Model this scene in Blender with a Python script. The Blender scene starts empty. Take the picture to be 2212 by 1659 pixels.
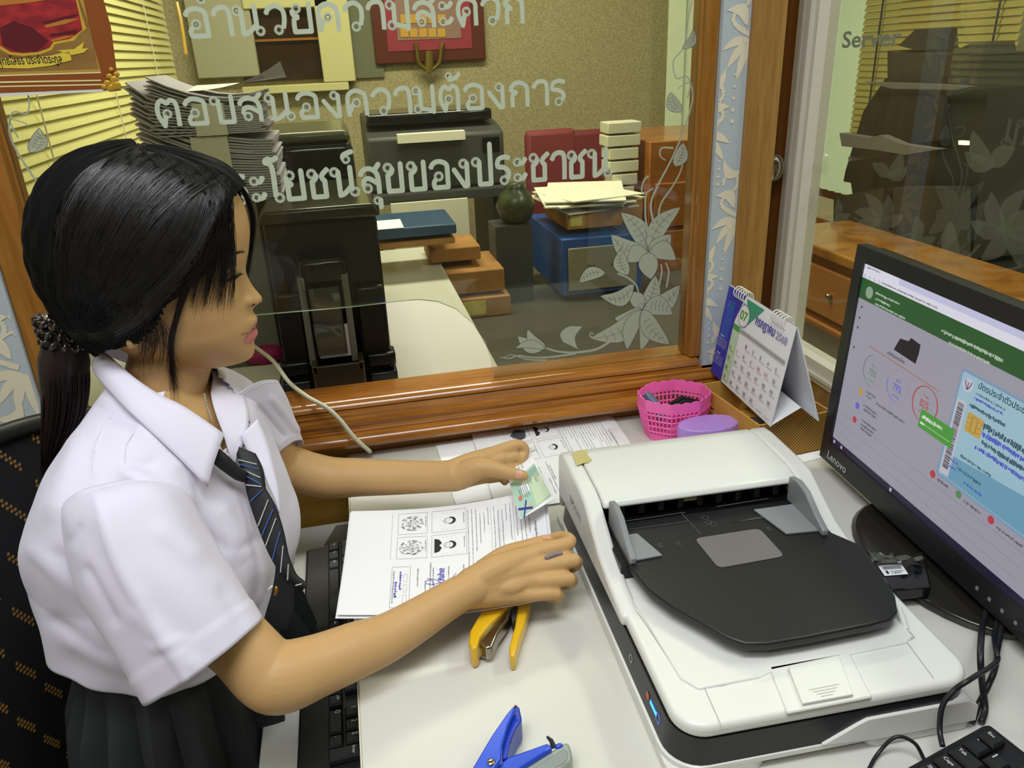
import bpy, bmesh, math, random
from mathutils import Vector, Matrix
from mathutils.bvhtree import BVHTree
random.seed(7)
sc = bpy.context.scene
col = sc.collection
# ------------------------------------------------------------------ camera
FOC = 1660.0; CX = 1106.0; CY = 829.5
RX = Vector((0.9757701, -0.21485969, -0.04132844))
RY = Vector((-0.122264, -0.3787968, -0.91736825))
RZ = Vector((0.18145038, 0.90019348, -0.39588819))
CAM = Vector((0, 0, 1.38)); ZD = 0.75           # desk top height
cd = bpy.data.cameras.new('camera'); cam = bpy.data.objects.new('camera', cd); col.objects.link(cam)
cd.sensor_width = 36; cd.lens = 36*FOC/2212; cd.clip_start = .02
cam.matrix_world = Matrix(((RX.x, -RY.x, -RZ.x, CAM.x), (RX.y, -RY.y, -RZ.y, CAM.y), (RX.z, -RY.z, -RZ.z, CAM.z), (0, 0, 0, 1)))
sc.camera = cam
# ------------------------------------------------------------------ light
w = bpy.data.worlds.new('world'); sc.world = w; w.use_nodes = True
w.node_tree.nodes['Background'].inputs[0].default_value = (.75, .8, .9, 1)
w.node_tree.nodes['Background'].inputs[1].default_value = .25
sc.view_settings.view_transform = 'Standard'; sc.view_settings.look = 'None'
sc.view_settings.gamma = 1; sc.view_settings.use_curve_mapping = False
sc.view_settings.exposure = -0.10
def area(name, loc, sx, sy, power, colr=(1, 1, 1), rot=(0, 0, 0)):
    l = bpy.data.lights.new(name, 'AREA'); l.shape = 'RECTANGLE'; l.size = sx; l.size_y = sy; l.energy = power; l.color = colr
    o = bpy.data.objects.new(name, l); o.location = loc; o.rotation_euler = rot; col.objects.link(o); return o
area('ceiling_lamp_light', (-.1, .15, 2.55), 1.3, .5, 27, (.96, .99, 1))
area('ceiling_lamp_light', (-.9, -.5, 2.55), 1.2, .4, 13, (.98, .98, 1))
area('counter_room_light', (.3, 2.5, 2.5), 1.2, .3, 45, (1, .97, .84))
area('server_room_light', (1.8, .8, 2.5), .3, 1.0, 30, (.95, 1, .9))
# ------------------------------------------------------------------ pixel -> place helpers (a pixel of the photograph and one known coordinate give a point)
def ray(x, y): return RX*((x-CX)/FOC)+RY*((y-CY)/FOC)+RZ
def C(x, y, d): return CAM+ray(x, y)*d
def D(x, y, h=0.0):
    r = ray(x, y); return CAM+r*((ZD+h-CAM.z)/r.z)
def A(x, y, Y):
    r = ray(x, y); return CAM+r*(Y/r.y)
def B(x, y, X):
    r = ray(x, y); return CAM+r*(X/r.x)
def PR(P):
    v = P-CAM; d = v.dot(RZ); return (v.dot(RX)/d*FOC+CX, v.dot(RY)/d*FOC+CY)
# ------------------------------------------------------------------ materials
def lin(c):
    if isinstance(c, str):
        c = [int(c[i:i+2], 16)/255 for i in (1, 3, 5)]
        c = [x/12.92 if x <= .04045 else ((x+.055)/1.055)**2.4 for x in c]
    return (c[0], c[1], c[2], 1)
MT = {}
def mat(name, c, rough=.5, metal=0, spec=.5, c2=None, nscale=20, nstretch=(1, 1, 1), bump=0, bscale=200, coat=0, emis=None, estr=0, alpha=1, mixr=(.4, .6), sub=0, bstretch=(1,1,1), sheen=0):
    if name in MT: return MT[name]
    m = bpy.data.materials.new(name); m.use_nodes = True; nt = m.node_tree; b = nt.nodes['Principled BSDF']
    b.inputs['Base Color'].default_value = lin(c); b.inputs['Roughness'].default_value = rough
    b.inputs['Metallic'].default_value = metal; b.inputs['Specular IOR Level'].default_value = spec
    b.inputs['Coat Weight'].default_value = coat; b.inputs['Coat Roughness'].default_value = .08
    b.inputs['Alpha'].default_value = alpha; b.inputs['Sheen Weight'].default_value = sheen
    if sub:
        b.inputs['Subsurface Weight'].default_value = sub; b.inputs['Subsurface Radius'].default_value = (1, .35, .2); b.inputs['Subsurface Scale'].default_value = .006
    if emis:
        b.inputs['Emission Color'].default_value = lin(emis); b.inputs['Emission Strength'].default_value = estr
    tc = nt.nodes.new('ShaderNodeTexCoord')
    if c2:
        mp = nt.nodes.new('ShaderNodeMapping'); mp.inputs['Scale'].default_value = nstretch
        n = nt.nodes.new('ShaderNodeTexNoise'); n.inputs['Scale'].default_value = nscale; n.inputs['Detail'].default_value = 5
        r = nt.nodes.new('ShaderNodeValToRGB'); r.color_ramp.elements[0].position = mixr[0]; r.color_ramp.elements[1].position = mixr[1]
        r.color_ramp.elements[0].color = lin(c); r.color_ramp.elements[1].color = lin(c2)
        nt.links.new(tc.outputs['Object'], mp.inputs[0]); nt.links.new(mp.outputs[0], n.inputs['Vector'])
        nt.links.new(n.outputs[0], r.inputs[0]); nt.links.new(r.outputs[0], b.inputs['Base Color'])
    if bump:
        mp = nt.nodes.new('ShaderNodeMapping'); mp.inputs['Scale'].default_value = bstretch
        n = nt.nodes.new('ShaderNodeTexNoise'); n.inputs['Scale'].default_value = bscale; n.inputs['Detail'].default_value = 3
        bp = nt.nodes.new('ShaderNodeBump'); bp.inputs['Strength'].default_value = bump; bp.inputs['Distance'].default_value = .002
        nt.links.new(tc.outputs['Object'], mp.inputs[0]); nt.links.new(mp.outputs[0], n.inputs['Vector']); nt.links.new(n.outputs[0], bp.inputs['Height']); nt.links.new(bp.outputs[0], b.inputs['Normal'])
    MT[name] = m; return m
def glass(name, tint, refl=.9, haze=0.0, hazec='#b8c0a8', ior=1.5, rough=.0):
    m = bpy.data.materials.new(name); m.use_nodes = True; nt = m.node_tree
    for n in list(nt.nodes): nt.nodes.remove(n)
    out = nt.nodes.new('ShaderNodeOutputMaterial'); t = nt.nodes.new('ShaderNodeBsdfTransparent'); t.inputs[0].default_value = lin(tint)
    g = nt.nodes.new('ShaderNodeBsdfGlossy'); g.inputs['Roughness'].default_value = rough
    fr = nt.nodes.new('ShaderNodeFresnel'); fr.inputs[0].default_value = ior
    mx = nt.nodes.new('ShaderNodeMixShader'); k = nt.nodes.new('ShaderNodeMath'); k.operation = 'MULTIPLY'; k.inputs[1].default_value = refl; k.use_clamp = True
    nt.links.new(fr.outputs[0], k.inputs[0]); nt.links.new(k.outputs[0], mx.inputs[0])
    src = t.outputs[0]
    if haze:
        d = nt.nodes.new('ShaderNodeBsdfDiffuse'); d.inputs[0].default_value = lin(hazec)
        m2 = nt.nodes.new('ShaderNodeMixShader'); m2.inputs[0].default_value = haze
        nt.links.new(t.outputs[0], m2.inputs[1]); nt.links.new(d.outputs[0], m2.inputs[2]); src = m2.outputs[0]
    nt.links.new(src, mx.inputs[1]); nt.links.new(g.outputs[0], mx.inputs[2]); nt.links.new(mx.outputs[0], out.inputs[0])
    MT[name] = m; return m
def wood(name, c1, c2, axis='X', sc_=9, rough=.28, coat=.4):
    if name in MT: return MT[name]
    m = mat(name, c1, rough, coat=coat); nt = m.node_tree; b = nt.nodes['Principled BSDF']
    tc = nt.nodes.new('ShaderNodeTexCoord'); mp = nt.nodes.new('ShaderNodeMapping')
    st = {'X': (.08, 1, 1), 'Y': (1, .08, 1), 'Z': (1, 1, .08)}[axis]; mp.inputs['Scale'].default_value = st
    n1 = nt.nodes.new('ShaderNodeTexNoise'); n1.inputs['Scale'].default_value = sc_; n1.inputs['Detail'].default_value = 4; n1.inputs['Distortion'].default_value = 1.2
    n2 = nt.nodes.new('ShaderNodeTexNoise'); n2.inputs['Scale'].default_value = sc_*22; n2.inputs['Detail'].default_value = 3
    ad = nt.nodes.new('ShaderNodeMath'); ad.operation = 'MULTIPLY_ADD'; ad.inputs[1].default_value = .35
    r = nt.nodes.new('ShaderNodeValToRGB'); r.color_ramp.elements[0].position = .52; r.color_ramp.elements[1].position = .82
    r.color_ramp.elements[0].color = lin(c1); r.color_ramp.elements[1].color = lin(c2)
    nt.links.new(tc.outputs['Object'], mp.inputs[0]); nt.links.new(mp.outputs[0], n1.inputs['Vector']); nt.links.new(mp.outputs[0], n2.inputs['Vector'])
    nt.links.new(n2.outputs[0], ad.inputs[0]); nt.links.new(n1.outputs[0], ad.inputs[2]); nt.links.new(ad.outputs[0], r.inputs[0]); nt.links.new(r.outputs[0], b.inputs['Base Color'])
    bp = nt.nodes.new('ShaderNodeBump'); bp.inputs['Strength'].default_value = .15; bp.inputs['Distance'].default_value = .001
    nt.links.new(ad.outputs[0], bp.inputs['Height']); nt.links.new(bp.outputs[0], b.inputs['Normal'])
    return m
# ------------------------------------------------------------------ mesh helpers
class MB:
    def __init__(s): s.v = []; s.f = []; s.m = []; s.cur = 0
    def add(s, V, F):
        o = len(s.v); s.v += [Vector(p) for p in V]
        for f in F: s.f.append(tuple(i+o for i in f)); s.m.append(s.cur)
        return s
    def box(s, a, b, M=None):
        x0, y0, z0 = a; x1, y1, z1 = b
        V = [Vector(p) for p in ((x0,y0,z0),(x1,y0,z0),(x1,y1,z0),(x0,y1,z0),(x0,y0,z1),(x1,y0,z1),(x1,y1,z1),(x0,y1,z1))]
        if M: V = [M @ p for p in V]
        return s.add(V, [(0,3,2,1),(4,5,6,7),(0,1,5,4),(1,2,6,5),(2,3,7,6),(3,0,4,7)])
    def prism(s, poly, f0, f1):
        """poly: 2D points; f0,f1: maps (u,v)->Vector for bottom and top"""
        n = len(poly); V = [f0(*p) for p in poly]+[f1(*p) for p in poly]
        return s.add(V, [tuple(range(n-1, -1, -1)), tuple(range(n, 2*n))]+[(i, (i+1) % n, n+(i+1) % n, n+i) for i in range(n)])
    def loft(s, rings, cap=True, close=True):
        n = len(rings[0]); V = [p for r in rings for p in r]; F = []
        for k in range(len(rings)-1):
            for i in range(n if close else n-1):
                j = (i+1) % n; F.append((k*n+i, k*n+j, (k+1)*n+j, (k+1)*n+i))
        if cap and close: F += [tuple(range(n-1, -1, -1)), tuple(range((len(rings)-1)*n, len(rings)*n))]
        return s.add(V, F)
    def tube(s, pts, r, n=8, cap=True, round_=False):
        pts = [Vector(p) for p in pts]; m = len(pts)
        rs = list(r) if isinstance(r, (list, tuple)) else [r]*m
        if round_:
            d0 = (pts[0]-pts[1]).normalized(); d1 = (pts[-1]-pts[-2]).normalized()
            P = []; R2 = []
            for a in (90, 60, 30): P.append(pts[0]+d0*rs[0]*math.sin(math.radians(a))); R2.append(max(rs[0]*math.cos(math.radians(a)), rs[0]*.05))
            P += pts; R2 += rs
            for a in (30, 60, 90): P.append(pts[-1]+d1*rs[-1]*math.sin(math.radians(a))); R2.append(max(rs[-1]*math.cos(math.radians(a)), rs[-1]*.05))
            pts, rs, m = P, R2, len(P)
        t0 = (pts[1]-pts[0]).normalized(); ref = Vector((0, 0, 1)) if abs(t0.z) < .9 else Vector((1, 0, 0))
        u = t0.cross(ref).normalized(); rings = []
        for i in range(m):
            t = (pts[min(i+1, m-1)]-pts[max(i-1, 0)]).normalized()
            u = (u-t*u.dot(t)).normalized(); v = t.cross(u)
            rings.append([pts[i]+(u*math.cos(2*math.pi*k/n)+v*math.sin(2*math.pi*k/n))*rs[i] for k in range(n)])
        return s.loft(rings, cap)
    def sphere(s, c, r, n=12, M=None):
        rings = []
        if not isinstance(r, (tuple, list)): r = (r, r, r)
        for i in range(1, n):
            a = math.pi*i/n
            rings.append([Vector(c)+Vector((math.sin(a)*math.cos(2*math.pi*k/(2*n))*r[0], math.sin(a)*math.sin(2*math.pi*k/(2*n))*r[1], math.cos(a)*r[2])) for k in range(2*n)])
        return s.loft(rings)
    def build(s, name, m, parent=None, smooth=None, local=False, **kw):
        return mk(name, s.v, s.f, m, parent, smooth, local, s.m, **kw)
INV = {}
def mk(name, V, F, m, parent=None, smooth=None, local=False, midx=None, label=None, cat=None, group=None, kind=None, bev=0, bseg=2, origin=None):
    me = bpy.data.meshes.new(name); o = bpy.data.objects.new(name, me); col.objects.link(o)
    V = [Vector(p) for p in V]
    if parent is not None:
        o.parent = parent; I = INV[parent.name]; INV[o.name] = I
        if not local: V = [I @ p for p in V]
    else:
        if origin is None and V:
            origin = Vector((sum(p.x for p in V)/len(V), sum(p.y for p in V)/len(V), min(p.z for p in V)))
        o.location = origin or (0, 0, 0)
        V = [p-Vector(o.location) for p in V]; INV[o.name] = Matrix.Translation(-Vector(o.location))
    me.from_pydata(V, [], F)
    for x in (m if isinstance(m, (list, tuple)) else [m]): me.materials.append(x)
    if midx and isinstance(m, (list, tuple)): me.polygons.foreach_set('material_index', midx)
    if smooth is not None:
        me.polygons.foreach_set('use_smooth', [True]*len(me.polygons))
        if smooth < 180: me.set_sharp_from_angle(angle=math.radians(smooth))
    me.update()
    if bev:
        b = o.modifiers.new('bevel', 'BEVEL'); b.width = bev; b.segments = bseg; b.limit_method = 'ANGLE'; b.angle_limit = math.radians(40)
        me.polygons.foreach_set('use_smooth', [True]*len(me.polygons)); b.harden_normals = False
        me.set_sharp_from_angle(angle=math.radians(50))
    if label: o['label'] = label
    if cat: o['category'] = cat
    if group: o['group'] = group
    if kind: o['kind'] = kind
    return o
def T(name, label, cat, loc=(0, 0, 0), rz=0, group=None, M=None):
    o = bpy.data.objects.new(name, None); o.empty_display_size = .05; col.objects.link(o)
    if M is None: M = Matrix.Translation(Vector(loc)) @ Matrix.Rotation(rz, 4, 'Z')
    o.matrix_world = M; INV[o.name] = M.inverted(); o['label'] = label; o['category'] = cat
    if group: o['group'] = group
    return o
def st(name, mb, m, **kw): return mb.build(name, m, kind='structure', **kw)
def bx(a, b, M=None): return MB().box(a, b, M)
def rrect(x0, y0, x1, y1, r, n=5):
    P = []
    for (cx, cy, a0) in ((x1-r, y1-r, 0), (x0+r, y1-r, 90), (x0+r, y0+r, 180), (x1-r, y0+r, 270)):
        for k in range(n+1):
            a = math.radians(a0+90*k/n); P.append((cx+r*math.cos(a), cy+r*math.sin(a)))
    return P
def circ(cx, cy, r, n=24, ry=None): return [(cx+r*math.cos(2*math.pi*k/n), cy+(ry or r)*math.sin(2*math.pi*k/n)) for k in range(n)]
def spl(pts, n=8):
    """Catmull-Rom through points (Vectors or tuples)"""
    P = [Vector(p) for p in pts]; out = []
    P = [P[0]*2-P[1]]+P+[P[-1]*2-P[-2]]
    for i in range(1, len(P)-2):
        for k in range(n):
            t = k/n; a, b, c, d = P[i-1:i+3]
            out.append(.5*((2*b)+(c-a)*t+(2*a-5*b+4*c-d)*t*t+(3*b-a-3*c+d)*t**3))
    out.append(P[-2]); return out
def interp(tab, x):
    if x <= tab[0][0]: return tab[0][1:]
    for a, b in zip(tab, tab[1:]):
        if x <= b[0]:
            t = (x-a[0])/(b[0]-a[0]); return tuple(p+(q-p)*t for p, q in zip(a[1:], b[1:]))
    return tab[-1][1:]
def sinterp(tab, x):
    """smooth (Catmull-Rom like) table interpolation"""
    n = len(tab)
    if x <= tab[0][0]: return tab[0][1:]
    if x >= tab[-1][0]: return tab[-1][1:]
    for i in range(n-1):
        if x <= tab[i+1][0]:
            a = tab[max(i-1, 0)]; b = tab[i]; c = tab[i+1]; d = tab[min(i+2, n-1)]; h = c[0]-b[0]; t = (x-b[0])/h; out = []
            for j in range(1, len(b)):
                m0 = (c[j]-a[j])/(c[0]-a[0])*h; m1 = (d[j]-b[j])/(d[0]-b[0])*h
                out.append((2*t**3-3*t*t+1)*b[j]+(t**3-2*t*t+t)*m0+(-2*t**3+3*t*t)*c[j]+(t**3-t*t)*m1)
            return tuple(out)
# flat print ---------------------------------------------------------------
TXT = {}
def text2d(s, bold=0.0):
    if (s, bold) in TXT: return TXT[(s, bold)]
    cu = bpy.data.curves.new('t', 'FONT'); cu.body = s; cu.size = 1; cu.offset = bold; cu.resolution_u = 3
    o = bpy.data.objects.new('t', cu); col.objects.link(o)
    dg = bpy.context.evaluated_depsgraph_get(); me = bpy.data.meshes.new_from_object(o.evaluated_get(dg))
    V = [(v.co.x, v.co.y) for v in me.vertices]; F = [tuple(p.vertices) for p in me.polygons]
    bpy.data.objects.remove(o); bpy.data.curves.remove(cu); bpy.data.meshes.remove(me)
    TXT[(s, bold)] = (V, F); return V, F
class Print:
    """flat print: 2D shapes carried onto a surface by f(u,v)->point"""
    def __init__(s, f): s.f = f; s.mb = MB()
    def poly(s, pts):
        s.mb.add([s.f(*p) for p in pts], [tuple(range(len(pts)))])
    def rect(s, u0, v0, u1, v1): s.poly([(u0, v0), (u1, v0), (u1, v1), (u0, v1)])
    def line(s, pts, w_):
        for a, b in zip(pts, pts[1:]):
            a = Vector(a); b = Vector(b); d = b-a
            if d.length < 1e-9: continue
            n = Vector((-d.y, d.x)).normalized()*w_/2
            s.poly([tuple(a-n), tuple(b-n), tuple(b+n), tuple(a+n)])
    def frame(s, u0, v0, u1, v1, w_): s.line([(u0, v0), (u1, v0), (u1, v1), (u0, v1), (u0, v0)], w_)
    def ring(s, cx, cy, r, w_, a0=0, a1=360, n=24, ry=None):
        s.line([(cx+r*math.cos(math.radians(a0+(a1-a0)*k/n)), cy+(ry or r)*math.sin(math.radians(a0+(a1-a0)*k/n))) for k in range(n+1)], w_)
    def text(s, t, u, v, size, width=None, bold=0.0, rot=0, align='L'):
        V, F = text2d(t, bold)
        if not V: return
        x0 = min(p[0] for p in V); x1 = max(p[0] for p in V); sx = size if width is None else width/(x1-x0)
        c, q = math.cos(rot), math.sin(rot); off = -x0*sx if align == 'L' else -(x0+x1)/2*sx
        P = [(p[0]*sx+off, p[1]*size) for p in V]
        s.mb.add([s.f(u+x*c-y*q, v+x*q+y*c) for x, y in P], F)
    def dashes(s, u0, u1, v, h, rnd, mn=.001, mx=.006):
        x = u0
        while x < u1:
            g_ = getattr(s, 'gap', None)
            l = rnd.uniform(mn, mx)*(.45 if g_ else 1); x2 = min(x+l, u1); s.rect(x, v+rnd.uniform(-.1, .25)*h, x2, v+h*rnd.uniform(.65, 1.1)); x = x2+(g_*rnd.choice((.5, .6, .8, 2.2)) if g_ else rnd.uniform(.2, .5)*h+.0003)
    def build(s, name, m, parent, **kw):
        if s.mb.v:
            if any(t in name for t in ('writing', 'text', 'title', 'marks', 'words', 'numbers', 'print', 'lines', 'legend', 'lettering', 'leaf', 'icons', 'dots', 'track', 'wings', 'stripes', 'seams', 'ribs')): kw.setdefault('kind', 'stuff')
            return s.mb.build(name, m, parent, **kw)
def plane(o, ux, uy, lift=0.0):
    o = Vector(o); ux = Vector(ux); uy = Vector(uy); n = ux.cross(uy).normalized()*lift
    return lambda u, v: o+ux*u+uy*v+n
def leaf(p0, p1, wd, bend=0.0, n=8, fat=.45):
    """leaf outline from base p0 to tip p1"""
    p0 = Vector(p0); p1 = Vector(p1); d = p1-p0; nn = Vector((-d.y, d.x)); L = []; R_ = []
    for k in range(n+1):
        t = k/n; prof = math.sin(math.pi*t**(.7+fat*.3))**.8 if 0 < t < 1 else 0
        c = p0+d*t+nn*bend*math.sin(math.pi*t)
        L.append(c+nn.normalized()*wd*prof); R_.append(c-nn.normalized()*wd*prof)
    return L, R_
# ------------------------------------------------------------------ palette
M_floor = mat('grey_floor', '#77766c', .45, c2='#6b6a60', nscale=5)
M_ceil = mat('ceiling_white', '#e8e8e2', .9)
M_wallw = mat('wall_cream', '#d9d4bd', .85, bump=.1)
M_sill = wood('sill_wood', '#7a4310', '#b87a30', 'X', 7, .22, .6)
M_sill2 = wood('panel_wood', '#8f6526', '#b08a3c', 'X', 14, .35, .3)
M_post = wood('post_wood', '#84521a', '#ab7630', 'Z', 8, .3, .4)
M_tan = wood('tan_post_wood', '#8c6430', '#b08a4c', 'Z', 10, .4, .25)
M_door = wood('door_wood', '#5a3006', '#7b4a0c', 'Z', 4, .4, .3)
M_blue = mat('wallpaper_blue', '#b2bdc3', .6, bump=.08, bscale=500)
M_cream = mat('wallpaper_cream', '#ded6bd', .55)
M_alu = mat('white_aluminium', '#d3cfc3', .4)
M_frost = mat('frosted_film', '#bcc6b0', .8)
M_etch = mat('etched_film', '#a4aa97', .8, alpha=.96)
M_etch2 = mat('etched_film_dim', '#a6ac92', .8, alpha=.15)
M_glass = glass('partition_glass', '#f4f6ec', .8, .008, '#c8c8a0')
M_glass2 = glass('server_glass', '#e6e8da', .10, .02, '#c0c0a0')
M_edge = mat('glass_edge', '#cfe3c4', .15, spec=.8)
M_black = mat('black_plastic', '#1a1b1d', .35, bump=.05)
M_blackg = mat('black_gloss', '#101214', .12)
M_darkg = mat('dark_grey', '#3a3b3a', .5)
M_white = mat('white_plastic', '#dfe0dc', .32, spec=.4)
M_desk = mat('desk_laminate', '#d2d1cb', .24, c2='#cfcec6', nscale=3, spec=.5)
M_tray = mat('tray_laminate', '#d0d2cd', .28)
M_paper = mat('paper_white', '#ececf0', .8)
M_paper2 = mat('paper_warm', '#dedac6', .85)
M_card = mat('cardboard', '#a8783f', .8, c2='#9a6c36', nscale=12)
M_ink = mat('grey_ink', '#77777c', .8); M_inkd = mat('black_ink', '#1f1f23', .8)
M_chrome = mat('chrome', '#c9c4b6', .12, metal=1)
# ------------------------------------------------------------------ shell
RXW = .80
st('floor', bx((-2.2, -1.8, -.05), (3.4, 4.4, 0)), M_floor)
st('ceiling', bx((-2.2, -1.8, 2.62), (3.4, 4.4, 2.68)), M_ceil)
st('wall_left', bx((-1.9, -1.7, 0), (-1.84, 1.22, 2.62)), M_wallw)
st('wall_front', bx((-1.9, -1.76, 0), (3.3, -1.7, 2.62)), mat('wall_brown', '#7a7464', .85))
wb = st('wall_back', bx((-1.9, 1.222, 0), (.66, 1.30, .79)), M_sill2)
wl = st('wall_back_upper', bx((-1.9, 1.222, .79), (-.503, 1.30, 2.62)), M_blue)
wr = st('wall_right', bx((RXW, -1.7, 0), (RXW+.05, 1.19, B(1762, 821, RXW).z)), M_sill2)
st('wall_far', bx((-.68, 3.75, 0), (3.3, 3.82, 2.62)), mat('lattice_wallpaper', '#b0a57e', .8, c2='#9a8f6b', nscale=150, mixr=(.46, .54)))
st('wall_side', bx((-.70, 1.31, 0), (-.64, 3.75, 2.62)), M_wallw)
st('wall_server', bx((3.2, -1.7, 0), (3.26, 3.8, 2.62)), M_wallw)
# panels of the wood wall below the sill, left and right part, and the skirting of the window
def ext(profile, x0, x1):
    return MB().prism([(p[0], p[1]) for p in profile], lambda a, b: Vector((x0, a, b)), lambda a, b: Vector((x1, a, b)))
P1 = [(1.23, .772), (1.196, .772), (1.189, .776), (1.186, .783), (1.189, .791), (1.196, .796), (1.203, .797), (1.203, .800), (1.207, .801), (1.207, .804), (1.211, .806), (1.23, .806)]
P2 = [(1.26, .806), (1.211, .806), (1.207, .812), (1.209, .819), (1.215, .822), (1.215, .826), (1.219, .828), (1.219, .833), (1.26, .835)]
P3 = [(1.30, .8352), (1.219, .8352), (1.222, .842), (1.229, .846), (1.236, .847), (1.30, .847)]
s1 = st('trim_1', ext(P1, -.51, .66), M_sill, smooth=40)
s2 = st('trim_2', ext(P2, -.51, .66), M_sill, smooth=40)
s3 = st('trim_3', ext(P3, -.51, .60), M_sill, smooth=40)
def stile(name, x0, x1, z0, z1, step):
    mb = MB().box((x0, 1.228, z0), (x1, 1.285, z1)); a, b = (x1-step, x1+.004) if step > 0 else (x0-.004, x0-step)
    return st(name, mb.box((min(a, b), 1.243, z0), (max(a, b), 1.268, z1)), M_post, bev=.003)
stile('trim_4', -.503, -.457, .8475, 2.3, .012)
stile('trim_5', .585, .606, .8475, 2.3, -.010)
st('trim_6', bx((-.503, 1.228, 2.3), (.606, 1.285, 2.36)), M_post)
st('wall_back_header', bx((-.503, 1.225, 2.36), (.80, 1.30, 2.62)), M_blue)
# wallpaper strip, tan post, door
ws = st('trim_7', bx((.606, 1.219, .8062), (.653, 1.29, 2.6)), M_blue)
st('trim_8', bx((.653, 1.212, 0), (.712, 1.30, 2.6)), M_tan, bev=.003)
door = st('door_1', bx((.66, 1.322, 0), (RXW+.02, 1.36, 2.3)), M_door)
k = A(1669, 362, 1.30); kb = MB()
kb.sphere(k, (.022, .017, .026), 10).tube([k+Vector((0, .0, 0)), k+Vector((0, .03, 0))], .009, 12)
kb.tube([k+Vector((0, .018, 0)), k+Vector((0, .023, 0))], .024, 20)
kb.build('door_knob', M_chrome, door, smooth=40, label='polished chrome door knob')
# damask pattern (flat print of the wallpaper)
def motif(pr, u, v, s, rnd):
    for a in (-78, -52, -27, 0, 27, 52, 78):                      # fan of petals
        L, R_ = leaf((u+s*.03*math.sin(math.radians(a)), v+.0), (u+s*.5*math.sin(math.radians(a)), v-s*.62*math.cos(math.radians(a))), s*.065, .12*(a/78))
        for i in range(len(L)-1): pr.poly([L[i], R_[i], R_[i+1], L[i+1]])
    for q in (-1, 1):                                             # scrolls
        pts = [(u+q*s*(.05+.30*math.sin(t*.42)), v+s*(.08+.06*t)) for t in range(9)]
        for i, (a, b) in enumerate(zip(pts, pts[1:])): pr.line([a, b], s*(.08-.007*i))
        pr.ring(u+q*s*.2, v+s*.62, s*.13, s*.055, -60, 220 if q > 0 else 200, 14)
        L, R_ = leaf((u+q*s*.1, v+s*.2), (u+q*s*.45, v+s*.42), s*.09, .3*q)
        for i in range(len(L)-1): pr.poly([L[i], R_[i], R_[i+1], L[i+1]])
        L, R_ = leaf((u, v+s*.75), (u+q*s*.35, v+s*.98), s*.08, -.3*q)
        for i in range(len(L)-1): pr.poly([L[i], R_[i], R_[i+1], L[i+1]])
    for d in range(5): pr.poly(circ(u+s*.5, v+s*(.2+.17*d), s*(.035-.004*d), 8))
    for d in range(4): pr.poly(circ(u-s*.42, v+s*(.6+.12*d), s*(.03-.003*d), 8))
rnd = random.Random(3)
def clip_print(name, x0, x1, z0, z1, y, s, parent, du):
    pr = Print(lambda u, v: Vector((min(max(u, x0), x1), y, min(max(v, z0), z1))))
    v = z0; row = 0
    while v < z1+s:
        u = x0+du+(s*.5 if row % 2 else 0)-s
        while u < x1+s: motif(pr, u, v, s, rnd); u += s*1.25
        v += s*1.35; row += 1
    # drop collapsed pieces
    mb = MB(); nn_ = 0
    for f in pr.mb.f:
        P = [pr.mb.v[i] for i in f]
        if max(p.x for p in P)-min(p.x for p in P) > 1e-5 and max(p.z for p in P)-min(p.z for p in P) > 1e-5: nn_ += 1; mb.add([q-Vector((0, .000004*(nn_ % 97), 0)) for q in P], [tuple(range(len(P)))])
    mb.build(name, M_cream, parent)
clip_print('leaf_print', .6065, .6525, .815, 2.2, 1.2184, .105, ws, .026)
clip_print('leaf_print', -.80, -.506, .80, 1.5, 1.2214, .12, wl, .05)
# ------------------------------------------------------------------ partition glass with its cut-out
GY = 1.248
cut = [(560, 681), (640, 674), (760, 664), (860, 652), (905, 648), (945, 652), (985, 668), (1020, 698), (1048, 740), (1062, 780), (1070, 832), (1071, 845)]
pts = [A(x, y, GY) for x, y in cut]; pts = [pts[0]+Vector((-.12, 0, -.002))]+pts
pts[-1].z = .8475
g = MB(); prev = None
outer = [Vector((-.457, GY, 0)), Vector((.585, GY, 0))]
lower = [Vector((-.457, GY, .8475)), Vector((-.32, GY, .8475)), Vector((-.30, GY, .86)), Vector((-.295, GY, .95))]+pts+[Vector((.585, GY, .8475))]
lower[3].z = pts[0].z-.02
for yy, flip in ((GY, 0), (GY+.006, 1)):
    lw = [Vector((p.x, yy, p.z)) for p in lower]; up = [Vector((p.x, yy, 2.3)) for p in lw]
    V = lw+up; n = len(lw)
    poly = lw+[Vector((.585, yy, 2.3)), Vector((-.457, yy, 2.3))]
    g.add(poly, [tuple(range(len(poly))) if not flip else tuple(range(len(poly)-1, -1, -1))])
win = st('window_1', g, M_glass)
eg = MB()
for a, b in zip(lower[2:-1], lower[3:-1]): 
    eg.add([a, b, b+Vector((0, .006, 0)), a+Vector((0, .006, 0)), a+Vector((0, 0, .0012)), b+Vector((0, 0, .0012))], [(0, 1, 2, 3), (0, 1, 5, 4)])
eg.build('cut_edge', M_edge, win, label='pale green cut edge of the glass')
# lettering on the glass
def gl(px, py): return A(px, py, GY-.0007)
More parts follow.
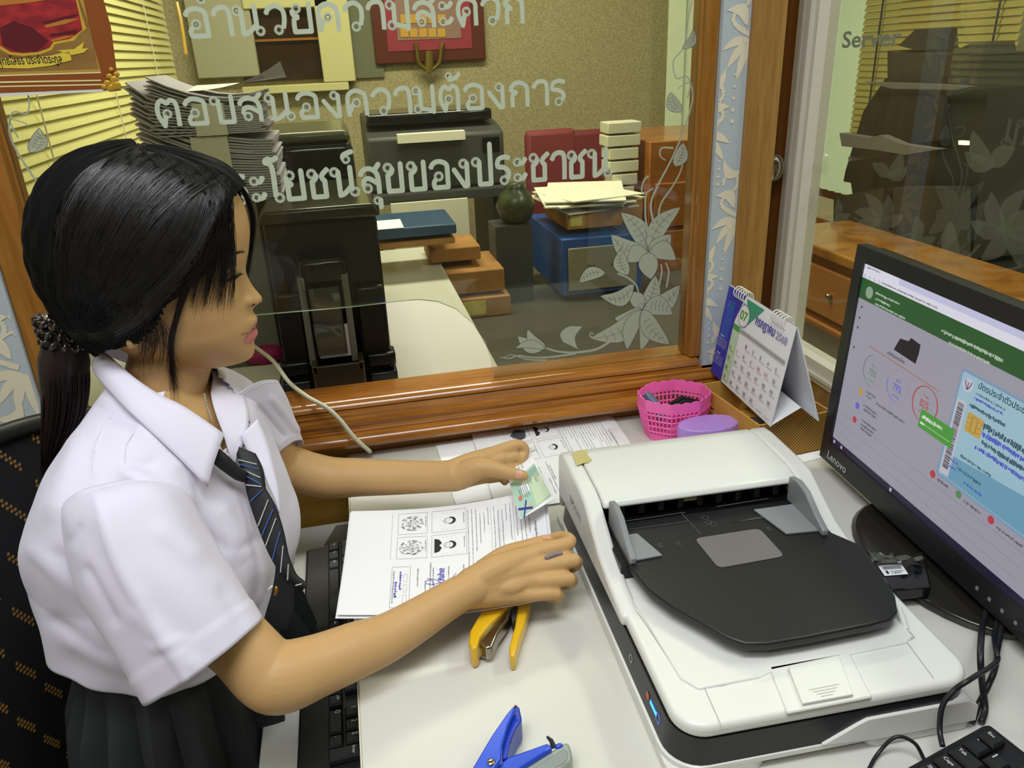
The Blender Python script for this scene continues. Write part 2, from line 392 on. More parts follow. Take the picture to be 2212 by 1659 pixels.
# looped Thai letters drawn as strokes: width, rings (x, y, r), strokes
GLY = {
 'ว': (.60, [(.33, .16)], [[(.45, .2), (.50, .5), (.48, .78), (.32, .93), (.14, .85), (.06, .68)]]),
 'า': (.51, [], [[(.06, .70), (.14, .88), (.30, .94), (.44, .80), (.45, .02)]]),
 'อ': (.68, [(.30, .44)], [[(.08, .72), (.16, .87), (.34, .93), (.54, .82), (.56, .55), (.56, .07), (.17, .07), (.15, .22), (.20, .34)]]),
 'น': (.77, [(.13, .82), (.64, .15)], [[(.23, .82), (.23, .06)], [(.23, .06), (.36, .12), (.56, .34)], [(.57, .95), (.57, .24)]]),
 'ย': (.66, [(.22, .82)], [[(.11, .76), (.13, .62), (.26, .54)], [(.26, .54), (.14, .46), (.13, .07), (.54, .07), (.54, .95)]]),
 'ค': (.70, [(.33, .50)], [[(.12, .02), (.10, .50), (.14, .80), (.33, .93), (.54, .80), (.58, .50), (.58, .02)], [(.24, .44), (.14, .20)]]),
 'ม': (.70, [(.13, .82), (.15, .15)], [[(.23, .82), (.23, .24)], [(.26, .16), (.58, .08)], [(.58, .95), (.58, .02)]]),
 'ส': (.68, [(.24, .22)], [[(.06, .64), (.14, .80), (.32, .86), (.50, .74), (.56, .50), (.56, .02)], [(.14, .30), (.16, .48), (.30, .54), (.54, .36)], [(.46, .78), (.60, .98)]]),
 'ะ': (.46, [(.13, .72, .10), (.13, .20, .10)], [[(.20, .68), (.30, .70), (.38, .84)], [(.20, .16), (.30, .18), (.38, .32)]]),
 'ด': (.68, [(.31, .50)], [[(.20, .04), (.09, .45), (.14, .80), (.33, .93), (.54, .80), (.56, .50), (.56, .02)], [(.26, .40), (.20, .04)]]),
 'ต': (.68, [(.31, .46)], [[(.20, .04), (.09, .42), (.11, .76), (.22, .92), (.33, .82), (.44, .92), (.56, .76), (.56, .02)], [(.26, .36), (.20, .04)]]),
 'ก': (.68, [], [[(.14, .02), (.14, .48), (.24, .56), (.09, .68), (.18, .87), (.34, .93), (.52, .82), (.56, .60), (.56, .02)]]),
 'บ': (.68, [(.13, .82)], [[(.23, .82), (.23, .07), (.56, .07), (.56, .95)]]),
 'ป': (.68, [(.13, .82)], [[(.23, .82), (.23, .07), (.56, .07), (.56, 1.38)]]),
 'ง': (.60, [(.36, .80)], [[(.46, .80), (.46, .06), (.38, .05), (.08, .62)]]),
 'ร': (.56, [(.28, .15)], [[(.39, .18), (.42, .42), (.28, .58), (.10, .62), (.12, .84), (.28, .92), (.46, .88)]]),
 'โ': (.42, [(.29, .14)], [[(.20, .18), (.20, 1.12), (.04, 1.28), (.12, 1.38), (.24, 1.34), (.38, 1.42)]]),
 'ช': (.66, [(.16, .82)], [[(.27, .80), (.26, .68), (.15, .56)], [(.15, .58), (.15, .07), (.50, .07), (.50, .58)], [(.50, .56), (.42, .70), (.48, .82), (.62, .96)]]),
 'ข': (.66, [(.18, .84)], [[(.29, .82), (.28, .70), (.16, .58)], [(.16, .60), (.16, .07), (.54, .07), (.54, .95)]]),
 'ุ': (0, [(-.20, -.20, .09)], [[(-.11, -.18), (-.11, -.42)]]),
 '้': (0, [(-.34, 1.30, .08)], [[(-.27, 1.28), (-.32, 1.16), (-.14, 1.22), (-.04, 1.38)]]),
 '์': (0, [(-.28, 1.20, .09)], [[(-.36, 1.22), (-.34, 1.34), (-.18, 1.42), (-.10, 1.44)]]),
 'ํ': (0, [(-.16, 1.22, .10)], [])}
def lettering(txt, p0, p1, hpx, name='lettering'):
    a = gl(*p0); b = gl(*p1); ux = (b-a); L = ux.length; ux.normalize(); uz = Vector((0, 0, 1)); txt = txt.replace('ำ', 'ํา')
    h = (gl(p0[0], p0[1]-hpx)-a).length; adv = sum(GLY[c][0] for c in txt)-.08; sx = L/adv; x = 0; n = [0]
    pr = Print(lambda u, v: a+ux*u+uz*v+Vector((0, -.000004*n[0], 0)))
    t = .165*h
    def seg(P):
        cut_ = [i for i, q in enumerate(P) if 0 < i < len(P)-1 and 0 < q[1] <= .08]
        if cut_:
            k0 = 0
            for i in cut_+[len(P)-1]: seg1(P[k0:i+1]); k0 = i
        else: seg1(P)
    def seg1(P):
        P = [(x0_+q[0]*sx, q[1]*h) for q in P]
        Q = spl([(q[0], q[1], 0) for q in P], 4) if len(P) > 2 else [Vector((q[0], q[1], 0)) for q in P]
        for c, d in zip(Q, Q[1:]): n[0] = (n[0]+1) % 60; pr.line([(c.x, c.y), (d.x, d.y)], t)
        for c in Q if len(Q) < 6 else Q[1:-1]: n[0] = (n[0]+1) % 60; pr.poly(circ(c.x, c.y, t/2, 8))
    for c in txt:
        w_, rings, strokes = GLY[c]; x0_ = x
        for r in rings:
            rr_ = (r[2] if len(r) > 2 else .115)*h; n[0] = (n[0]+1) % 60; pr.ring(x0_+r[0]*sx, r[1]*h, rr_, t*.72, 0, 360, 14)
        for s_ in strokes: seg(s_)
        x += w_*sx
    pr.build(name, M_frost, win)
lettering('อำนวยความสะดวก', (402, 84), (1132, 52), 68)
lettering('ตอบสนองความต้องการ', (340, 276), (1222, 227), 62)
lettering('ประโยชน์สุขของประชาชน', (446, 449), (1316, 381), 68)
# etched flowers: pixel outlines laid on the glass plane
def flower_print(F, sx, sy, ox, oy, par, m, name, zmin=0):
    """coordinates are those of a 2212-wide crop (scale .33454, origin 1100,400)"""
    def q(p): return F(ox+p[0]*sx, oy+p[1]*sy)
    LV = [0.0]
    pr = Print(lambda u, v: q((u, v))+(CAM-q((u, v))).normalized()*LV[0])
    dk = Print(lambda u, v: q((u, v))+(CAM-q((u, v))).normalized()*(LV[0]+.00003))
    def lf(a, b, wd, bend=0, vein=True):
        LV[0] += .00006
        L, R_ = leaf(a, b, wd*1.22, bend)
        if vein is not None: dk.line([tuple(p_) for p_ in L]+[tuple(p_) for p_ in reversed(R_)], 2.4)
        mid = [(l+r)/2 for l, r in zip(L, R_)]; gap = 1.2
        for S in (L, R_):
            for i in range(len(L)-1):
                def off(j):
                    d = S[j]-mid[j]; return mid[j]+(d.normalized()*min(gap, d.length) if (vein and d.length > 0) else d*0)
                pr.poly([off(i), S[i], S[i+1], off(i+1)])
        if vein:
            for i in range(2, len(L)-2):
                for S in (L, R_):
                    d = (S[i]-mid[i]); dk.line([tuple(mid[i]), tuple(mid[i]+d*.55+(Vector(b)-Vector(a)).normalized()*8)], 2.2)
    c1 = (900, 430)
    for b, wd, bd in (((720, 175), 52, .10), ((1108, 140), 48, -.12), ((655, 318), 55, -.18), ((1045, 318), 48, .1), ((762, 495), 46, .15), ((1078, 482), 50, -.2), ((915, 608), 52, .05)): lf(c1, b, wd, bd, b[1] < 400)
    c2 = (862, 800)
    for b, wd, bd in (((945, 582), 42, .1), ((1104, 643), 50, .15), ((765, 690), 40, .1), ((678, 862), 48, -.2), ((1058, 832), 52, -.2), ((522, 990), 55, -.15), ((760, 1065), 40, .1), ((850, 1072), 36, -.1), ((1038, 1030), 50, .12)): lf(c2, b, wd, bd, b[0] > 900 or b[0] < 600)
    for cc in (c1, c2):
        for a in range(0, 360, 60): dk.ring(cc[0]+18*math.cos(math.radians(a)), cc[1]-18+24*math.sin(math.radians(a)), 6, 1.2, 0, 200, 6)
    lf((765, 582), (722, 412), 40, -.15); lf((620, 562), (450, 630), 34, .15); lf((808, 640), (585, 715), 42, -.25)
    lf((235, 1050), (52, 975), 36, -.15, False); lf((235, 1045), (118, 928), 30, -.2, False); lf((235, 1058), (38, 1052), 22, .15, False)
    for pp, w0, w1 in (([(700, 570), (760, 595), (815, 640), (835, 690)], 14, 8), ([(650, 1010), (560, 1060), (430, 1080), (320, 1075), (235, 1052)], 16, 10), ([(430, 1088), (260, 1110), (140, 1112), (60, 1100), (0, 1118), (-60, 1110)], 12, 5), ([(240, 1130), (120, 1125), (20, 1095), (-30, 1110)], 9, 4),
                       ([(930, 240), (915, 120), (960, 0), (1040, -150), (1090, -260)], 14, 10), ([(900, 330), (880, 200), (885, 60), (930, 20)], 12, 9), ([(960, 230), (980, 120), (1060, 0), (1110, -100), (1130, -210)], 12, 8),
                       ([(965, 660), (985, 560), (980, 510)], 11, 9), ([(1015, 660), (1030, 560), (1010, 500)], 11, 9), ([(545, 985), (522, 975), (530, 950), (545, 965)], 10, 5),
                       ([(1090, -260), (1150, -420), (1185, -580), (1150, -700), (1080, -690), (1060, -800), (1130, -900), (1160, -1100), (1200, -1250)], 11, 7), ([(900, -60), (870, -30), (855, 40), (900, 45)], 14, 6), ([(1060, -240), (985, -240), (975, -190), (1010, -160)], 13, 6), ([(1150, -560), (1170, -660), (1110, -640), (1090, -620)], 9, 5)):
        P = spl([(a, b, 0) for a, b in pp], 6); n = len(P)
        for i in range(n-1): pr.line([tuple(P[i])[:2], tuple(P[i+1])[:2]], w0+(w1-w0)*i/n)
    for pp in ([(345, 1010), (330, 960), (380, 915), (470, 912)],):
        P = spl([(a, b, 0) for a, b in pp], 6); Q = spl([(a, b, 0) for a, b in [(470, 1072), (440, 1050), (425, 980), (470, 912)]], 6)
        for i in range(len(P)-1): pr.poly([tuple(P[i])[:2], tuple(Q[i])[:2], tuple(Q[i+1])[:2], tuple(P[i+1])[:2]])
    lf((1070, -120), (1125, -275), 36, .1); lf((1110, -470), (1040, -600), 36, -.15); lf((1120, -880), (1190, -1010), 24, .2)
    for P_ in (pr, dk):
        if zmin: P_.mb.f = [f for f in P_.mb.f if min(P_.mb.v[i].z for i in f) > zmin]; P_.mb.m = [0]*len(P_.mb.f)
    o = pr.build(name, m, par); dk.build('vein_print', M_darkg if m == M_etch else mat('dim_vein', '#4b4c3c', .8), par)
flower_print(gl, .33454, .33454, 1100, 400, win, M_etch, 'etched_flower')
def glm(px, py): v = gl(px, py); return Vector((.128-v.x, v.y, v.z))
flower_print(glm, .33454, .33454, 1100, 400, win, M_etch, 'etched_flower', 1.03)
# ------------------------------------------------------------------ right-hand partition: aluminium frame and server-room glass
y1 = B(1677, 609, RXW).y; y0 = B(1716, 609, RXW).y; zr = B(1753, 768, RXW).z; zb = B(1762, 821, RXW).z
jm = st('trim_9', bx((RXW-.008, y0, zb), (RXW+.03, y1, 2.6)).box((RXW-.016, y0+.012, zb), (RXW, y0+.022, 2.6)).box((RXW-.014, y0+.034, zb), (RXW, y0+.040, 2.6)), M_alu)
st('trim_10', bx((RXW-.008, -1.7, zb), (RXW+.03, y0, zr)).box((RXW-.014, -1.7, zb+.012), (RXW, y0, zb+.018)), M_alu)
st('trim_11', bx((RXW-.008, -1.7, 2.3), (RXW+.03, y0, 2.6)), M_alu)
g2 = MB().add([(RXW+.012, -1.7, zr), (RXW+.012, y0, zr), (RXW+.012, y0, 2.3), (RXW+.012, -1.7, 2.3)], [(0, 1, 2, 3)])
win2 = st('window_2', g2, M_glass2)
def gr(px, py): return B(px, py, RXW+.0105)
def rl(txt, p0, p1, hpx, m, bold=.02):
    a = gr(*p0); b = gr(*p1); ux = b-a; L = ux.length; ux.normalize(); h = (gr(p0[0], p0[1]-hpx)-a).length
    pr = Print(plane(a, ux, Vector((0, 0, 1)))); pr.text(txt, 0, 0, h, L, bold); pr.build('lettering', m, win2)
rl('Server', (1818, 103), (1945, 98), 48, mat('server_letters', '#7e8770', .7))
def dimflower(ox, oy, k, mirror=1):
    pr = Print(lambda u, v: gr(ox+u*k*mirror, oy+v*k))
    for c, bs in (((0, 0), ((-70, -30), (-40, -80), (25, -75), (65, -20), (45, 55), (-30, 70), (-75, 30))), ((90, 55), ((40, 110), (120, 120), (150, 40), (100, -20))), ((20, -120), ((60, -190), (75, -150), (-20, -160)))):
        for b in bs:
            L, R_ = leaf(c, (c[0]+(b[0]-c[0])*1.0, c[1]+(b[1]-c[1])*1.0), 17, .12)
            for i in range(len(L)-1): pr.poly([L[i], R_[i], R_[i+1], L[i+1]])
    for pp in ([(120, 100), (170, 115), (230, 100), (270, 60)], [(230, 100), (300, 130), (380, 120), (440, 80)], [(170, 115), (190, 80), (165, 55)]):
        P = spl([(a, b, 0) for a, b in pp], 6)
        for i in range(len(P)-1): pr.line([tuple(P[i])[:2], tuple(P[i+1])[:2]], 7)
    pr.build('etched_flower', M_etch2, win2)
dimflower(1755, 440, .55); dimflower(2170, 500, 1.15, -1); dimflower(1900, 480, .8, 1)
# ================================================================== the room behind the glass
def pbox(px0, pyb, px1, pyt, Y, dp):
    a = A(px0, pyb, Y); b = A(px1, pyb, Y); c = A((px0+px1)/2, pyt, Y)
    return (a.x, Y, a.z), (b.x, Y+dp, c.z)
XL = -.62
# venetian blinds on the left wall
M_slat = mat('blind_slat', '#e3dc94', .38, emis='#e8dd80', estr=.06)  # faint emission stands for daylight coming through the slats
bl = T('venetian_blind', 'yellow cream venetian blind with daylight glow put into its slats, behind the paper bundles', 'blind', (XL, 2.7, 1.05))
cross = [(-.004, .0125), (0, .004), (.002, -.004), (.0035, -.0125), (.0025, -.0125), (.001, -.004), (-.001, .004), (-.005, .0125)]
sm = None
for i in range(44):
    z = 1.02+.0252*i
    if sm is None:
        m_ = MB().prism(cross, lambda a, b: Vector((XL+a*1.6, 1.45, z+b)), lambda a, b: Vector((XL+a*1.6, 3.62, z+b)))
        s0 = m_.build('slat', M_slat, bl, smooth=60); sm = s0
    else:
        c_ = sm.copy(); col.objects.link(c_); c_.location.z = .0252*i
for yy in (1.9, 2.55, 3.2): MB().tube([(XL+.012, yy, 1.0), (XL+.012, yy, 2.12)], .0018, 6).build('cord', M_paper2, bl)
MB().box((XL-.01, 1.43, 2.13), (XL+.03, 3.64, 2.17)).build('head_rail', M_slat, bl)
MB().tube(spl([A(382, 5, 3.3), A(392, 50, 3.28), A(402, 118, 3.25)], 4), .006, 8).build('wand', mat('amber_wand', '#c9a23c', .2), bl)
# portrait poster taped to the glass
PY = 1.243
po = T('portrait_poster', 'poster of a gold framed red robed portrait taped on the glass', 'poster', A(-140, 214, PY))
q0 = A(-140, 222, PY); q1 = A(262, 196, PY); pl = bx((q0.x, PY-.0008, q1.z), (q1.x, PY, q1.z+.42)); pl.build('sheet', mat('poster_white', '#dcd8ce', .6), po)
def pp_(lift): return lambda u, v: A(u, v, PY-.0012-lift)
def pprint(nm, polys, c, lift, rough=.35):
    p = Print(pp_(lift))
    for q in polys: p.poly(q)
    p.build(nm, mat('poster_'+nm, c, rough), po)
pprint('frame_brown', [[(-130, -200), (170, -200), (240, 60), (257, 190), (200, 193), (-130, 206)]], '#8a4a1c', 0)
pprint('frame_gold', [[(-130, -200), (158, -200), (180, 0), (200, 90), (218, 155), (-130, 172)]], '#b58f3e', .0003)
pprint('frame_lines', [[(-130, 166), (218, 155), (218, 158), (-130, 169)], [(-130, 178), (218, 172), (219, 175), (-130, 182)], [(-130, 188), (225, 181), (225, 184), (-130, 191)]], '#e8d79a', .0005)
mat('poster_backing_brown', '#7e5c2c', .35, c2='#93703a', nscale=25, nstretch=(.1, 1, 1.5))
pprint('backing_brown', [[(-130, -200), (150, -200), (172, 0), (195, 60), (212, 148), (-130, 160)]], '#80602e', .0006)
pprint('oval_gold', [[(-130, -200), (150, -200), (168, 0), (177, 35), (187, 62), (172, 72), (160, 88), (118, 96), (112, 108), (85, 118), (50, 121), (20, 118), (0, 106), (-130, 100)]], '#c9a634', .0008)
mat('poster_robe_red', '#ab2c2f', .35, c2='#842029', nscale=38, nstretch=(1, 1, 2.5))
pprint('robe_red', [[(-130, -200), (150, -200), (164, 0), (173, 38), (178, 64), (165, 74), (150, 84), (115, 90), (107, 103), (82, 112), (50, 115), (22, 112), (0, 98), (-130, 92)]], '#a32429', .001, .3)
pprint('robe_fold_dark', [[(0, 60), (30, 45), (70, 60), (105, 88), (80, 110), (40, 112), (5, 98)], [(90, 48), (165, 30), (170, 34), (95, 52)], [(105, 74), (165, 64), (165, 72), (110, 80)]], '#5c1622', .0012)
pprint('robe_fold_gold', [[(-130, 0), (0, 12), (60, 6), (100, 0), (80, -10), (-130, -10)], [(96, 55), (140, 42), (172, 40), (140, 52), (100, 60)], [(110, 86), (140, 78), (165, 76), (140, 84), (112, 90)]], '#b8752c', .0013)
pprint('ribbon_gold', [[(-130, 124), (0, 126), (60, 126), (110, 120), (150, 110), (155, 130), (110, 142), (60, 148), (0, 147), (-130, 146)], [(122, 109), (160, 106), (182, 90), (178, 105), (192, 104), (180, 114), (155, 119)]], '#dcc244', .0014)
a_ = A(-10, 141, PY-.003); b_ = A(135, 135, PY-.003)
pr = Print(plane(a_, (b_-a_).normalized(), Vector((0, 0, 1)))); pr.text('ะพุทธโสธร ประจำตระกูล', 0, 0, .014, (b_-a_).length, .01); pr.build('ribbon_writing', M_inkd, po)
cr = MB()
for (x, y, s_) in ((250, 185, 9), (240, 190, 7), (246, 172, 7), (232, 180, 6), (252, 160, 5), (236, 165, 5), (225, 188, 5), (240, 150, 4)):
    c = A(x, y, PY-.002); cr.sphere(c, (s_*.0008, .0012, s_*.0008), 6)
cr.build('corner_scroll', mat('gilt', '#c99b32', .3, metal=.3), po, smooth=180)
# counter in the next room
ct = T('service_counter', 'long white counter behind the partition glass', 'counter', (-.18, 2, 0))
bx((-.60, 1.31, .75), (.268, 2.62, .78)).build('worktop', mat('counter_top', '#cfcdc0', .3), ct, bev=.004)
bx((-.58, 1.34, 0), (.24, 2.58, .75)).build('counter_body', M_darkg, ct)
# glass shield leaning edge (second acrylic sheet)
x0 = A(553, 455, 1.40).x
M_black2 = mat('printer_black', '#0d0e11', .3)
# black card printer on the counter
tp = T('card_printer', 'tall black card printer with clear chute on the white counter', 'printer', (-.06, 1.5, .78))
ax0, ax1 = -.157, .052
def tap(x0, x1, y0, y1, z0, z1, k=.0, ky=0): # box narrowing upward
    return MB().loft([[Vector(p) for p in ((x0, y0, z0), (x1, y0, z0), (x1, y1, z0), (x0, y1, z0))], [Vector(p) for p in ((x0+k, y0+ky, z1), (x1-k, y0+ky, z1), (x1-k, y1, z1), (x0+k, y1, z1))]])
tap(ax0, ax1, 1.475, 1.80, .80, 1.11).build('body', M_black2, tp, bev=.008)
tap(ax0-.004, ax1+.004, 1.462, 1.80, .78, .80).build('base', M_black2, tp, bev=.006)
tap(ax0+.002, ax0+.052, 1.435, 1.48, .782, .98, 0, .02).build('side_cheek', M_black2, tp, bev=.006)
tap(ax1-.058, ax1-.002, 1.435, 1.48, .782, .98, 0, .02).build('side_cheek', M_black2, tp, bev=.006)
tap(ax0-.006, ax1+.006, 1.458, 1.81, 1.11, 1.135, .01).build('lid', mat('lid_brown_reflection', '#2e2e24', .2), tp, bev=.006)  # brownish reflection put into the colour of the black lid
for i, (za, zb_) in enumerate(((.786, .815), (.822, .85))): tap(ax1-.05, ax1+.006, 1.42+.01*i, 1.475, za, zb_).build('foot', M_black2, tp, bev=.005); tap(ax0-.006, ax0+.05, 1.42+.01*i, 1.475, za, zb_).build('foot', M_black2, tp, bev=.005)
vg = MB()
for i in range(14):
    for j in range(12): vg.box((-.115+.006*i*.9, 1.4735, 1.0+.006*j), (-.113+.006*i*.9, 1.475, 1.0012+.006*j))
vg.build('vent_slots', M_blackg, tp, kind='stuff')
M_acr = glass('clear_plastic', '#d5d5cc', 1.0, .12, '#c5c5bb')
fr = MB()
for xx in (-.098, -.02): fr.box((xx-.006, 1.405, .85), (xx+.006, 1.43, 1.02))
fr.build('chute_rail', mat('rail_grey', '#77776f', .4), tp, bev=.002)
ch = MB()
ch.box((-.088, 1.400, .87), (-.032, 1.402, 1.0)); ch.box((-.088, 1.40, .87), (-.086, 1.43, 1.0)); ch.box((-.034, 1.40, .87), (-.032, 1.43, 1.0)); ch.box((-.086, 1.398, .93), (-.034, 1.400, .936))
ch.build('clear_chute', M_acr, tp, label='clear plastic card chute')
bx((-.1, 1.41, 1.0), (-.015, 1.47, 1.05)).build('card_feeder', M_blackg, tp, bev=.01)
bx((-.084, 1.408, .862), (-.022, 1.412, .925)).build('printed_card', M_paper, tp, label='white printed card in the chute')
hp = MB(); hp.box((-.10, 1.375, .78), (-.004, 1.42, .845)); hp.box((-.098, 1.37, .78), (-.006, 1.376, .86)); hp.box((-.10, 1.37, .845), (-.09, 1.42, .862)); hp.box((-.014, 1.37, .845), (-.004, 1.42, .862))
hp.build('output_hopper', mat('smoke_plastic', '#3d3326', .12), tp, label='smoked plastic output box', bev=.002)
pr = Print(lambda u, v: Vector((-.055+u, 1.3742, .81+v)))
for r_ in (.012, .02): pr.ring(0, 0, r_*1.3, .0012, 0, 360, 20, r_*.8)
for k_ in range(5): pr.line([(-.008, -.018+.008*k_), (.008, -.018+.008*k_)], .0015)
pr.build('hopper_emboss', M_white, tp)
# black inkjet behind it
pb = T('inkjet_printer', 'wide black inkjet printer behind the tall card printer', 'printer', (-.1, 1.95, .78))
tap(-.24, .03, 1.86, 2.2, .78, 1.21).build('body', M_blackg, pb, bev=.02, bseg=4)
tap(-.24, .03, 1.87, 2.2, 1.21, 1.235, .01).build('lid', mat('lid_olive', '#55563f', .25), pb, bev=.01)
# paper bundles on top
def bundle(name, cx, cy, z0, L, W, H, lab, n=26, fan=.05, rz=0):
    t = T(name, lab, 'paper bundle', (cx, cy, z0), rz, 'paper bundles beside the blinds')
    rr = random.Random(int(cx*1000+z0*77))
    for i in range(n):
        f = i/(n-1)*.55; z = z0+H*(i+.5)/n; mb = MB(); nn = 7; up = []; th = H/n*.36
        ex = rr.uniform(-.006, .006)
        for k_ in range(nn):
            s_ = k_/(nn-1)
            spread = ((1-s_)**2.2)*fan*f*1.9
            x = -L/2-ex+L*s_; zz = z-z0+spread+(s_**3*.018 if i > n-3 else 0)
            up.append((x, zz))
        rings = [[Vector((x, -W/2, zz-th)), Vector((x, W/2, zz-th)), Vector((x, W/2, zz+th)), Vector((x, -W/2, zz+th))] for x, zz in up]
        mb.loft(rings).build('sheet_pack', M_pile, t, local=True)
    mb = MB().box((-L*.12, -W/2-.003, -.001), (L*.16, W/2+.003, H+.001)); mb.build('paper_band', M_paper2, t, local=True, label='cream paper band round the bundle')
    return t
M_pile = mat('pile_paper', '#b5b0ba', .85)
ps = T('box_stack_shelf', 'grey document box under the tall paper bundles', 'box', (-.27, 1.75, .78))
bx((-.40, 1.62, .78), (-.175, 1.855, 1.13)).build('carton', mat('grey_carton', '#77766a', .7), ps, bev=.004)
bundle('paper_bundle', -.245, 1.72, 1.131, 0.24, .21, .125, 'tall bundle of grey lilac paper with flared edges', 26, .10)
bundle('paper_bundle', -.235, 1.71, 1.260, .20, .20, .055, 'small topmost bundle of white paper tied with a cream band', 16, .05)
cu_ = MB(); rows = []
for k_ in range(9):
    s_ = k_/8; x = -.27+.18*s_; rows.append([Vector((x, 1.64+.02*j, 1.338+.004*j/4+.045*s_**2.5*(1-.12*j))) for j in range(8)])
cu_.loft(rows, False, False).build('curled_sheet', M_paper, None, label='single curled white sheet on top of the paper bundles', cat='paper', smooth=180)
# blue box file, cartons
def cart(nm, lab, cat, args, m, rz=0, extra=None, bev=.004):
    a, b = pbox(*args); cx_ = (a[0]+b[0])/2; cy_ = (a[1]+b[1])/2
    t = T(nm, lab, cat, (cx_, cy_, a[2]), rz); bx((a[0]-cx_, a[1]-cy_, 0), (b[0]-cx_, b[1]-cy_, b[2]-a[2])).build('body', m, t, local=True, bev=bev)
    return t, (b[0]-a[0])/2, (b[1]-a[1])/2, b[2]-a[2]
t, hx, hy, hz = cart('box_file', 'blue lidded box file with white label on tan carton', 'box', (806, 520, 988, 490, 2.20, .24), mat('file_blue', '#2d4a68', .35))
bx((-hx+.01, -hy-.0, hz), (-hx+.09, -hy+.13, hz+.001)).build('paper_label', M_paper, t, local=True)
cart('carton', 'flat tan carton under the blue box file', 'carton', (803, 542, 985, 520, 2.21, .24), M_card)
cart('carton', 'open tan carton right of the blue box file', 'carton', (930, 570, 1040, 535, 2.35, .18), M_card)
t, hx, hy, hz = cart('carton', 'brown carton standing on another carton beside the counter', 'carton', (965, 640, 1092, 585, 2.30, .25), M_card)
t, hx, hy, hz = cart('carton', 'lowest brown carton with yellow label beside the counter', 'carton', (1000, 690, 1105, 642, 2.28, .27), M_card)
bx((-hx+.005, -hy-.002, .01), (-hx+.075, -hy, hz-.01)).build('yellow_label', mat('label_yellow', '#c9bd62', .7), t, local=True)
# low dark desk that carries these things
zc = pbox(1000, 690, 1105, 642, 2.28, .2)[0][2]
dt = T('dark_table', 'low dark grey table right of the white counter', 'table', (1.0, 2.2, 0))
bx((.275, 1.5, zc-.03), (1.28, 2.23, zc)).box((.275, 2.2301, zc-.03), (1.45, 2.58, zc)).build('table_top', mat('dark_laminate', '#4c4a40', .35), dt)
for x_, y_ in ((.32, 1.6), (1.24, 1.6), (.32, 2.52), (1.4, 2.52)): bx((x_-.02, y_-.02, 0), (x_+.02, y_+.02, zc-.03)).build('leg', M_darkg, dt)
# blue drawer cabinet with carton and papers
t, hx, hy, hz = cart('drawer_cabinet', 'small blue cabinet with grey drawer front on the dark table', 'cabinet', (1215, 640, 1385, 510, 2.35, .45), mat('cabinet_blue', '#1e4f96', .35))
bx((-hx+.02, -hy-.008, .015), (hx-.02, -hy, hz-.03)).build('drawer_front', mat('drawer_grey', '#86826c', .5), t, local=True, bev=.003)
for q in (-.05, .03): bx((q, -hy-.014, hz*.5), (q+.02, -hy-.008, hz*.5+.006)).build('handle', M_chrome, t, local=True)
t, hx, hy, hz = cart('carton', 'tan carton full of papers on top of the blue cabinet', 'carton', (1225, 498, 1345, 455, 2.40, .30), M_card)
bx((-hx+.01, -hy-.002, .012), (-hx+.05, -hy, hz-.012)).build('yellow_label', mat('label_yellow', '#c9bd62', .7), t, local=True)
rr = random.Random(5)
for i in range(7):
    M_ = Matrix.Translation(Vector((rr.uniform(-.02, .02), rr.uniform(-.03, .02), hz+.004+.006*i))) @ Matrix.Rotation(rr.uniform(-.3, .3), 4, 'Z') @ Matrix.Rotation(rr.uniform(-.05, .05), 4, 'X')
    bx((-.13, -.16, 0), (.13, .16, .004), M_).build('loose_paper', M_paper2, t, local=True)
for i in range(6):
    a, b = pbox(1322+rr.uniform(-4, 4)-2*i, 430-28*i, 1372+rr.uniform(-4, 4)+2*i, 404-28*i, 2.64, .09)
    o_ = mk('paper_box', *(lambda m_: (m_.v, m_.f))(bx(a, b)), mat('box_white', '#c9c4ac', .7), None, label=['lowest small white box of the leaning stack on the cabinet', 'second small white box up in the leaning stack', 'third small white box up in the leaning stack', 'fourth small white box up in the leaning stack', 'fifth small white box up in the leaning stack', 'topmost small white box of the leaning stack'][i], cat='box', group='small white boxes stacked behind the glass', bev=.003)
# low shelf behind carrying the stack, wooden cabinet, chairs
a, b = pbox(1305, 470, 1388, 432, 2.6, .24)
wt = T('wooden_stand', 'wooden stand carrying the leaning stack of small white boxes', 'stand', ((a[0]+b[0])/2, 2.6, 0))
bx((a[0], 2.6, 0), (b[0], 2.84, b[2])).build('body', M_card, wt, bev=.003)
wc = T('wooden_cabinet', 'orange brown wooden cabinet with drawers right behind the glass', 'cabinet', (1.5, 2.8, 0))
a = A(1395, 640, 2.6); b = A(1500, 300, 2.6)
M_cab = wood('cabinet_wood', '#8a4f1a', '#a8682a', 'X', 5, .35)
bx((a.x, 2.6, 0), (a.x+.46, 3.1, b.z)).build('body', M_cab, wc, bev=.004)
for i in range(5):
    z = .1+i*.17
    d_ = bx((a.x+.02, 2.585, z), (a.x+.44, 2.6, z+.155)).build('drawer', M_cab, wc, bev=.003); MB().sphere((a.x+.2, 2.575, z+.08), .01, 6).build('knob', M_chrome, d_, smooth=180)
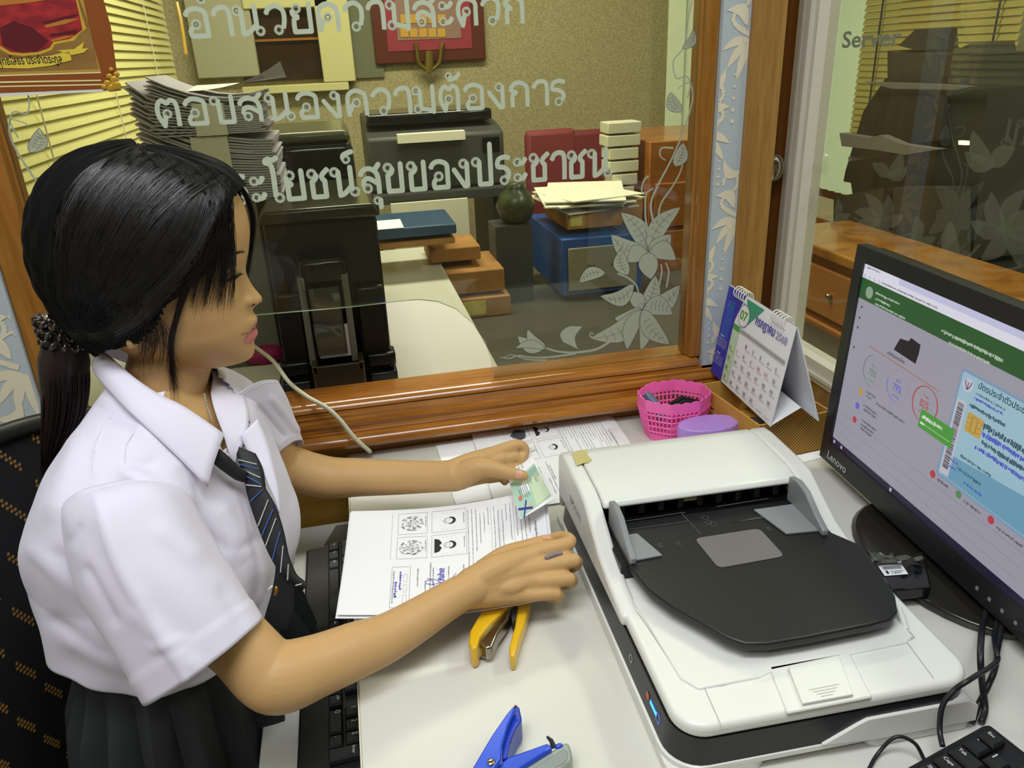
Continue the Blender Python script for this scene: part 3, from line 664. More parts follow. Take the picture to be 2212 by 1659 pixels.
for i, (x_, r_) in enumerate((((1160, 1195), '#8e3b38'), ((1240, 1285), '#8a2e35'))):
    YC = 3.12+.36*i; p = A(x_[0], 400, YC); q = A(x_[1], 280, YC)
    c_ = T('office_chair', ['dark red padded chair behind the leaning box stack, left one', 'dark red padded chair behind the leaning box stack, right one'][i], 'chair', (p.x+.05, YC, 0), 0, 'red chairs in the next room')
    bx((p.x-.04, YC, .62), (p.x+.17, YC+.05, q.z)).build('backrest', mat('chair_red', '#7d2c30', .7), c_, bev=.02)
    bx((p.x-.04, YC-.22, .42), (p.x+.17, YC+.03, .5)).build('seat', M_black, c_, bev=.02)
    for lx, ly in ((-.03, YC-.2), (.16, YC-.2), (-.03, YC), (.16, YC)): MB().tube([(p.x+lx, ly, 0), (p.x+lx, ly, .43)], .012, 8).build('leg', M_chrome, c_)
# black office printer on its table
pt = T('office_printer', 'big black office printer with paper in its open top tray', 'printer', (.4, 2.9, .6))
a = A(803, 420, 2.85); b = A(1090, 330, 2.85); zt = A(930, 262, 2.85).z
mb = MB(); x0_, x1_ = a.x, b.x
mb.prism([(0, a.z), (0, A(803, 300, 2.85).z), (.06, zt-.03), (.42, zt+.02), (.42, a.z)], lambda u, v: Vector((x0_, 2.85+u, v)), lambda u, v: Vector((x1_, 2.85+u, v)))
mb.build('body', M_darkg, pt, bev=.012)
bx((x0_+.01, 2.9, zt-.01), (x1_-.03, 3.2, zt+.03)).build('scanner_lid', M_blackg, pt, bev=.01)
p = A(858, 308, 2.845); q = A(1000, 280, 2.845); bx((p.x, 2.80, p.z), (q.x, 2.846, q.z)).build('output_paper', M_paper2, pt)
bx((x1_-.08, 2.84, a.z+.12), (x1_-.02, 2.85, a.z+.17)).build('control_panel', M_blackg, pt)
ot = T('printer_table', 'dark table under the big black office printer', 'table', (.45, 3.0, 0))
bx((x0_-.05, 2.78, a.z-.03), (x1_+.02, 3.30, a.z)).build('table_top', M_darkg, ot)
for x_ in (x0_, x1_-.03): bx((x_-.02, 2.85, 0), (x_+.02, 3.3, a.z-.03)).build('side_panel', M_darkg, ot)
p = A(850, 500, 2.75); q = A(1010, 428, 2.75); bx((p.x, 2.75, p.z-.15), (q.x, 2.765, q.z)).build('white_board', M_paper2, None, label='plain white board standing under the office printer', cat='board')
# dark green vase
v = A(1115, 480, 2.45); hv = A(1115, 395, 2.45).z-v.z
vs = MB(); vs.loft([[v+Vector((math.cos(t_*.3927)*r_, math.sin(t_*.3927)*r_, h_*hv)) for t_ in range(16)] for h_, r_ in ((0, .03), (.1, .05), (.45, .065), (.75, .05), (.9, .03), (1, .035))])
vs.build('vase', mat('vase_green', '#343d26', .3), None, label='dark green vase beside the black office printer', cat='vase', smooth=180, origin=v)
bx((v.x-.08, 2.40, zc), (v.x+.04, 2.52, v.z)).build('vase_stand', M_darkg, None, label='dark block under the green vase', cat='stand')
# far wall: window with cream frame, framed certificate, vertical curtain
YF = 3.745
fw = T('wall_cabinet_frame', 'cream framed glass cabinet with dark inside on the far wall', 'cabinet', A(590, 205, YF))
def fbx(p0, p1, y0_, y1_): 
    a = A(*p0, YF); b = A(*p1, YF); return bx((min(a.x, b.x), y0_, min(a.z, b.z)), (max(a.x, b.x), y1_, max(a.z, b.z)))
M_cf = mat('cream_frame', '#cfc991', .6)
fbx((432, 170), (528, -60), YF-.05, YF).build('frame_stile', mat('grey_stile', '#aaa68c', .6), fw, bev=.004)
fbx((528, 205), (752, 176), YF-.06, YF).build('frame_rail', M_cf, fw, bev=.004)
fbx((700, 178), (742, -60), YF-.06, YF).build('frame_stile', M_cf, fw, bev=.004)
fbx((528, 22), (700, -60), YF-.06, YF).build('frame_rail', M_cf, fw, bev=.004)
fbx((528, 178), (700, 20), YF-.012, YF-.002).build('dark_pane', mat('dark_brown_gloss', '#33200f', .1), fw)
fbx((528, 92), (700, 80), YF-.03, YF-.012).build('shelf_edge', M_cab, fw)
gp = fbx((752, 170), (808, -60), YF-.01, YF); gp.build('curtain_panel', mat('green_grey', '#6d6f56', .8), None, label='dull green curtain strip left of the red certificate', cat='curtain')
pf = T('framed_certificate', 'red certificate in dark gold frame on the patterned wall', 'picture', A(925, 140, YF))
fbx((812, 140), (1038, -60), YF-.03, YF).build('frame', mat('frame_darkred', '#5b2418', .35), pf, bev=.006)
fbx((838, 112), (1008, -60), YF-.034, YF-.03).build('mat_board', mat('board_red', '#93283a', .6), pf)
fbx((858, 88), (985, -60), YF-.037, YF-.034).build('picture_sheet', mat('sheet_mauve', '#8f6e63', .6), pf)
gs = MB()
for i in range(5):
    for j in range(2):
        p = A(876+20*i, 80-30*j, YF-.039); gs.box((p.x-.02, YF-.040, p.z), (p.x+.014, YF-.037, p.z+.035))
gs.build('gold_squares', mat('gold_yellow', '#c79a3e', .4), pf)
em = MB(); 
for q in (-1, 1): em.tube(spl([A(927+q*8, 150, YF-.05), A(927+q*22, 135, YF-.05), A(927+q*26, 108, YF-.05), A(927+q*30, 92, YF-.05)], 5), .010, 6)
em.tube([A(927, 155, YF-.05), A(927, 110, YF-.05)], .02, 8).build('emblem', mat('gilt2', '#7d6a2a', .35, metal=.5), pf, smooth=60)
# vertical blinds at the far right + wood dado
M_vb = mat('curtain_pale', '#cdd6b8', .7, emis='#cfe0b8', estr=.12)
vb = T('vertical_blind', 'pale green white vertical blind at the far right corner', 'blind', A(1490, 300, YF))
n0 = A(1440, 150, 3.6).x
for i in range(9): bx((n0+.085*i, 3.6, .985), (n0+.085*i+.078, 3.605, 2.3), Matrix.Translation(Vector((n0+.085*i, 3.6, 0))) @ Matrix.Rotation(-.25, 4, 'Z') @ Matrix.Translation(Vector((-n0-.085*i, -3.6, 0)))).build('slat', M_vb, vb)
dd = bx((1.1, 3.70, 0), (3.2, 3.748, .975)); st('baseboard_far', dd, M_cab)
bx((1.1, 3.68, .975), (3.2, 3.75, 1.0)).build('trim_12', M_cab, None, kind='structure')
# ================================================================== server room and solid stand-ins for reflections behind the right-hand glass
XS = 2.3
sb = T('venetian_blind', 'yellow cream venetian blind built behind the Server glass as a reflection', 'blind', (XS, 1.7, 1.1))  # reflected blind of the next room, added here as a solid one
p0 = B(2205, 60, XS).y; p1 = B(1865, 60, XS).y; z0 = B(2000, 330, XS).z; s0 = None
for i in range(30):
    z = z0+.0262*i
    if s0 is None: s0 = MB().prism([(-a, b) for a, b in cross], lambda a, b: Vector((XS+a*1.6, p0, z+b)), lambda a, b: Vector((XS+a*1.6, p1, z+b))).build('slat', mat('blind_slat_reflected', '#b5aa62', .4), sb, smooth=60)
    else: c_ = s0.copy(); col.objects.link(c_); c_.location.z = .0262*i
for px_ in (1900, 2150): a = B(px_, 60, XS-.02); MB().tube([(XS-.02, a.y, z0-.05), (XS-.02, a.y, z0+.8)], .004, 6).build('cord', M_darkg, sb)
MB().box((XS-.02, p0, z0+.78), (XS+.02, p1, z0+.82)).build('head_rail', M_slat, sb)
vb2 = T('vertical_blind', 'pale green vertical blind behind the left part of the Server glass', 'blind', (2.4, 2.4, .9))
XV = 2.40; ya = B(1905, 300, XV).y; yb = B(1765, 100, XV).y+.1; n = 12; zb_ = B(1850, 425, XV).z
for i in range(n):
    y_ = ya+(yb-ya)*i/n; bx((XV, y_, zb_), (XV+.004, y_+(yb-ya)/n*.84, 2.4), Matrix.Translation(Vector((XV, y_, 0))) @ Matrix.Rotation(.40, 4, 'Z') @ Matrix.Translation(Vector((-XV, -y_, 0)))).build('slat', mat('curtain_pale2', '#b9c6a4', .7, emis='#c4d8b0', estr=.5), vb2)  # slats made brighter by emission in the material
sd = T('server_room_dado', 'low orange brown wooden counter wall behind the Server glass', 'counter', (2.2, 1.5, 0))
bx((2.05, -1.2, 0), (2.28, 3.6, zb_-.04)).build('body', M_cab, sd, bev=.004)
bx((2.0, -1.2, zb_-.04), (2.3, 3.6, zb_-.01)).build('worktop', M_post, sd, bev=.004)
for i in range(6): bx((2.035, .1+.5*i, .1), (2.05, .56+.5*i, zb_-.12)).build('door_panel', M_door, sd, bev=.006)
wz = B(1900, 572, 1.32).z
lw = T('wooden_counter', 'orange brown panelled wooden counter close behind the Server glass', 'counter', (1.45, 1.0, 0))
bx((1.32, -1.0, 0), (1.56, 2.18, wz-.03)).build('body', mat('counter_wood', '#96602a', .4, c2='#a9713a', nscale=6, nstretch=(1, .2, 1)), lw, bev=.004)
bx((1.29, -1.02, wz-.03), (1.58, 2.20, wz)).build('worktop', M_post, lw, bev=.006)
for i in range(6):
    dpn = bx((1.305, -.97+.52*i, .08), (1.32, -.49+.52*i, wz-.22)).build('door_panel', MT['counter_wood'], lw, bev=.006); bx((1.305, -.97+.52*i, wz-.20), (1.32, -.49+.52*i, wz-.06)).build('drawer_front', MT['counter_wood'], lw, bev=.005)
    MB().sphere((1.30, -.74+.52*i, wz-.13), .010, 6).build('knob', M_chrome, dpn, smooth=180)
# dark reflection in the glass, built as a solid shape with papers
ec = T('reflection_shape', 'dark olive shape with papers, a reflection in the Server glass built solid', 'cabinet', (1.6, 1.15, 0))
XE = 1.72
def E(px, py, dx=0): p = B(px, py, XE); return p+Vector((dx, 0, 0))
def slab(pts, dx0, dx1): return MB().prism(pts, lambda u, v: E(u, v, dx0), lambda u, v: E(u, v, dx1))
M_ol = mat('reflection_olive', '#2a281c', .6); M_ol2 = mat('olive_dark', '#1d1c13', .6); M_ol3 = mat('olive_grey', '#343225', .6)
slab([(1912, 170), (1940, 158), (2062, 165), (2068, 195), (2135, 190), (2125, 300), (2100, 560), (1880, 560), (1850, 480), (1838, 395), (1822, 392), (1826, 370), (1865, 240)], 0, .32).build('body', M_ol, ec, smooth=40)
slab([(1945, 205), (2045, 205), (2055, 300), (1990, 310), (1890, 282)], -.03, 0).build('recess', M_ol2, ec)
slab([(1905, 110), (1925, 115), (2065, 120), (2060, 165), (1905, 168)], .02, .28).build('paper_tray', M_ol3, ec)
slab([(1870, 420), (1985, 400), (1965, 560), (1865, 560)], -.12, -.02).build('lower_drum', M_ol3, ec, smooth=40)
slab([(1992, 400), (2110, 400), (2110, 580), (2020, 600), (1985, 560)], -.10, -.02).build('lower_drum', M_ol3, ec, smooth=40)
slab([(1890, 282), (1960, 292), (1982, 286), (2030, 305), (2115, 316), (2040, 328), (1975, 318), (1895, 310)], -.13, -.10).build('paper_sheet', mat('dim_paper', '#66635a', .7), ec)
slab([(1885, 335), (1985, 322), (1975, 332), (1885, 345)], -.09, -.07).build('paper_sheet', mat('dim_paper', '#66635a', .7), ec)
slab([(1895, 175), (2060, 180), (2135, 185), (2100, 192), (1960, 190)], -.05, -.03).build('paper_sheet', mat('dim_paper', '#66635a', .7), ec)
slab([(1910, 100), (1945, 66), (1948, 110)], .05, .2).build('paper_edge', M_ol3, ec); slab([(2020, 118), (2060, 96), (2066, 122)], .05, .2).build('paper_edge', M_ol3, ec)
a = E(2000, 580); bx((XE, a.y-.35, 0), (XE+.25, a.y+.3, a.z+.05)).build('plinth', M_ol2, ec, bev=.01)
for q in ((2118, 300, 2136), (1995, 0, 0)):
    if q[2]: slab([(q[0], q[1]), (q[2], q[1]+1), (q[2], q[1]+10), (q[0], q[1]+9)], -.07, -.06).build('bright_bar', mat('bright_bar_white', '#fffbe8', .4, emis='#fff6d8', estr=1.2), ec)  # small glowing bar on the added reflection shape
# ================================================================== desk
dk = T('office_desk', 'white laminate desk with lower keyboard tray along the partition', 'desk', (.37, .8, 0))
bx((-.052, .38, .725), (RXW-.012, 1.2195, .75)).build('desk_top', M_desk, dk, bev=.0015)
bx((-.0535, .38, .7255), (-.052, 1.2195, .7495)).build('edge_band', mat('edge_cream', '#d9d2b8', .5), dk, label='cream edge band')
bx((-.175, .30, .63), (.25, 1.165, .65)).build('keyboard_tray', M_tray, dk, bev=.0015)
bx((.28, .42, 0), (.31, 1.15, .725)).build('side_panel', M_desk, dk); bx((.76, .42, 0), (.785, 1.15, .725)).build('side_panel', M_desk, dk)
bx((-.03, 1.15, .1), (.28, 1.165, .725)).build('back_panel', M_desk, dk)
bx((-.02, 1.0, 0), (0, 1.14, .63)).build('leg', M_desk, dk)
# ------------------------------------------------------------------ keyboards
M_key = mat('key_black', '#17181c', .5, bump=.05); M_kbd = mat('keyboard_body', '#121316', .45); M_leg = mat('key_legend', '#c9ccc8', .6)
def keyboard(name, label, M, rows, Lk, Dk, palm=.0):
    t = T(name, label, 'keyboard', M=M)
    mb = MB().prism([(0, 0), (0, .010), (palm+.01, .0125), (Dk-.012, .020), (Dk, .017), (Dk, .0)], lambda u, v: Vector((0, u, v)), lambda u, v: Vector((Lk, u, v)))
    mb.build('body', M_kbd, t, local=True, bev=.003)
    P = .019; y = Dk-.022; pr = {}; kd = {}
    leg = Print(lambda u, v: Vector((u, v, .0233+(v-palm)*.055)))
    for r in rows:
        x = .010
        for k_ in r:
            if isinstance(k_, (int, float)): x += k_*P; continue
            lab, w_, h_ = (k_+(1, 1))[:3] if isinstance(k_, tuple) else (k_, 1, 1)
            key = (w_, h_)
            zt = .0155+(y-palm)*.055
            if key not in kd:
                a, b = w_*P-.003, h_*P-.003
                o = MB().loft([[Vector((.0, .0, 0)), Vector((a, 0, 0)), Vector((a, b, 0)), Vector((0, b, 0))], [Vector((.0, .0, .006)), Vector((a, 0, .006)), Vector((a, b, .0065)), Vector((0, b, .0065))], [Vector((.0018, .0018, .0085)), Vector((a-.0018, .0018, .0085)), Vector((a-.0018, b-.0015, .009)), Vector((.0018, b-.0015, .009))]]).build('key', M_key, t, local=True)
                kd[key] = o
            else: o = kd[key].copy(); col.objects.link(o)
            o.location = (x, y-(h_-1)*P-P/2, zt-.002)
            s_ = .0095 if len(lab) < 2 else .0050
            if lab: leg.text(lab, x+.0035, y+.0015-P*.28+.002, s_, None, .01)
            x += w_*P
        y -= P
    leg.build('key_legends', M_leg, t, local=True)
    return t
R1 = [['Esc', 1, 'F1', 'F2', 'F3', 'F4', .5, 'F5', 'F6', 'F7', 'F8', .5, 'F9', 'F10', 'F11', 'F12', .25, 'Prt', 'Scr', 'Brk', .25, 'x', 'c', 'o', 'm'],
      ['`', '1', '2', '3', '4', '5', '6', '7', '8', '9', '0', '-', '=', ('Back', 2), .25, 'Ins', 'Hm', 'PU', .25, 'Num', '/', '*', '-'],
      [('Tab', 1.5), 'Q', 'W', 'E', 'R', 'T', 'Y', 'U', 'I', 'O', 'P', '[', ']', ('\\', 1.5), .25, 'Del', 'End', 'PD', .25, '7', '8', '9', ('+', 1, 2)],
      [('Caps', 1.75), 'A', 'S', 'D', 'F', 'G', 'H', 'J', 'K', 'L', ';', "'", ('Enter', 2.25), .25, 3, .25, '4', '5', '6'],
      [('Shift', 2.25), 'Z', 'X', 'C', 'V', 'B', 'N', 'M', ',', '.', '/', ('Shift', 2.75), 1.25, '↑', 1.25, '1', '2', '3', ('Enter', 1, 2)],
      [('Ctrl', 1.25), ('Fn', 1.25), ('Alt', 1.25), ('', 6.25), ('Alt', 1.25), ('Fn', 1.25), ('', 1.25), ('Ctrl', 1.25), .25, '←', '↓', '→', .25, ('0', 2), '.']]
# user looks along +X: keyboard x axis -> -Y, y axis -> +X
Mk = Matrix(((0, 1, 0, -.131), (-1, 0, 0, 1.082), (0, 0, 1, .650), (0, 0, 0, 1)))
keyboard('keyboard', 'black keyboard on the low tray under the white desk edge', Mk, R1, .455, .163, .032)
a = D(2139, 1556, .022); b = D(1985, 1632, .022); ux = (b-a).normalized(); ux.z = 0; ux.normalize()
# second keyboard: its left end faces the camera's lower right corner
uy = Vector((-ux.y, ux.x, 0)); uy = uy if uy.x < 0 else -uy
Y2 = -ux; X2 = Vector((Y2.y, -Y2.x, 0))
org = Vector((a.x, a.y, ZD+.0008))-Y2*.150
M2 = Matrix(((X2.x, Y2.x, 0, org.x), (X2.y, Y2.y, 0, org.y), (0, 0, 1, org.z), (0, 0, 0, 1)))
keyboard('keyboard', 'second black keyboard at the lower right beside the scanner', M2, R1, .455, .150, .015)
# ------------------------------------------------------------------ scanner
bl_ = D(1447, 1702); br_ = D(2103, 1574); ang = math.atan2(br_.y-bl_.y, br_.x-bl_.x)
S = Matrix.Translation(bl_+Vector((0, 0, .0005))) @ Matrix.Rotation(ang, 4, 'Z'); Si = S.inverted()
sn = T('document_scanner', 'white flatbed document scanner with black sloping feeder tray', 'scanner', M=S)
def LS(px, py, h): p = Si @ D(px, py, h); return (p.x, p.y)
W_, L_ = .314, .457
def slabS(poly, z0, z1): return MB().prism(poly, lambda u, v: Vector((u, v, z0)), lambda u, v: Vector((u, v, z1)))
def ringS(x0, y0, x1, y1, r, z, n=7): return [Vector((a, b, z)) for a, b in rrect(x0, y0, x1, y1, r, n)]
def loftS(L): return MB().loft([ringS(*q) for q in L])
loftS([(.001, .001, W_, L_, .035, .010), (.001, .001, W_, L_, .035, .0155), (.0035, .002, W_-.001, L_, .035, .0165)]).build('lower_body', M_white, sn, local=True, smooth=40)
slabS(rrect(.001, .001, .10, .06, .018), 0, .010).build('foot', M_white, sn, local=True, bev=.001); slabS(rrect(W_-.115, .001, W_, .06, .012), 0, .010).build('foot', M_white, sn, local=True, bev=.001)
slabS(rrect(.001, .05, .012, L_, .004), 0, .010).build('side_skirt', M_white, sn, local=True); slabS(rrect(W_-.012, .05, W_, L_, .004), 0, .010).build('side_skirt', M_white, sn, local=True)
loftS([(.0035, .002, W_-.001, L_, .035, .0167), (.008, .004, W_-.002, L_, .033, .0475)]).build('black_band', mat('scanner_black', '#191b20', .3), sn, local=True, smooth=40)
MB().prism([(.205, .012), (.150, .0175), (.185, .0345), (.195, .0385), (W_-.012, .0385), (W_-.001, .030), (W_-.001, .012)], lambda u, v: Vector((u, .05, v)), lambda u, v: Vector((u, -.0015+(v-.012)*.07, v))).build('front_cover', M_white, sn, local=True, bev=.001)
lidz0, lidz1 = .048, .064
slabS(rrect(.009, .003, W_-.004, .44, .030, 9), lidz0, lidz1).build('lid', M_white, sn, local=True, bev=.006, bseg=4)
rim = Print(lambda u, v: Vector((u, v, lidz1+.0004)))
M_seam = mat('seam_grey', '#a9aaa6', .6)
# recessed centre panel of the lid
cp = [LS(*p, lidz1+.0) for p in ((1300, 1200), (1345, 1275), (1425, 1395), (1470, 1465), (1510, 1488), (1560, 1482), (1640, 1462), (1672, 1447), (1750, 1430), (1800, 1420), (1860, 1408), (1960, 1387), (1975, 1378), (1965, 1366), (1945, 1360))]
rim.line(cp, .0012)
for a_, b_ in (((1522, 1488), (1560, 1574)), ((1960, 1390), (2016, 1466))): rim.line([LS(*a_, lidz1), LS(*b_, lidz1)], .0009)
rim.build('lid_seams', M_seam, sn, local=True)
poly = [LS(*p, lidz1+.004) for p in ((1320, 1215), (1470, 1462), (1510, 1485), (1640, 1460), (1672, 1445), (1800, 1418), (1960, 1385), (1972, 1372), (1880, 1240), (1745, 1100))]
slabS(poly, lidz1-.002, lidz1+.0022).build('centre_panel', M_white, sn, local=True, bev=.0015)
# latch
lt = [LS(*p, lidz1+.004) for p in ((1733, 1524), (1843, 1504), (1812, 1420), (1702, 1444))]
slabS([LS(*p, lidz1+.002) for p in ((1700, 1540), (1885, 1505), (1835, 1408), (1660, 1440))], lidz1-.002, lidz1+.0022).build('latch_surround', M_white, sn, local=True, bev=.002)
slabS(lt, lidz1+.002, lidz1+.0062).build('latch', M_white, sn, local=True, bev=.001)
pr = Print(lambda u, v: Vector((u, v, lidz1+.0064)))
def lerp2(a, b, t): return (a[0]+(b[0]-a[0])*t, a[1]+(b[1]-a[1])*t)
for i in range(4):
    a_ = lerp2(lt[0], lt[3], .08+.07*i); b_ = lerp2(lt[1], lt[2], .08+.07*i); pr.line([lerp2(a_, b_, .2+.06*(3-i)), lerp2(a_, b_, .8-.06*(3-i))], .0008)
pr.build('latch_ribs', M_seam, sn, local=True)
# automatic feeder housing
hz = .122
side = [(.455, .02), (.455, .098), (.452, .110), (.442, .118), (.420, hz-.001), (.34, .120), (.315, .116), (.285, .100), (.25, .082), (.21, .072), (.16, .0645), (.16, .05), (.44, .046)]
def arm(x0, x1, nm):
    MB().prism([(a, b) for a, b in side], lambda u, v: Vector((x0, u, v)), lambda u, v: Vector((x1, u, v))).build(nm, M_white, sn, local=True, bev=.005, bseg=3)
arm(.004, .026, 'feeder_side'); arm(W_-.030, W_-.004, 'feeder_side')
cov = [(.455, .03), (.455, .098), (.452, .110), (.442, .118), (.420, hz), (.36, hz-.001), (.325, .1195), (.308, .115), (.304, .108), (.308, .106), (.42, .106), (.42, .03)]
MB().prism(cov, lambda u, v: Vector((.0265, u, v)), lambda u, v: Vector((W_-.0305, u, v))).build('feeder_cover', M_white, sn, local=True, bev=.003, bseg=3)
M_sb = mat('slot_black', '#0b0b0c', .35)
slabS([(.022, .22), (W_-.028, .22), (W_-.028, .41), (.022, .41)], .064, .0845).build('feeder_bed', M_sb, sn, local=True)
slabS([(.022, .33), (W_-.028, .33), (W_-.028, .42), (.022, .42)], .084, .108).build('slot_back', M_sb, sn, local=True)
rl_ = MB()
for i in range(9): x = .05+.026*i; rl_.box((x, .315, .086), (x+.008, .33, .100))
rl_.build('rollers', mat('roller_grey', '#2c2c30', .4), sn, local=True, bev=.002)
bx((.135, .318, .094), (.160, .329, .098)).build('yellow_tab', mat('tab_yellow', '#c9c290', .6), sn, local=True)
# input tray
TZ = .088
tpix = [(1300, 1180), (1345, 1225), (1400, 1275), (1450, 1312), (1520, 1350), (1568, 1378), (1610, 1393), (1660, 1393), (1740, 1380), (1880, 1352), (1925, 1340), (1940, 1322), (1935, 1290), (1905, 1240), (1860, 1180), (1800, 1145), (1745, 1113)]
tp_ = [LS(x, y-6, TZ+.002) for x, y in tpix]; yb = .30
tp_ = [(min(max(a, .030), W_-.034) if b > .2 else a, b) for a, b in tp_]; tp_ = tp_[:-1]+[(W_-.034, tp_[-1][1]), (W_-.034, yb), (.030, yb)]
tr = slabS(tp_, TZ-.010, TZ).build('input_tray', mat('tray_black', '#191a1c', .42, bump=.12, bscale=900), sn, local=True, bev=.0025, bseg=3)
wp = [LS(*p, TZ) for p in ((1500, 1165), (1640, 1143), (1695, 1203), (1552, 1229))]
def roundpoly(P, r, n=4):
    out = []
    for i in range(len(P)):
        a = Vector(P[i-1]); b = Vector(P[i]); c = Vector(P[(i+1) % len(P)])
        p = b+(a-b).normalized()*r; q = b+(c-b).normalized()*r
        for k_ in range(n+1):
            t = k_/n; out.append(tuple(p*(1-t)**2+b*2*t*(1-t)+q*t*t))
    return out
slabS(roundpoly(wp, .008), TZ+.0002, TZ+.0008).build('clear_window', mat('window_grey', '#6f6c6c', .25, spec=.6), tr, local=True)
pr = Print(lambda u, v: Vector((u, v, TZ+.0006)))
for a_, b_, w2 in (((1470, 1108), (1515, 1157), .001), ((1583, 1130), (1688, 1113), .0012), ((1360, 1145), (1490, 1127), .001), ((1345, 1128), (1480, 1108), .0012), ((1548, 1096), (1660, 1078), .0014), ((1583, 1130), (1688, 1110), .0008)): pr.line([LS(*a_, TZ), LS(*b_, TZ)], w2)
for (x, y, s_) in ((1425, 1176, 4), (1465, 1172, 4), (1660, 1140, 4), (1697, 1134, 4), (1725, 1128, 4), (1380, 1190, 6), (1745, 1125, 6)):
    c = LS(x, y, TZ)
    for k_ in range(3): pr.rect(c[0]-.004, c[1]-.001-.003*k_, c[0]+.002*(s_-3), c[1]-.003*k_)
for (x, y) in ((1523, 1120), (1530, 1130), (1540, 1134)): c = LS(x, y, TZ); pr.ring(c[0], c[1], .004, .0008, 0, 360, 10)
pr.build('tray_marks', mat('mark_grey', '#55585a', .5), tr, local=True)
# paper guides
M_gd = mat('guide_grey', '#85888c', .35)
def guide(pts_base, pts_foot, x0, x1, nm):
    MB().prism(pts_base, lambda u, v: Vector((x0, u, v)), lambda u, v: Vector((x1, u, v))).build(nm, M_gd, sn, local=True, bev=.0015)
gl_ = [(.215, TZ+.0005), (.215, .096), (.235, .105), (.262, .122), (.282, .126), (.300, .122), (.300, TZ+.0005)]
g0 = LS(1310, 1150, .1)[0]
guide(gl_, None, .031, .039, 'paper_guide'); guide(gl_, None, W_-.046, W_-.038, 'paper_guide')
MB().prism([(.039, .22), (.072, .222), (.058, .27), (.039, .27)], lambda u, v: Vector((u, v, TZ+.0008)), lambda u, v: Vector((u, v, TZ+.0025))).build('guide_foot', M_gd, sn, local=True)
MB().prism([(W_-.046, .225), (W_-.085, .228), (W_-.098, .285), (W_-.046, .285)], lambda u, v: Vector((u, v, TZ+.0008)), lambda u, v: Vector((u, v, TZ+.0025))).build('guide_foot', M_gd, sn, local=True)
# supports of the tray and the white prop at the near right corner
bx((.10, .10, lidz1), (.20, .28, TZ-.010)).build('tray_support', mat('support_grey', '#c3c5c2', .5), sn, local=True)
a_ = LS(1940, 1318, .075); b_ = LS(1957, 1362, .062)
MB().tube([Vector((a_[0], a_[1], .078)), Vector((b_[0], b_[1], .063))], .0035, 8).build('tray_prop', M_white, sn, local=True)
# sticker residue, logo, buttons
pr = Print(lambda u, v: Vector((u, v, hz+.0008-.0)))
stp = [LS(*p, hz) for p in ((1236, 978), (1266, 973), (1270, 986), (1279, 994), (1271, 1001), (1262, 1002), (1246, 1008), (1240, 992))]
pr.poly(stp); pr.build('sticker_residue', mat('residue', '#c0b578', .7), sn, local=True)
pr = Print(lambda u, v: Vector((-.0026, u, v)))
u0, v0 = .315, .082
P_ = Print(lambda u, v: Vector((.0036, .385-u, .074+v))); P_.text('EPSON', 0, 0, .016, .052, .0); P_.build('maker_name', mat('logo_grey', '#8f9192', .5), sn, local=True)
def dot(nm, px, py, c, e=0, r=.004, txt=None):
    p = Si @ B(px, py, (S @ Vector((0, .1, .03))).x)
    P_ = Print(lambda u, v: Vector((.0060-.0007+v*.14, p.y+u, .033+v)))
    if txt == 'ring': P_.ring(0, 0, r, r*.35, 60, 400, 14)
    elif txt == 'bar': P_.rect(-.009, -r*.5, .009, r*.5)
    elif txt == 'sq': P_.frame(-r, -r, r, r, r*.3)
    else: P_.poly(circ(0, 0, r, 12))
    P_.build(nm, mat('c_'+nm, c, .4, emis=c if e else None, estr=e), sn, local=True)
dot('power_symbol', 1350, 1420, '#b9bcc0', 0, .004, 'ring'); dot('stop_button', 1390, 1490, '#c8552a'); dot('status_light', 1403, 1521, '#2f86ff', 3, .0045, 'bar'); dot('copy_symbol', 1414, 1545, '#4a7fd6', .6, .004, 'sq')
# ------------------------------------------------------------------ monitor
TL = C(1870, 567, 1.08); BLm = C(1798, 955, 1.19); dm = Vector((math.sin(math.radians(4)), math.cos(math.radians(4)), 0))
upm = (TL-BLm); Hs = upm.length; upm.normalize(); upm = (upm-dm*upm.dot(dm)).normalized(); rt = -dm     # screen right runs towards the camera
nm_ = rt.cross(upm).normalized(); nm_ = nm_ if nm_.x < 0 else -nm_
Ws = Hs*16/9; mo = T('monitor', 'black framed widescreen monitor showing a green headed registration page', 'monitor', M=Matrix(((rt.x, upm.x, nm_.x, TL.x), (rt.y, upm.y, nm_.y, TL.y), (rt.z, upm.z, nm_.z, TL.z), (0, 0, 0, 1))))
# local: x right, y up (screen goes 0..Ws, 0..-Hs), z towards viewer
M_bz = mat('bezel_black', '#222325', .38)
e = .021; eb = .034
bz = MB()
for a_, b_ in (((-e, -Hs-eb), (0, .022)), ((Ws, -Hs-eb), (Ws+e, .022)), ((0, 0), (Ws, .022)), ((0, -Hs-eb), (Ws, -Hs))): bz.box((a_[0], a_[1], -.012), (b_[0], b_[1], .004))
bz.build('bezel', M_bz, mo, local=True)
bx((-e+.004, -Hs-eb+.004, -.035), (Ws+e-.004, .018, -.012)).build('housing', M_black, mo, local=True, bev=.006)
def scr(lift): return lambda u, v: Vector((u*Ws, -v*Hs, lift))       # u,v in 0..1 from the top left
def E_(nm, c, s_=.9):
    return mat('screen_'+nm, '#060607', .35, emis=c, estr=s_)
scn = mk('screen', [(0, -Hs, .0005), (Ws, -Hs, .0005), (Ws, 0, .0005), (0, 0, .0005)], [(0, 1, 2, 3)], E_('page', '#9d9ba8', .92), mo, None, True)
LAY = [0]
def sc_(nm, c, fn, lift=None, s_=.9):
    LAY[0] += 1; p = Print(scr(.0006+.00004*LAY[0])); p.gap = .0012; fn(p); p.build(nm, E_(nm, c, s_), scn, local=True)
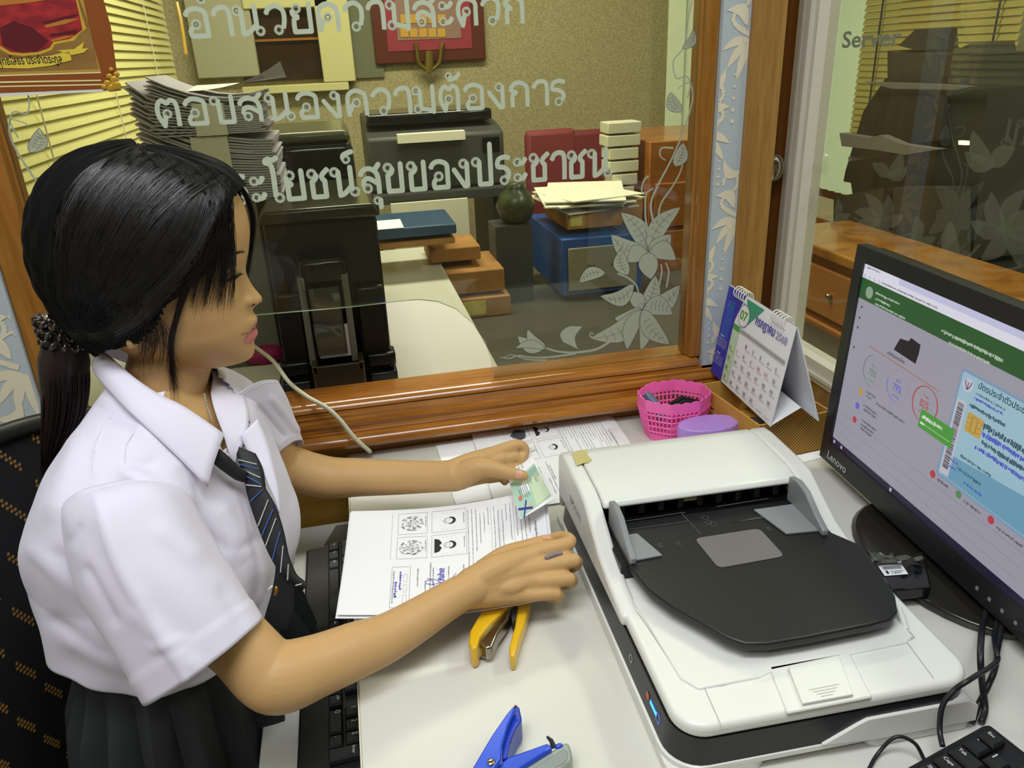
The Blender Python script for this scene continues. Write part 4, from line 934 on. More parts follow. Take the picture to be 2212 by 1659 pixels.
# pixel positions of the photograph carried onto the screen plane
inv = INV[mo.name]
def SP(px, py):
    r = ray(px, py); n = nm_; t_ = (TL-CAM).dot(n)/r.dot(n); p = inv @ (CAM+r*t_); return (p.x/Ws, -p.y/Hs)
asp = Hs/Ws
sc_('tab_strip', '#c9c8e6', lambda p: p.rect(0, 0, 1, .034)); sc_('address_bar', '#e3e1ee', lambda p: (p.rect(0, .034, 1, .085), p.rect(.005, .002, .16, .034)))
g0_ = SP(1864, 598)[1]; g1_ = SP(1858, 643)[1]
sc_('header_green', '#2d5a2f', lambda p: p.rect(0, g0_, 1, g1_))
def seal(p):
    c = SP(1879, 632); p.poly(circ(c[0], c[1], .017, 20, .017/asp))
sc_('seal_disc', '#8fa48f', seal)
def hdr(p):
    for a_, b_, h_ in (((1894, 627), (1944, 658), .012), ((1893, 641), (1925, 660), .012), ((1892, 652), (1957, 688), .010), ((2036, 708), (2168, 778), .016), ((2052, 738), (2140, 782), .013)):
        a_, b_ = SP(*a_), SP(*b_); y = (a_[1]+b_[1])/2; p.dashes(min(a_[0], b_[0]), max(a_[0], b_[0]), y, h_, rr, .004, .012)
sc_('header_writing', '#b7c8b4', hdr)
def browser(p):
    p.dashes(.014, .075, .012, .010, rr, .003, .008); p.dashes(.09, .32, .055, .009, rr, .003, .009)
    for x in (.012, .035, .058, .08): p.ring(x, .06, .004, .0015, 0, 300, 8, .004/asp)
sc_('browser_writing', '#77778a', browser)
def icons(p):
    for px_ in ((1863, 663), (1858, 686), (1854, 707), (1846, 750)): c = SP(*px_); p.poly(circ(c[0], c[1], .004, 8, .004/asp))
sc_('side_icons', '#3d3d5a', icons)
def sil(p): p.poly([SP(*q_) for q_ in ((1932, 755), (1940, 741), (1946, 731), (1964, 737), (1970, 730), (1990, 745), (1986, 765), (1979, 786))])
sc_('dark_emblem', '#232226', sil)
def bars_(p): p.line([SP(1879, 747), SP(2031, 846)], .0035)
sc_('orange_rule', '#a8683f', bars_)
def gau(px, py, rx, a0, a1, w2): return lambda p: p.ring(SP(px, py)[0], SP(px, py)[1], rx, w2, a0, a1, 26, rx/asp)
sc_('gauge_track', '#8a8893', lambda p: [gau(*q_, .044, 0, 360, .0012)(p) for q_ in ((1887, 802), (1940, 835))])
sc_('gauge_green', '#5b7a5a', gau(1887, 802, .044, 90, 250, .0028)); sc_('gauge_blue', '#6d70c4', gau(1940, 835, .044, 90, 190, .0032)); sc_('gauge_red', '#b3453f', gau(1999, 874, .047, 0, 360, .004))
def gtx(p, c0, w2=.03):
    c = SP(*c0); p.dashes(c[0]-w2/3, c[0]+w2/3, c[1]-.04, .014, rr, .003, .007); p.text(('75%%' if c0[0] < 1900 else '79%%' if c0[0] < 1960 else '82%%').replace('%%', '%'), c[0]-w2*.6, c[1]+.02, -.05, w2*1.2, .02); p.dashes(c[0]-w2/2, c[0]+w2/2, c[1]+.04, .010, rr, .003, .007)
sc_('gauge_text_green', '#6f8f6f', lambda p: gtx(p, (1887, 805))); sc_('gauge_text_blue', '#6d70c4', lambda p: gtx(p, (1940, 838))); sc_('gauge_text_red', '#b06058', lambda p: gtx(p, (1999, 872)))
sc_('page_heading', '#33333c', lambda p: p.text('สวัสดีประชาชนไทย', SP(1918, 764)[0], SP(1918, 764)[1], -.022, .075, .02))
for nm2, c2_, px_ in (('dot_gold', '#c49a45', (1861, 845)), ('dot_blue', '#6a63c9', (1854, 876)), ('dot_red', '#b8404a', (1848, 906)), ('dot_red', '#a84a44', (2017, 1024)), ('dot_green', '#5b8a57', (2073, 1068)), ('dot_red', '#a84a44', (2143, 1123))):
    sc_(nm2, c2_, lambda p: p.poly(circ(SP(*px_)[0], SP(*px_)[1], .010, 12, .010/asp)))
def body_(p):
    for (x, y, w2) in ((1874, 843, .035), (1874, 852, .02), (1868, 872, .05), (1868, 881, .045), (1864, 904, .055), (1862, 913, .05), (1895, 868, .10), (1862, 922, .04), (2028, 1032, .03), (2084, 1078, .045), (2156, 1135, .06)):
        c = SP(x, y); p.dashes(c[0], c[0]+w2*1.3, c[1], .013, rr, .003, .008)
    for y in (.80, .86, .915): p.line([(.02, y), (.75, y)], .0009)
sc_('page_writing', '#55545f', body_)
# identity card picture on the page (generic)
c0 = SP(2082, 793); c1 = (c0[0]+.36, SP(2022, 1010)[1]); cx0 = c0[0]
sc_('card_border', '#7f9cb8', lambda p: p.poly([(x, y) for x, y in rrect(cx0, c0[1], cx0+.40, c1[1]+.02, .012)]))
sc_('card_face', '#9cc0cf', lambda p: p.poly([(x, y) for x, y in rrect(cx0+.006, c0[1]+.012, cx0+.394, c1[1]+.008, .01)]))
sc_('card_low', '#6f9fb8', lambda p: p.poly([(cx0+.02, c1[1]-.10), (cx0+.394, c1[1]-.16), (cx0+.394, c1[1]+.005), (cx0+.02, c1[1]+.005)]))
sc_('card_bar_field', '#c3c0cc', lambda p: p.rect(cx0+.008, c0[1]+.13, cx0+.04, c1[1]))
def bcode(p):
    y = SP(2074, 868)[1]; e_ = c1[1]-.03
    while y < e_: h_ = rr.choice((.0025, .004, .006)); p.rect(cx0+.014, y, cx0+.034, y+h_); y += h_+rr.choice((.0025, .004))
sc_('card_barcode', '#3a3a42', bcode)
def gar(p): c = SP(2094, 832); p.poly(circ(c[0], c[1], .017, 20, .017/asp))
sc_('card_seal', '#c7c2d2', gar)
def gar2(p):
    c = SP(2094, 832)
    for q_ in (-1, 1): p.line([(c[0], c[1]+.02), (c[0]+q_*.008, c[1]), (c[0]+q_*.010, c[1]-.018)], .003)
    p.line([(c[0], c[1]+.02), (c[0], c[1]-.012)], .003)
sc_('card_wings', '#55535e', gar2)
c = SP(2116, 838); sc_('card_title', '#2e4a58', lambda p: (p.text('บัตรประจำตัวประชาชน', c[0], c[1], -.036, .17, .02), p.dashes(c[0]-.002, c[0]+.09, c[1]+.02, .010, rr), p.dashes(c[0]-.012, c[0]+.10, c[1]+.075, .016, rr, .004, .01), p.dashes(c[0]+.03, c[0]+.2, c[1]+.12, .026, rr, .006, .014), p.dashes(c[0]+.05, c[0]+.2, c[1]+.19, .02, rr, .006, .014), p.dashes(c[0]+.0, c[0]+.10, c[1]+.30, .014, rr), p.dashes(c[0]-.0, c[0]+.08, c[1]+.36, .014, rr)))
sc_('card_blue_text', '#4a4fc0', lambda p: (p.dashes(c[0]-.004, c[0]+.085, c[1]+.040, .012, rr, .004, .012), p.dashes(c[0]+.035, c[0]+.2, c[1]+.155, .020, rr, .005, .014), p.dashes(c[0]+.035, c[0]+.2, c[1]+.225, .018, rr, .005, .014), p.dashes(c[0]-.03, c[0]+.0, c[1]+.345, .012, rr), p.dashes(c[0]-.03, c[0]+.0, c[1]+.375, .012, rr), p.dashes(c[0]+.03, c[0]+.09, c[1]+.40, .014, rr)))
q_ = SP(2094, 893)
sc_('chip_gold', '#c4a24e', lambda p: p.poly(rrect(q_[0], q_[1]-.01, q_[0]+.052, q_[1]+.075, .008)))
def chipl(p):
    for yy in (.01, .035, .055): p.line([(q_[0]+.002, q_[1]+yy), (q_[0]+.018, q_[1]+yy)], .0015); p.line([(q_[0]+.034, q_[1]+yy), (q_[0]+.05, q_[1]+yy)], .0015)
    p.frame(q_[0]+.018, q_[1]+.0, q_[0]+.034, q_[1]+.065, .0015)
sc_('chip_lines', '#7d6430', chipl)
v_ = SP(1994, 882); w2_ = SP(2090, 990)
sc_('notice_green', '#4f9a3e', lambda p: p.rect(v_[0], v_[1], v_[0]+.125, v_[1]+.088))
sc_('notice_writing', '#dfeadb', lambda p: (p.dashes(v_[0]+.008, v_[0]+.085, v_[1]+.022, .020, rr, .004, .01), p.rect(v_[0]+.006, v_[1]+.058, v_[0]+.022, v_[1]+.068)))
sc_('notice_rule', '#8cc283', lambda p: p.rect(v_[0]+.022, v_[1]+.060, v_[0]+.118, v_[1]+.065))
sc_('task_bar', '#28223c', lambda p: p.rect(0, .962, 1, 1), s_=.7)
sc_('task_icons', '#b8b4c8', lambda p: [p.rect(x, .972, x+.009, .990) for x in (.012, .052, .3, .9)])
P_ = Print(lambda u, v: Vector((.001+u, -Hs-.026+v, .0045))); P_.text('Lenovo', 0, 0, .018, .052, .012); P_.build('maker_name', mat('logo_pale', '#c9cdca', .5), mo, local=True)
db = MB()
for x in (.66, .70, .74, .78, .82): db.box((x*Ws, -Hs-.022, .004), (x*Ws+.004, -Hs-.018, .0048))
db.build('button_dots', mat('dot_grey', '#8b8d90', .5), mo, local=True)
# stand: neck + oval foot
ctr = inv.inverted() @ Vector((Ws*.5, -Hs-.02, -.05)); ctr.z = ZD
fx = Vector((.735, .70, ZD))
MB().prism(circ(0, 0, .150, 40, .155), lambda u, v: Vector((ctr.x+v*.68-.012, ctr.y+u+.01, ZD+.0006)), lambda u, v: Vector((ctr.x+v*.67-.012, ctr.y+u*.985, ZD+.013))).build('stand_foot', mat('stand_black', '#1c1c1c', .22, c2='#232019', nscale=3), mo, bev=.003, smooth=30)
bx((ctr.x-.005, ctr.y-.04, ZD+.012), (ctr.x+.02, ctr.y+.04, ZD+.20)).build('stand_neck', M_black, mo, bev=.006)
# card reader box with label and torn clear wrapper on the foot
rd = T('card_reader', 'small black device with white barcode label by the monitor foot', 'card reader', D(1905, 1235, .02))
rz_ = ZD+.016
def onf(px, py, h): return D(px, py, h)
top = [D(*p, .030) for p in ((1885, 1215), (1995, 1190), (2012, 1268), (1925, 1275))]
MB().prism([(i, 0) for i in range(4)], lambda u, v: Vector((top[int(u)].x, top[int(u)].y, ZD+.0145)), lambda u, v: top[int(u)]).build('body', M_blackg, rd, bev=.002)
lb = [D(*p, .0308) for p in ((1896, 1222), (1948, 1219), (1962, 1240), (1911, 1244))]
mk('white_label', lb, [(0, 1, 2, 3)], M_paper, rd)
fl = lambda u, v: lb[0]*(1-u)*(1-v)+lb[1]*u*(1-v)+lb[2]*u*v+lb[3]*(1-u)*v+Vector((0, 0, .0004))
P_ = Print(fl); x = .12
while x < .88: P_.rect(x, .12, x+.018, .45); x += rr.choice((.03, .04))
P_.rect(.15, .55, .25, .85); P_.dashes(.35, .9, .6, .09, rr, .03, .1); P_.dashes(.35, .8, .78, .07, rr, .03, .1)
P_.build('label_print', M_inkd, rd)
cr_ = MB(); g_ = []
for i in range(9):
    row = []
    for j in range(5):
        p = D(1880+115*i/8, 1207+16*j/4, .034); row.append(p+Vector((rr.uniform(-.003, .003), rr.uniform(-.003, .003), rr.uniform(0, .012))))
    g_.append(row)
cr_.loft(g_, False, False).build('clear_wrapper', glass('wrapper', '#c9c9c2', 1, .15), None, label='crumpled clear plastic wrapper lying on the card reader', cat='wrapper')
# ------------------------------------------------------------------ cables
M_cb = mat('cable_black', '#1b1d22', .4)
def cable(pts, r, label, m=M_cb): MB().tube([Vector((q.x, q.y, max(q.z, ZD+r+.0005+(.013 if q.x > .60 and q.y < .95 and q.y > .5 else 0) if 'cream' not in label else q.z))) for q in spl(pts, 8)], r, 8).build('cable', m, None, label=label, cat='cable', smooth=180)
cable([B(2125, 1290, .745), B(2124, 1335, .72), D(2120, 1370, .05), D(2118, 1420, .06), D(2122, 1480, .03), D(2128, 1530, .010), D(2120, 1560, .006)], .0032, 'thick black cable dropping straight beside the scanner corner')
cable([B(2138, 1300, .745), B(2142, 1350, .72), D(2150, 1400, .05), D(2152, 1430, .055), D(2100, 1465, .075), D(2062, 1490, .065), D(2036, 1525, .05), D(2030, 1575, .03), D(2036, 1612, .024)], .0026, 'black cable looping round the near right scanner corner')
cable([B(2152, 1315, .745), B(2153, 1362, .72), D(2152, 1430, .035), D(2135, 1480, .03), D(2115, 1520, .01), D(2100, 1560, .005)], .0030, 'black cable behind the looping one, right of the scanner')
cable([D(1868, 1680, .004), D(1895, 1630, .006), D(1935, 1592, .022), D(1975, 1605, .018), D(1996, 1640, .006), D(2010, 1662, .004)], .0018, 'thin black cable arching on the desk below the scanner')
cable([A(545, 745, 1.42), A(590, 780, 1.36), A(625, 826, 1.31), A(668, 862, 1.235)+Vector((0, -.02, .012)), A(705, 875, 1.20)+Vector((0, -.01, .0)), A(735, 908, 1.18), A(765, 945, 1.175), A(800, 976, 1.19)], .0038, 'cream white cable running over the wooden sill', mat('cable_cream', '#c9c7ae', .45))
# things behind the sill to the left of the card printer
pd = T('paper_pad', 'pile of white lined papers left of the card printer', 'papers', (-.2, 1.5, .78))
for i in range(3): bx((-.30+.01*i, 1.40+.01*i, .7805+.004*i), (-.175, 1.60, .784+.004*i), None).build('sheet', M_paper2, pd)
P_ = Print(lambda u, v: Vector((u, v, .7932)));
for i in range(4): P_.line([(-.26+.02*i, 1.41), (-.18, 1.50-.025*i)], .0012)
P_.build('lines', M_ink, pd)
pk = A(572, 765, 1.62); MB().sphere(pk, (.045, .03, .022), 8).build('pink_pouch', mat('magenta', '#9c1f5c', .6), None, label='magenta pouch at the foot of the card printer', cat='pouch', smooth=180)
# ------------------------------------------------------------------ stapler (yellow) lying on its side
M_yel = mat('stapler_yellow', '#e3b41c', .3, coat=.3)
stg = T('stapler', 'yellow stapler lying open on its side below her hand', 'stapler', D(1075, 1380))
def dprism(pix, h0, h1): return MB().prism(pix, lambda u, v: D(u, v, h0), lambda u, v: D(u, v, h1))
def sh(pix, h):   # outline given at height h of its upper face
    return [(p.x, p.y) for p in (D(*q, h) for q in pix)]
def wprism(pix, h, h0): P = sh(pix, h); return MB().prism(P, lambda u, v: Vector((u, v, ZD+h0)), lambda u, v: Vector((u, v, ZD+h)))
wprism([(1012, 1388), (1015, 1362), (1030, 1335), (1050, 1305), (1068, 1290), (1115, 1288), (1098, 1306), (1080, 1325), (1055, 1350), (1036, 1375), (1030, 1398), (1020, 1402)], .030, .001).build('upper_arm', M_yel, stg, bev=.003, bseg=3)
wprism([(1030, 1385), (1042, 1360), (1065, 1335), (1090, 1312), (1106, 1310), (1098, 1335), (1075, 1368), (1062, 1398), (1050, 1400)], .024, .006).build('magazine', mat('steel', '#a29c92', .22, metal=1), stg, bev=.002)
wprism([(1029, 1388), (1058, 1392), (1056, 1404), (1033, 1400)], .018, .004).build('magazine_nose', M_chrome, stg, bev=.001)
wprism([(1100, 1315), (1118, 1305), (1122, 1325), (1108, 1345)], .02, .003).build('hinge', M_darkg, stg, bev=.002)
wprism([(1100, 1396), (1112, 1352), (1120, 1300), (1146, 1298), (1135, 1340), (1121, 1380), (1111, 1418), (1101, 1416)], .022, .001).build('base_arm', M_yel, stg, bev=.002)
# ------------------------------------------------------------------ blue hole punch
M_bl = mat('punch_blue', '#1c50dc', .3, coat=.3, c2='#1a48c8', nscale=6); M_bl2 = mat('punch_blue_dark', '#1238b4', .35)
hp_ = T('hole_punch', 'blue hole punch with grey plastic base lying on the desk', 'hole punch', D(1100, 1620))
def pz(c): return (980+c[0]*.14467, 1480+c[1]*.14467)
def wp_(pts, h, h0): return wprism([pz(p) for p in pts], h, h0)
wp_([(150, 1480), (290, 1215), (560, 760), (780, 440), (880, 320), (935, 308), (800, 620), (720, 900), (705, 1090), (600, 1240), (480, 1480)], .040, .034).build('lever_top', M_bl, hp_, bev=.0015)
wp_([(800, 640), (870, 420), (935, 308), (978, 315), (1015, 490), (1000, 540), (940, 620), (880, 760), (830, 900), (800, 1080), (715, 1100), (725, 900)], .032, .004).build('lever_side', M_bl2, hp_, bev=.002)
wp_([(640, 1200), (800, 1075), (1380, 865), (1420, 870), (1480, 930), (1300, 1040), (1000, 1230), (800, 1400), (620, 1400)], .030, .004).build('frame', M_bl, hp_, bev=.002)
wp_([(1500, 890), (1560, 850), (1625, 850), (1640, 900), (1540, 940)], .026, .004).build('frame_tip', M_bl, hp_, bev=.002)
wp_([(1000, 1240), (1480, 950), (1640, 850), (1690, 830), (1730, 870), (1760, 960), (1775, 1060), (1740, 1130), (1600, 1240), (1450, 1400), (950, 1400)], .024, .001).build('plastic_base', mat('base_grey', '#9aa39a', .35, alpha=.93), hp_, bev=.004, bseg=3)
wp_([(1180, 1250), (1600, 970), (1660, 935), (1700, 990), (1715, 1090), (1640, 1170), (1400, 1300)], .0246, .020).build('base_inset', mat('inset_grey', '#848d8a', .4), hp_, bev=.001)
rv = D(*pz((557, 1150)), .0405); MB().sphere(rv, (.0042, .0042, .002), 8).build('rivet', M_chrome, hp_, smooth=180)
a_ = D(*pz((1395, 770)), .033); b_ = D(*pz((1490, 920)), .022); MB().tube([a_, (a_+b_)/2+Vector((.001, 0, .001)), b_], [.0012, .0022, .003], 8).build('punch_pin', M_darkg, hp_, smooth=60)
ww = MB()
for c_ in ((925, 318), (890, 720), (845, 850), (800, 940)): p = D(*pz(c_), .0405 if c_[1] < 400 else .031); ww.sphere(p, (.0018, .0016, .0006), 5)
ww.build('paint_chips', mat('rust', '#5b2a26', .8), hp_)
# ------------------------------------------------------------------ pink basket with things
M_pk = mat('basket_pink', '#ff6fbe', .4, sub=.0); pc = (D(1436, 915, 0)+Vector((.0, -.035, 0)))
bk = T('basket', 'bright pink scalloped plastic basket beside the striped box', 'basket', pc)
bc = pc
def bring(s_, z, off=0, sc2=0): 
    out = []
    for k_ in range(96):
        a = 2*math.pi*k_/96; q8 = 1/max(abs(math.cos(((a+math.pi/8) % (math.pi/4))-math.pi/8)), .01)**.8
        r_ = (s_+off)*q8*.93; out.append(bc+Vector((math.cos(a)*r_, math.sin(a)*r_*.82, z+sc2*math.sqrt(abs(math.sin(a*11))))))
    return out
hB = .075
rowsb = []
NH = 9
for lay in range(NH):
    z0_ = .004+lay*(hB-.012)/NH; s0_ = .052+.012*lay/NH
for (z0_, z1_, s0_, s1_) in ((.0005, .012, .052, .0535), (hB-.017, hB, .0645, .066)):
    mb = MB().loft([bring(s0_, z0_), bring(s1_, z1_, 0, .004 if z1_ >= hB else 0), bring(s1_, z1_, -.0018, .004 if z1_ >= hB else 0), bring(s0_, z0_, -.0018)], False)
    mb.build('basket_band', M_pk, bk, smooth=50)
lat = MB()
for i in range(0, 96, 2):
    a0_ = bring(.0535, .012)[i]; a1_ = bring(.0645, hB-.017)[i]; lat.tube([a0_, a1_], .0016, 5)
for k_ in range(4):
    t_ = (k_+.5)/4; R0 = bring(.0535+.011*t_, .012+(hB-.029)*t_); lat.tube(R0+[R0[0]], .0016, 5, False)
lat.build('lattice_wall', M_pk, bk, smooth=60)
MB().loft([bring(.0525, .0005), bring(.0525, .003)]).build('basket_floor', M_pk, bk)
def inb(x, y, z): return bc+Vector((x, y, z))
MB().tube([inb(-.045, .02, .072), inb(-.035, .008, .058), inb(-.022, -.01, .03)], [.008, .010, .010], 10, True).build('marker_pen', mat('pen_bluegrey', '#4f6377', .4), None, label='blue grey marker pen leaning in the pink basket', cat='pen')
MB().tube([inb(-.01, -.0, .045), inb(.02, .01, .052), inb(.045, .002, .045)], [.010, .012, .010], 10, True, True).build('black_mouse', M_blackg, None, label='glossy black gadget lying in the pink basket', cat='gadget', smooth=60)
MB().tube([inb(-.02, .01, .03), inb(-.012, .005, .05)], .006, 8).build('purple_cap', mat('pen_purple', '#7a3f8a', .4), None, label='small purple pen cap inside the pink basket', cat='pen cap')
# lilac scalloped lid in front of basket
lid = []; 
for k_ in range(40):
    a = 2*math.pi*k_/40; r_ = .052+.0025*abs(math.sin(a*10)); lid.append((bc.x+.028+math.cos(a)*r_, bc.y-.078+math.sin(a)*r_*.55))
MB().prism(lid, lambda u, v: Vector((u, v, ZD+.001)), lambda u, v: Vector((u, v+.0, ZD+.052))).build('lilac_basket', mat('basket_lilac', '#b98fe0', .45), None, label='lilac scalloped plastic tub between pink basket and scanner', cat='tub', bev=.003)
# ------------------------------------------------------------------ striped kraft box
K = [D(1640, 920, .07), D(1515, 830, .07), None, D(1800, 888, .07)]
Ka = Vector((K[0].x, K[0].y)); ub = (Vector((K[3].x, K[3].y))-Ka); ub.normalize(); vb_ = Vector((-ub.y, ub.x)); lb_ = (Vector((K[1].x, K[1].y))-Ka).dot(vb_); lw_ = .138
kbx = T('kraft_box', 'open kraft cardboard box with black striped near side and ink marks', 'box', M=Matrix(((ub.x, vb_.x, 0, Ka.x), (ub.y, vb_.y, 0, Ka.y), (0, 0, 1, ZD+.0005), (0, 0, 0, 1))))
M_kr = mat('kraft', '#c4913a', .75, c2='#cc9c48', nscale=6); th = .003; hk = .07
for a_, b_ in (((0, 0, 0), (lw_, th, hk)), ((0, lb_-th, 0), (lw_, lb_, hk)), ((0, th, 0), (th, lb_-th, hk)), ((lw_-th, th, 0), (lw_, lb_-th, hk)), ((0, 0, 0), (lw_, lb_, th))): bx(a_, b_).build('box_side', M_kr, kbx, local=True)
P_ = Print(lambda u, v: Vector((min(max(u, 0), lw_), -.0006, min(max(v, 0), hk))))
x = -.09
while x < lw_:
    w2 = .0021; pts_ = [(x, 0), (x+w2, 0), (x+w2+.08, hk), (x+.08, hk)]
    # clip horizontally
    def cl(P, axis, lim, sgn):
        out = []
        for i in range(len(P)):
            a_, b_ = P[i-1], P[i]; ia = (a_[axis]-lim)*sgn >= 0; ib = (b_[axis]-lim)*sgn >= 0
            if ia != ib: t_ = (lim-a_[axis])/(b_[axis]-a_[axis]); out.append((a_[0]+(b_[0]-a_[0])*t_, a_[1]+(b_[1]-a_[1])*t_))
            if ib: out.append(b_)
        return out
    q2 = cl(cl(pts_, 0, .0, 1), 0, lw_, -1)
    if len(q2) > 2: P_.poly(q2)
    x += .0072
P_.build('black_stripes', mat('stripe_black', '#2a2010', .7), kbx, local=True)
P_ = Print(lambda u, v: Vector((-.0006, lb_-u, v)))
P_.text('cll', .075, .012, .05, None, .06); P_.dashes(.02, .05, .04, .004, rr); P_.dashes(.025, .05, .03, .003, rr); P_.build('ink_marks', mat('mark_brown', '#4a2a14', .7), kbx, local=True)
MB().tube([Vector((.03, .10, .03)), Vector((.05, .03, .062))], .008, 10).build('marker_pen', mat('pen_grey', '#50574f', .4), kbx, local=True) if False else None
def ink(x, y, z): return kbx.matrix_world @ Vector((x, y, z)) if False else Vector((Ka.x+ub.x*x+vb_.x*y, Ka.y+ub.y*x+vb_.y*y, ZD+z))
for i, (p, q, r_, c_, lb2) in enumerate(((( .02, .11, .012), (.022, .03, .052), .008, '#4b554e', 'grey green tube lying in the kraft box, left one'), ((.045, .12, .012), (.048, .04, .05), .009, '#5d6c66', 'grey green tube lying in the kraft box, right one'), ((.09, .03, .012), (.10, .12, .03), .008, '#2d2f55', 'dark blue tube at the back of the kraft box'))):
    MB().tube([ink(*p), ink(*q)], r_, 12).build('marker_tube', mat('tube_%d' % i, c_, .3), None, label=lb2, cat='tube', smooth=50)
# ------------------------------------------------------------------ desk calendar
hb = .0725
cl0 = D(1535, 802, hb); cr0 = D(1664, 922, hb); ctl = D(1596, 628, .235); ctr2 = D(1728, 714, .235)
du = (cr0-cl0).normalized(); Wc = (cr0-cl0).length; upc = ((ctl-cl0)+(ctr2-cr0))/2; upc = upc-du*upc.dot(du); Hc = upc.length; upc.normalize(); nc = du.cross(upc)
cal = T('desk_calendar', 'white and blue tent calendar standing on the kraft box', 'calendar', M=Matrix(((du.x, upc.x, nc.x, cl0.x), (du.y, upc.y, nc.y, cl0.y), (du.z, upc.z, nc.z, cl0.z), (0, 0, 0, 1))))
bx((0, 0, -.0012), (Wc, Hc, 0)).build('front_board', M_paper, cal, local=True)
back = D(1765, 908, hb); bl2 = INV[cal.name] @ back
ang2 = math.atan2(bl2.z, bl2.y-Hc)
dz, dy = bl2.z, bl2.y-Hc
nb = MB(); nb.add([(0, Hc, -.0015), (Wc, Hc, -.0015), (Wc, Hc+dy, dz), (0, Hc+dy, dz), (0, Hc+.001, -.003), (Wc, Hc+.001, -.003), (Wc, Hc+dy+.001, dz-.0015), (0, Hc+dy+.001, dz-.0015)], [(0, 1, 2, 3), (7, 6, 5, 4), (0, 3, 7, 4), (1, 5, 6, 2), (3, 2, 6, 7)])
nb.build('back_board', M_paper, cal, local=True)
fo = MB(); mid_ = Vector((0, .035, dz*.55)); a_ = Vector((0, .002, -.001)); b_ = Vector((0, Hc+dy, dz))
fo.add([a_, a_+Vector((Wc, 0, 0)), mid_+Vector((Wc, 0, 0)), mid_], [(0, 1, 2, 3)]); fo.add([mid_, mid_+Vector((Wc, 0, 0)), b_+Vector((Wc, 0, 0)), b_], [(0, 1, 2, 3)])
fo.build('foot_fold', M_paper, cal, local=True)
for i, xx in enumerate((.035, .17)):
    for k_ in range(5):
        x = (xx+.009*k_)*Wc/.233; rg = MB()
        pts_ = [Vector((x, Hc-.003+.010*math.sin(t_*.5236)+.001, -.0015+.0095*math.cos(t_*.5236))) for t_ in range(12)]
        rg.tube(pts_+[pts_[0]], .0011, 6, False).build('ring_wire', M_white, cal, local=True, smooth=60)
fl_ = [0]
def cpr(nm, c, fn):
    fl_[0] += 1; p = Print(lambda u, v: Vector((u*Wc, Hc-v*Hc, .0003+.00012*fl_[0]))); fn(p); p.build(nm, mat('cal_'+nm, c, .6), cal, local=True)
cpr('blue_column', '#3a33a8', lambda p: p.poly([(.0, .0), (.285, 0), (.20, .30), (.20, 1), (.0, 1)]))
cpr('blue_patch', '#3553b5', lambda p: p.poly([(.03, .15), (.16, .12), (.15, .55), (.03, .6)]))  # second blue patch over the blue column
cpr('green_column', '#c3dbb6', lambda p: p.rect(.20, .36, .31, .97)); cpr('green_tab', '#52a052', lambda p: p.rect(.20, .33, .31, .39))
cpr('corner_green', '#3f9c78', lambda p: p.poly([(.31, .02), (.58, .02), (.40, .26), (.36, .12)]))
cpr('disc_grey', '#7c7aa0', lambda p: p.poly(circ(.325, .20, .085, 24, .085*Wc/Hc*.98))); cpr('disc_white', '#ecebe8', lambda p: p.poly(circ(.325, .20, .078, 24, .078*Wc/Hc*.98)))
cpr('month_number', '#5a9c3c', lambda p: p.text('07', .268, .245, -.135, .115, .03))
cpr('month_name', '#4a45a8', lambda p: p.text('กรกฎาคม', .50, .20, -.13, .28, .02)); cpr('year', '#a7a5c6', lambda p: p.text('2568', .80, .20, -.10, .15, .03))
cpr('week_bar', '#b4b4b6', lambda p: p.rect(.31, .335, .985, .375)); cpr('week_words', '#84848c', lambda p: p.dashes(.33, .97, .35, .012, rr, .01, .03))
def days(p, red=False):
    d = 1
    for r_ in range(5):
        for c_ in range(7):
            if r_ == 0 and c_ < 2: continue
            isr = (r_, c_) in ((1, 5), (1, 4), (4, 0))
            if d <= 31 and isr == red: p.text(str(d), .225+.112*c_, .485+.112*r_, -.055, None, .02) if False else p.text(str(d), .225+.112*c_, .485+.112*r_, -.052, .018 if d < 10 else .036, .02)
            if isr == red: p.dashes(.225+.112*c_, .30+.112*c_, .50+.112*r_, .006, rr, .008, .02)
            d += 1
cpr('day_numbers', '#7b7b80', lambda p: days(p)); cpr('holiday_numbers', '#c06a70', lambda p: days(p, True))
def bl_txt(p):
    for (v0_, n2) in ((.56, 5), (.76, 5)):
        p.rect(.05, v0_-.035, .11, v0_-.02)
        for i in range(n2): p.dashes(.025, .175, v0_+.022*i, .009, rr, .006, .014)
cpr('column_writing', '#b9b7e6', bl_txt); cpr('column_title', '#2b8fa0', lambda p: p.dashes(.07, .17, .17, .035, rr, .012, .02))
P_ = Print(lambda u, v: Vector((0, Hc+.0015, -.003)).lerp(Vector((0, Hc+dy+.0015, dz-.0022)), v)+Vector((Wc*u, .0008, -.0006)))
P_.rect(.1, .02, .98, .98); P_.build('back_picture', mat('back_cream', '#d6d2b0', .6), cal, local=True)
P_ = Print(lambda u, v: Vector((0, Hc+.002, -.003)).lerp(Vector((0, Hc+dy+.002, dz-.0022)), v)+Vector((Wc*u, .0012, -.0009)))
P_.rect(.6, .68, .98, .98); P_.build('back_blue', mat('back_blue', '#2c2a8a', .6), cal, local=True)
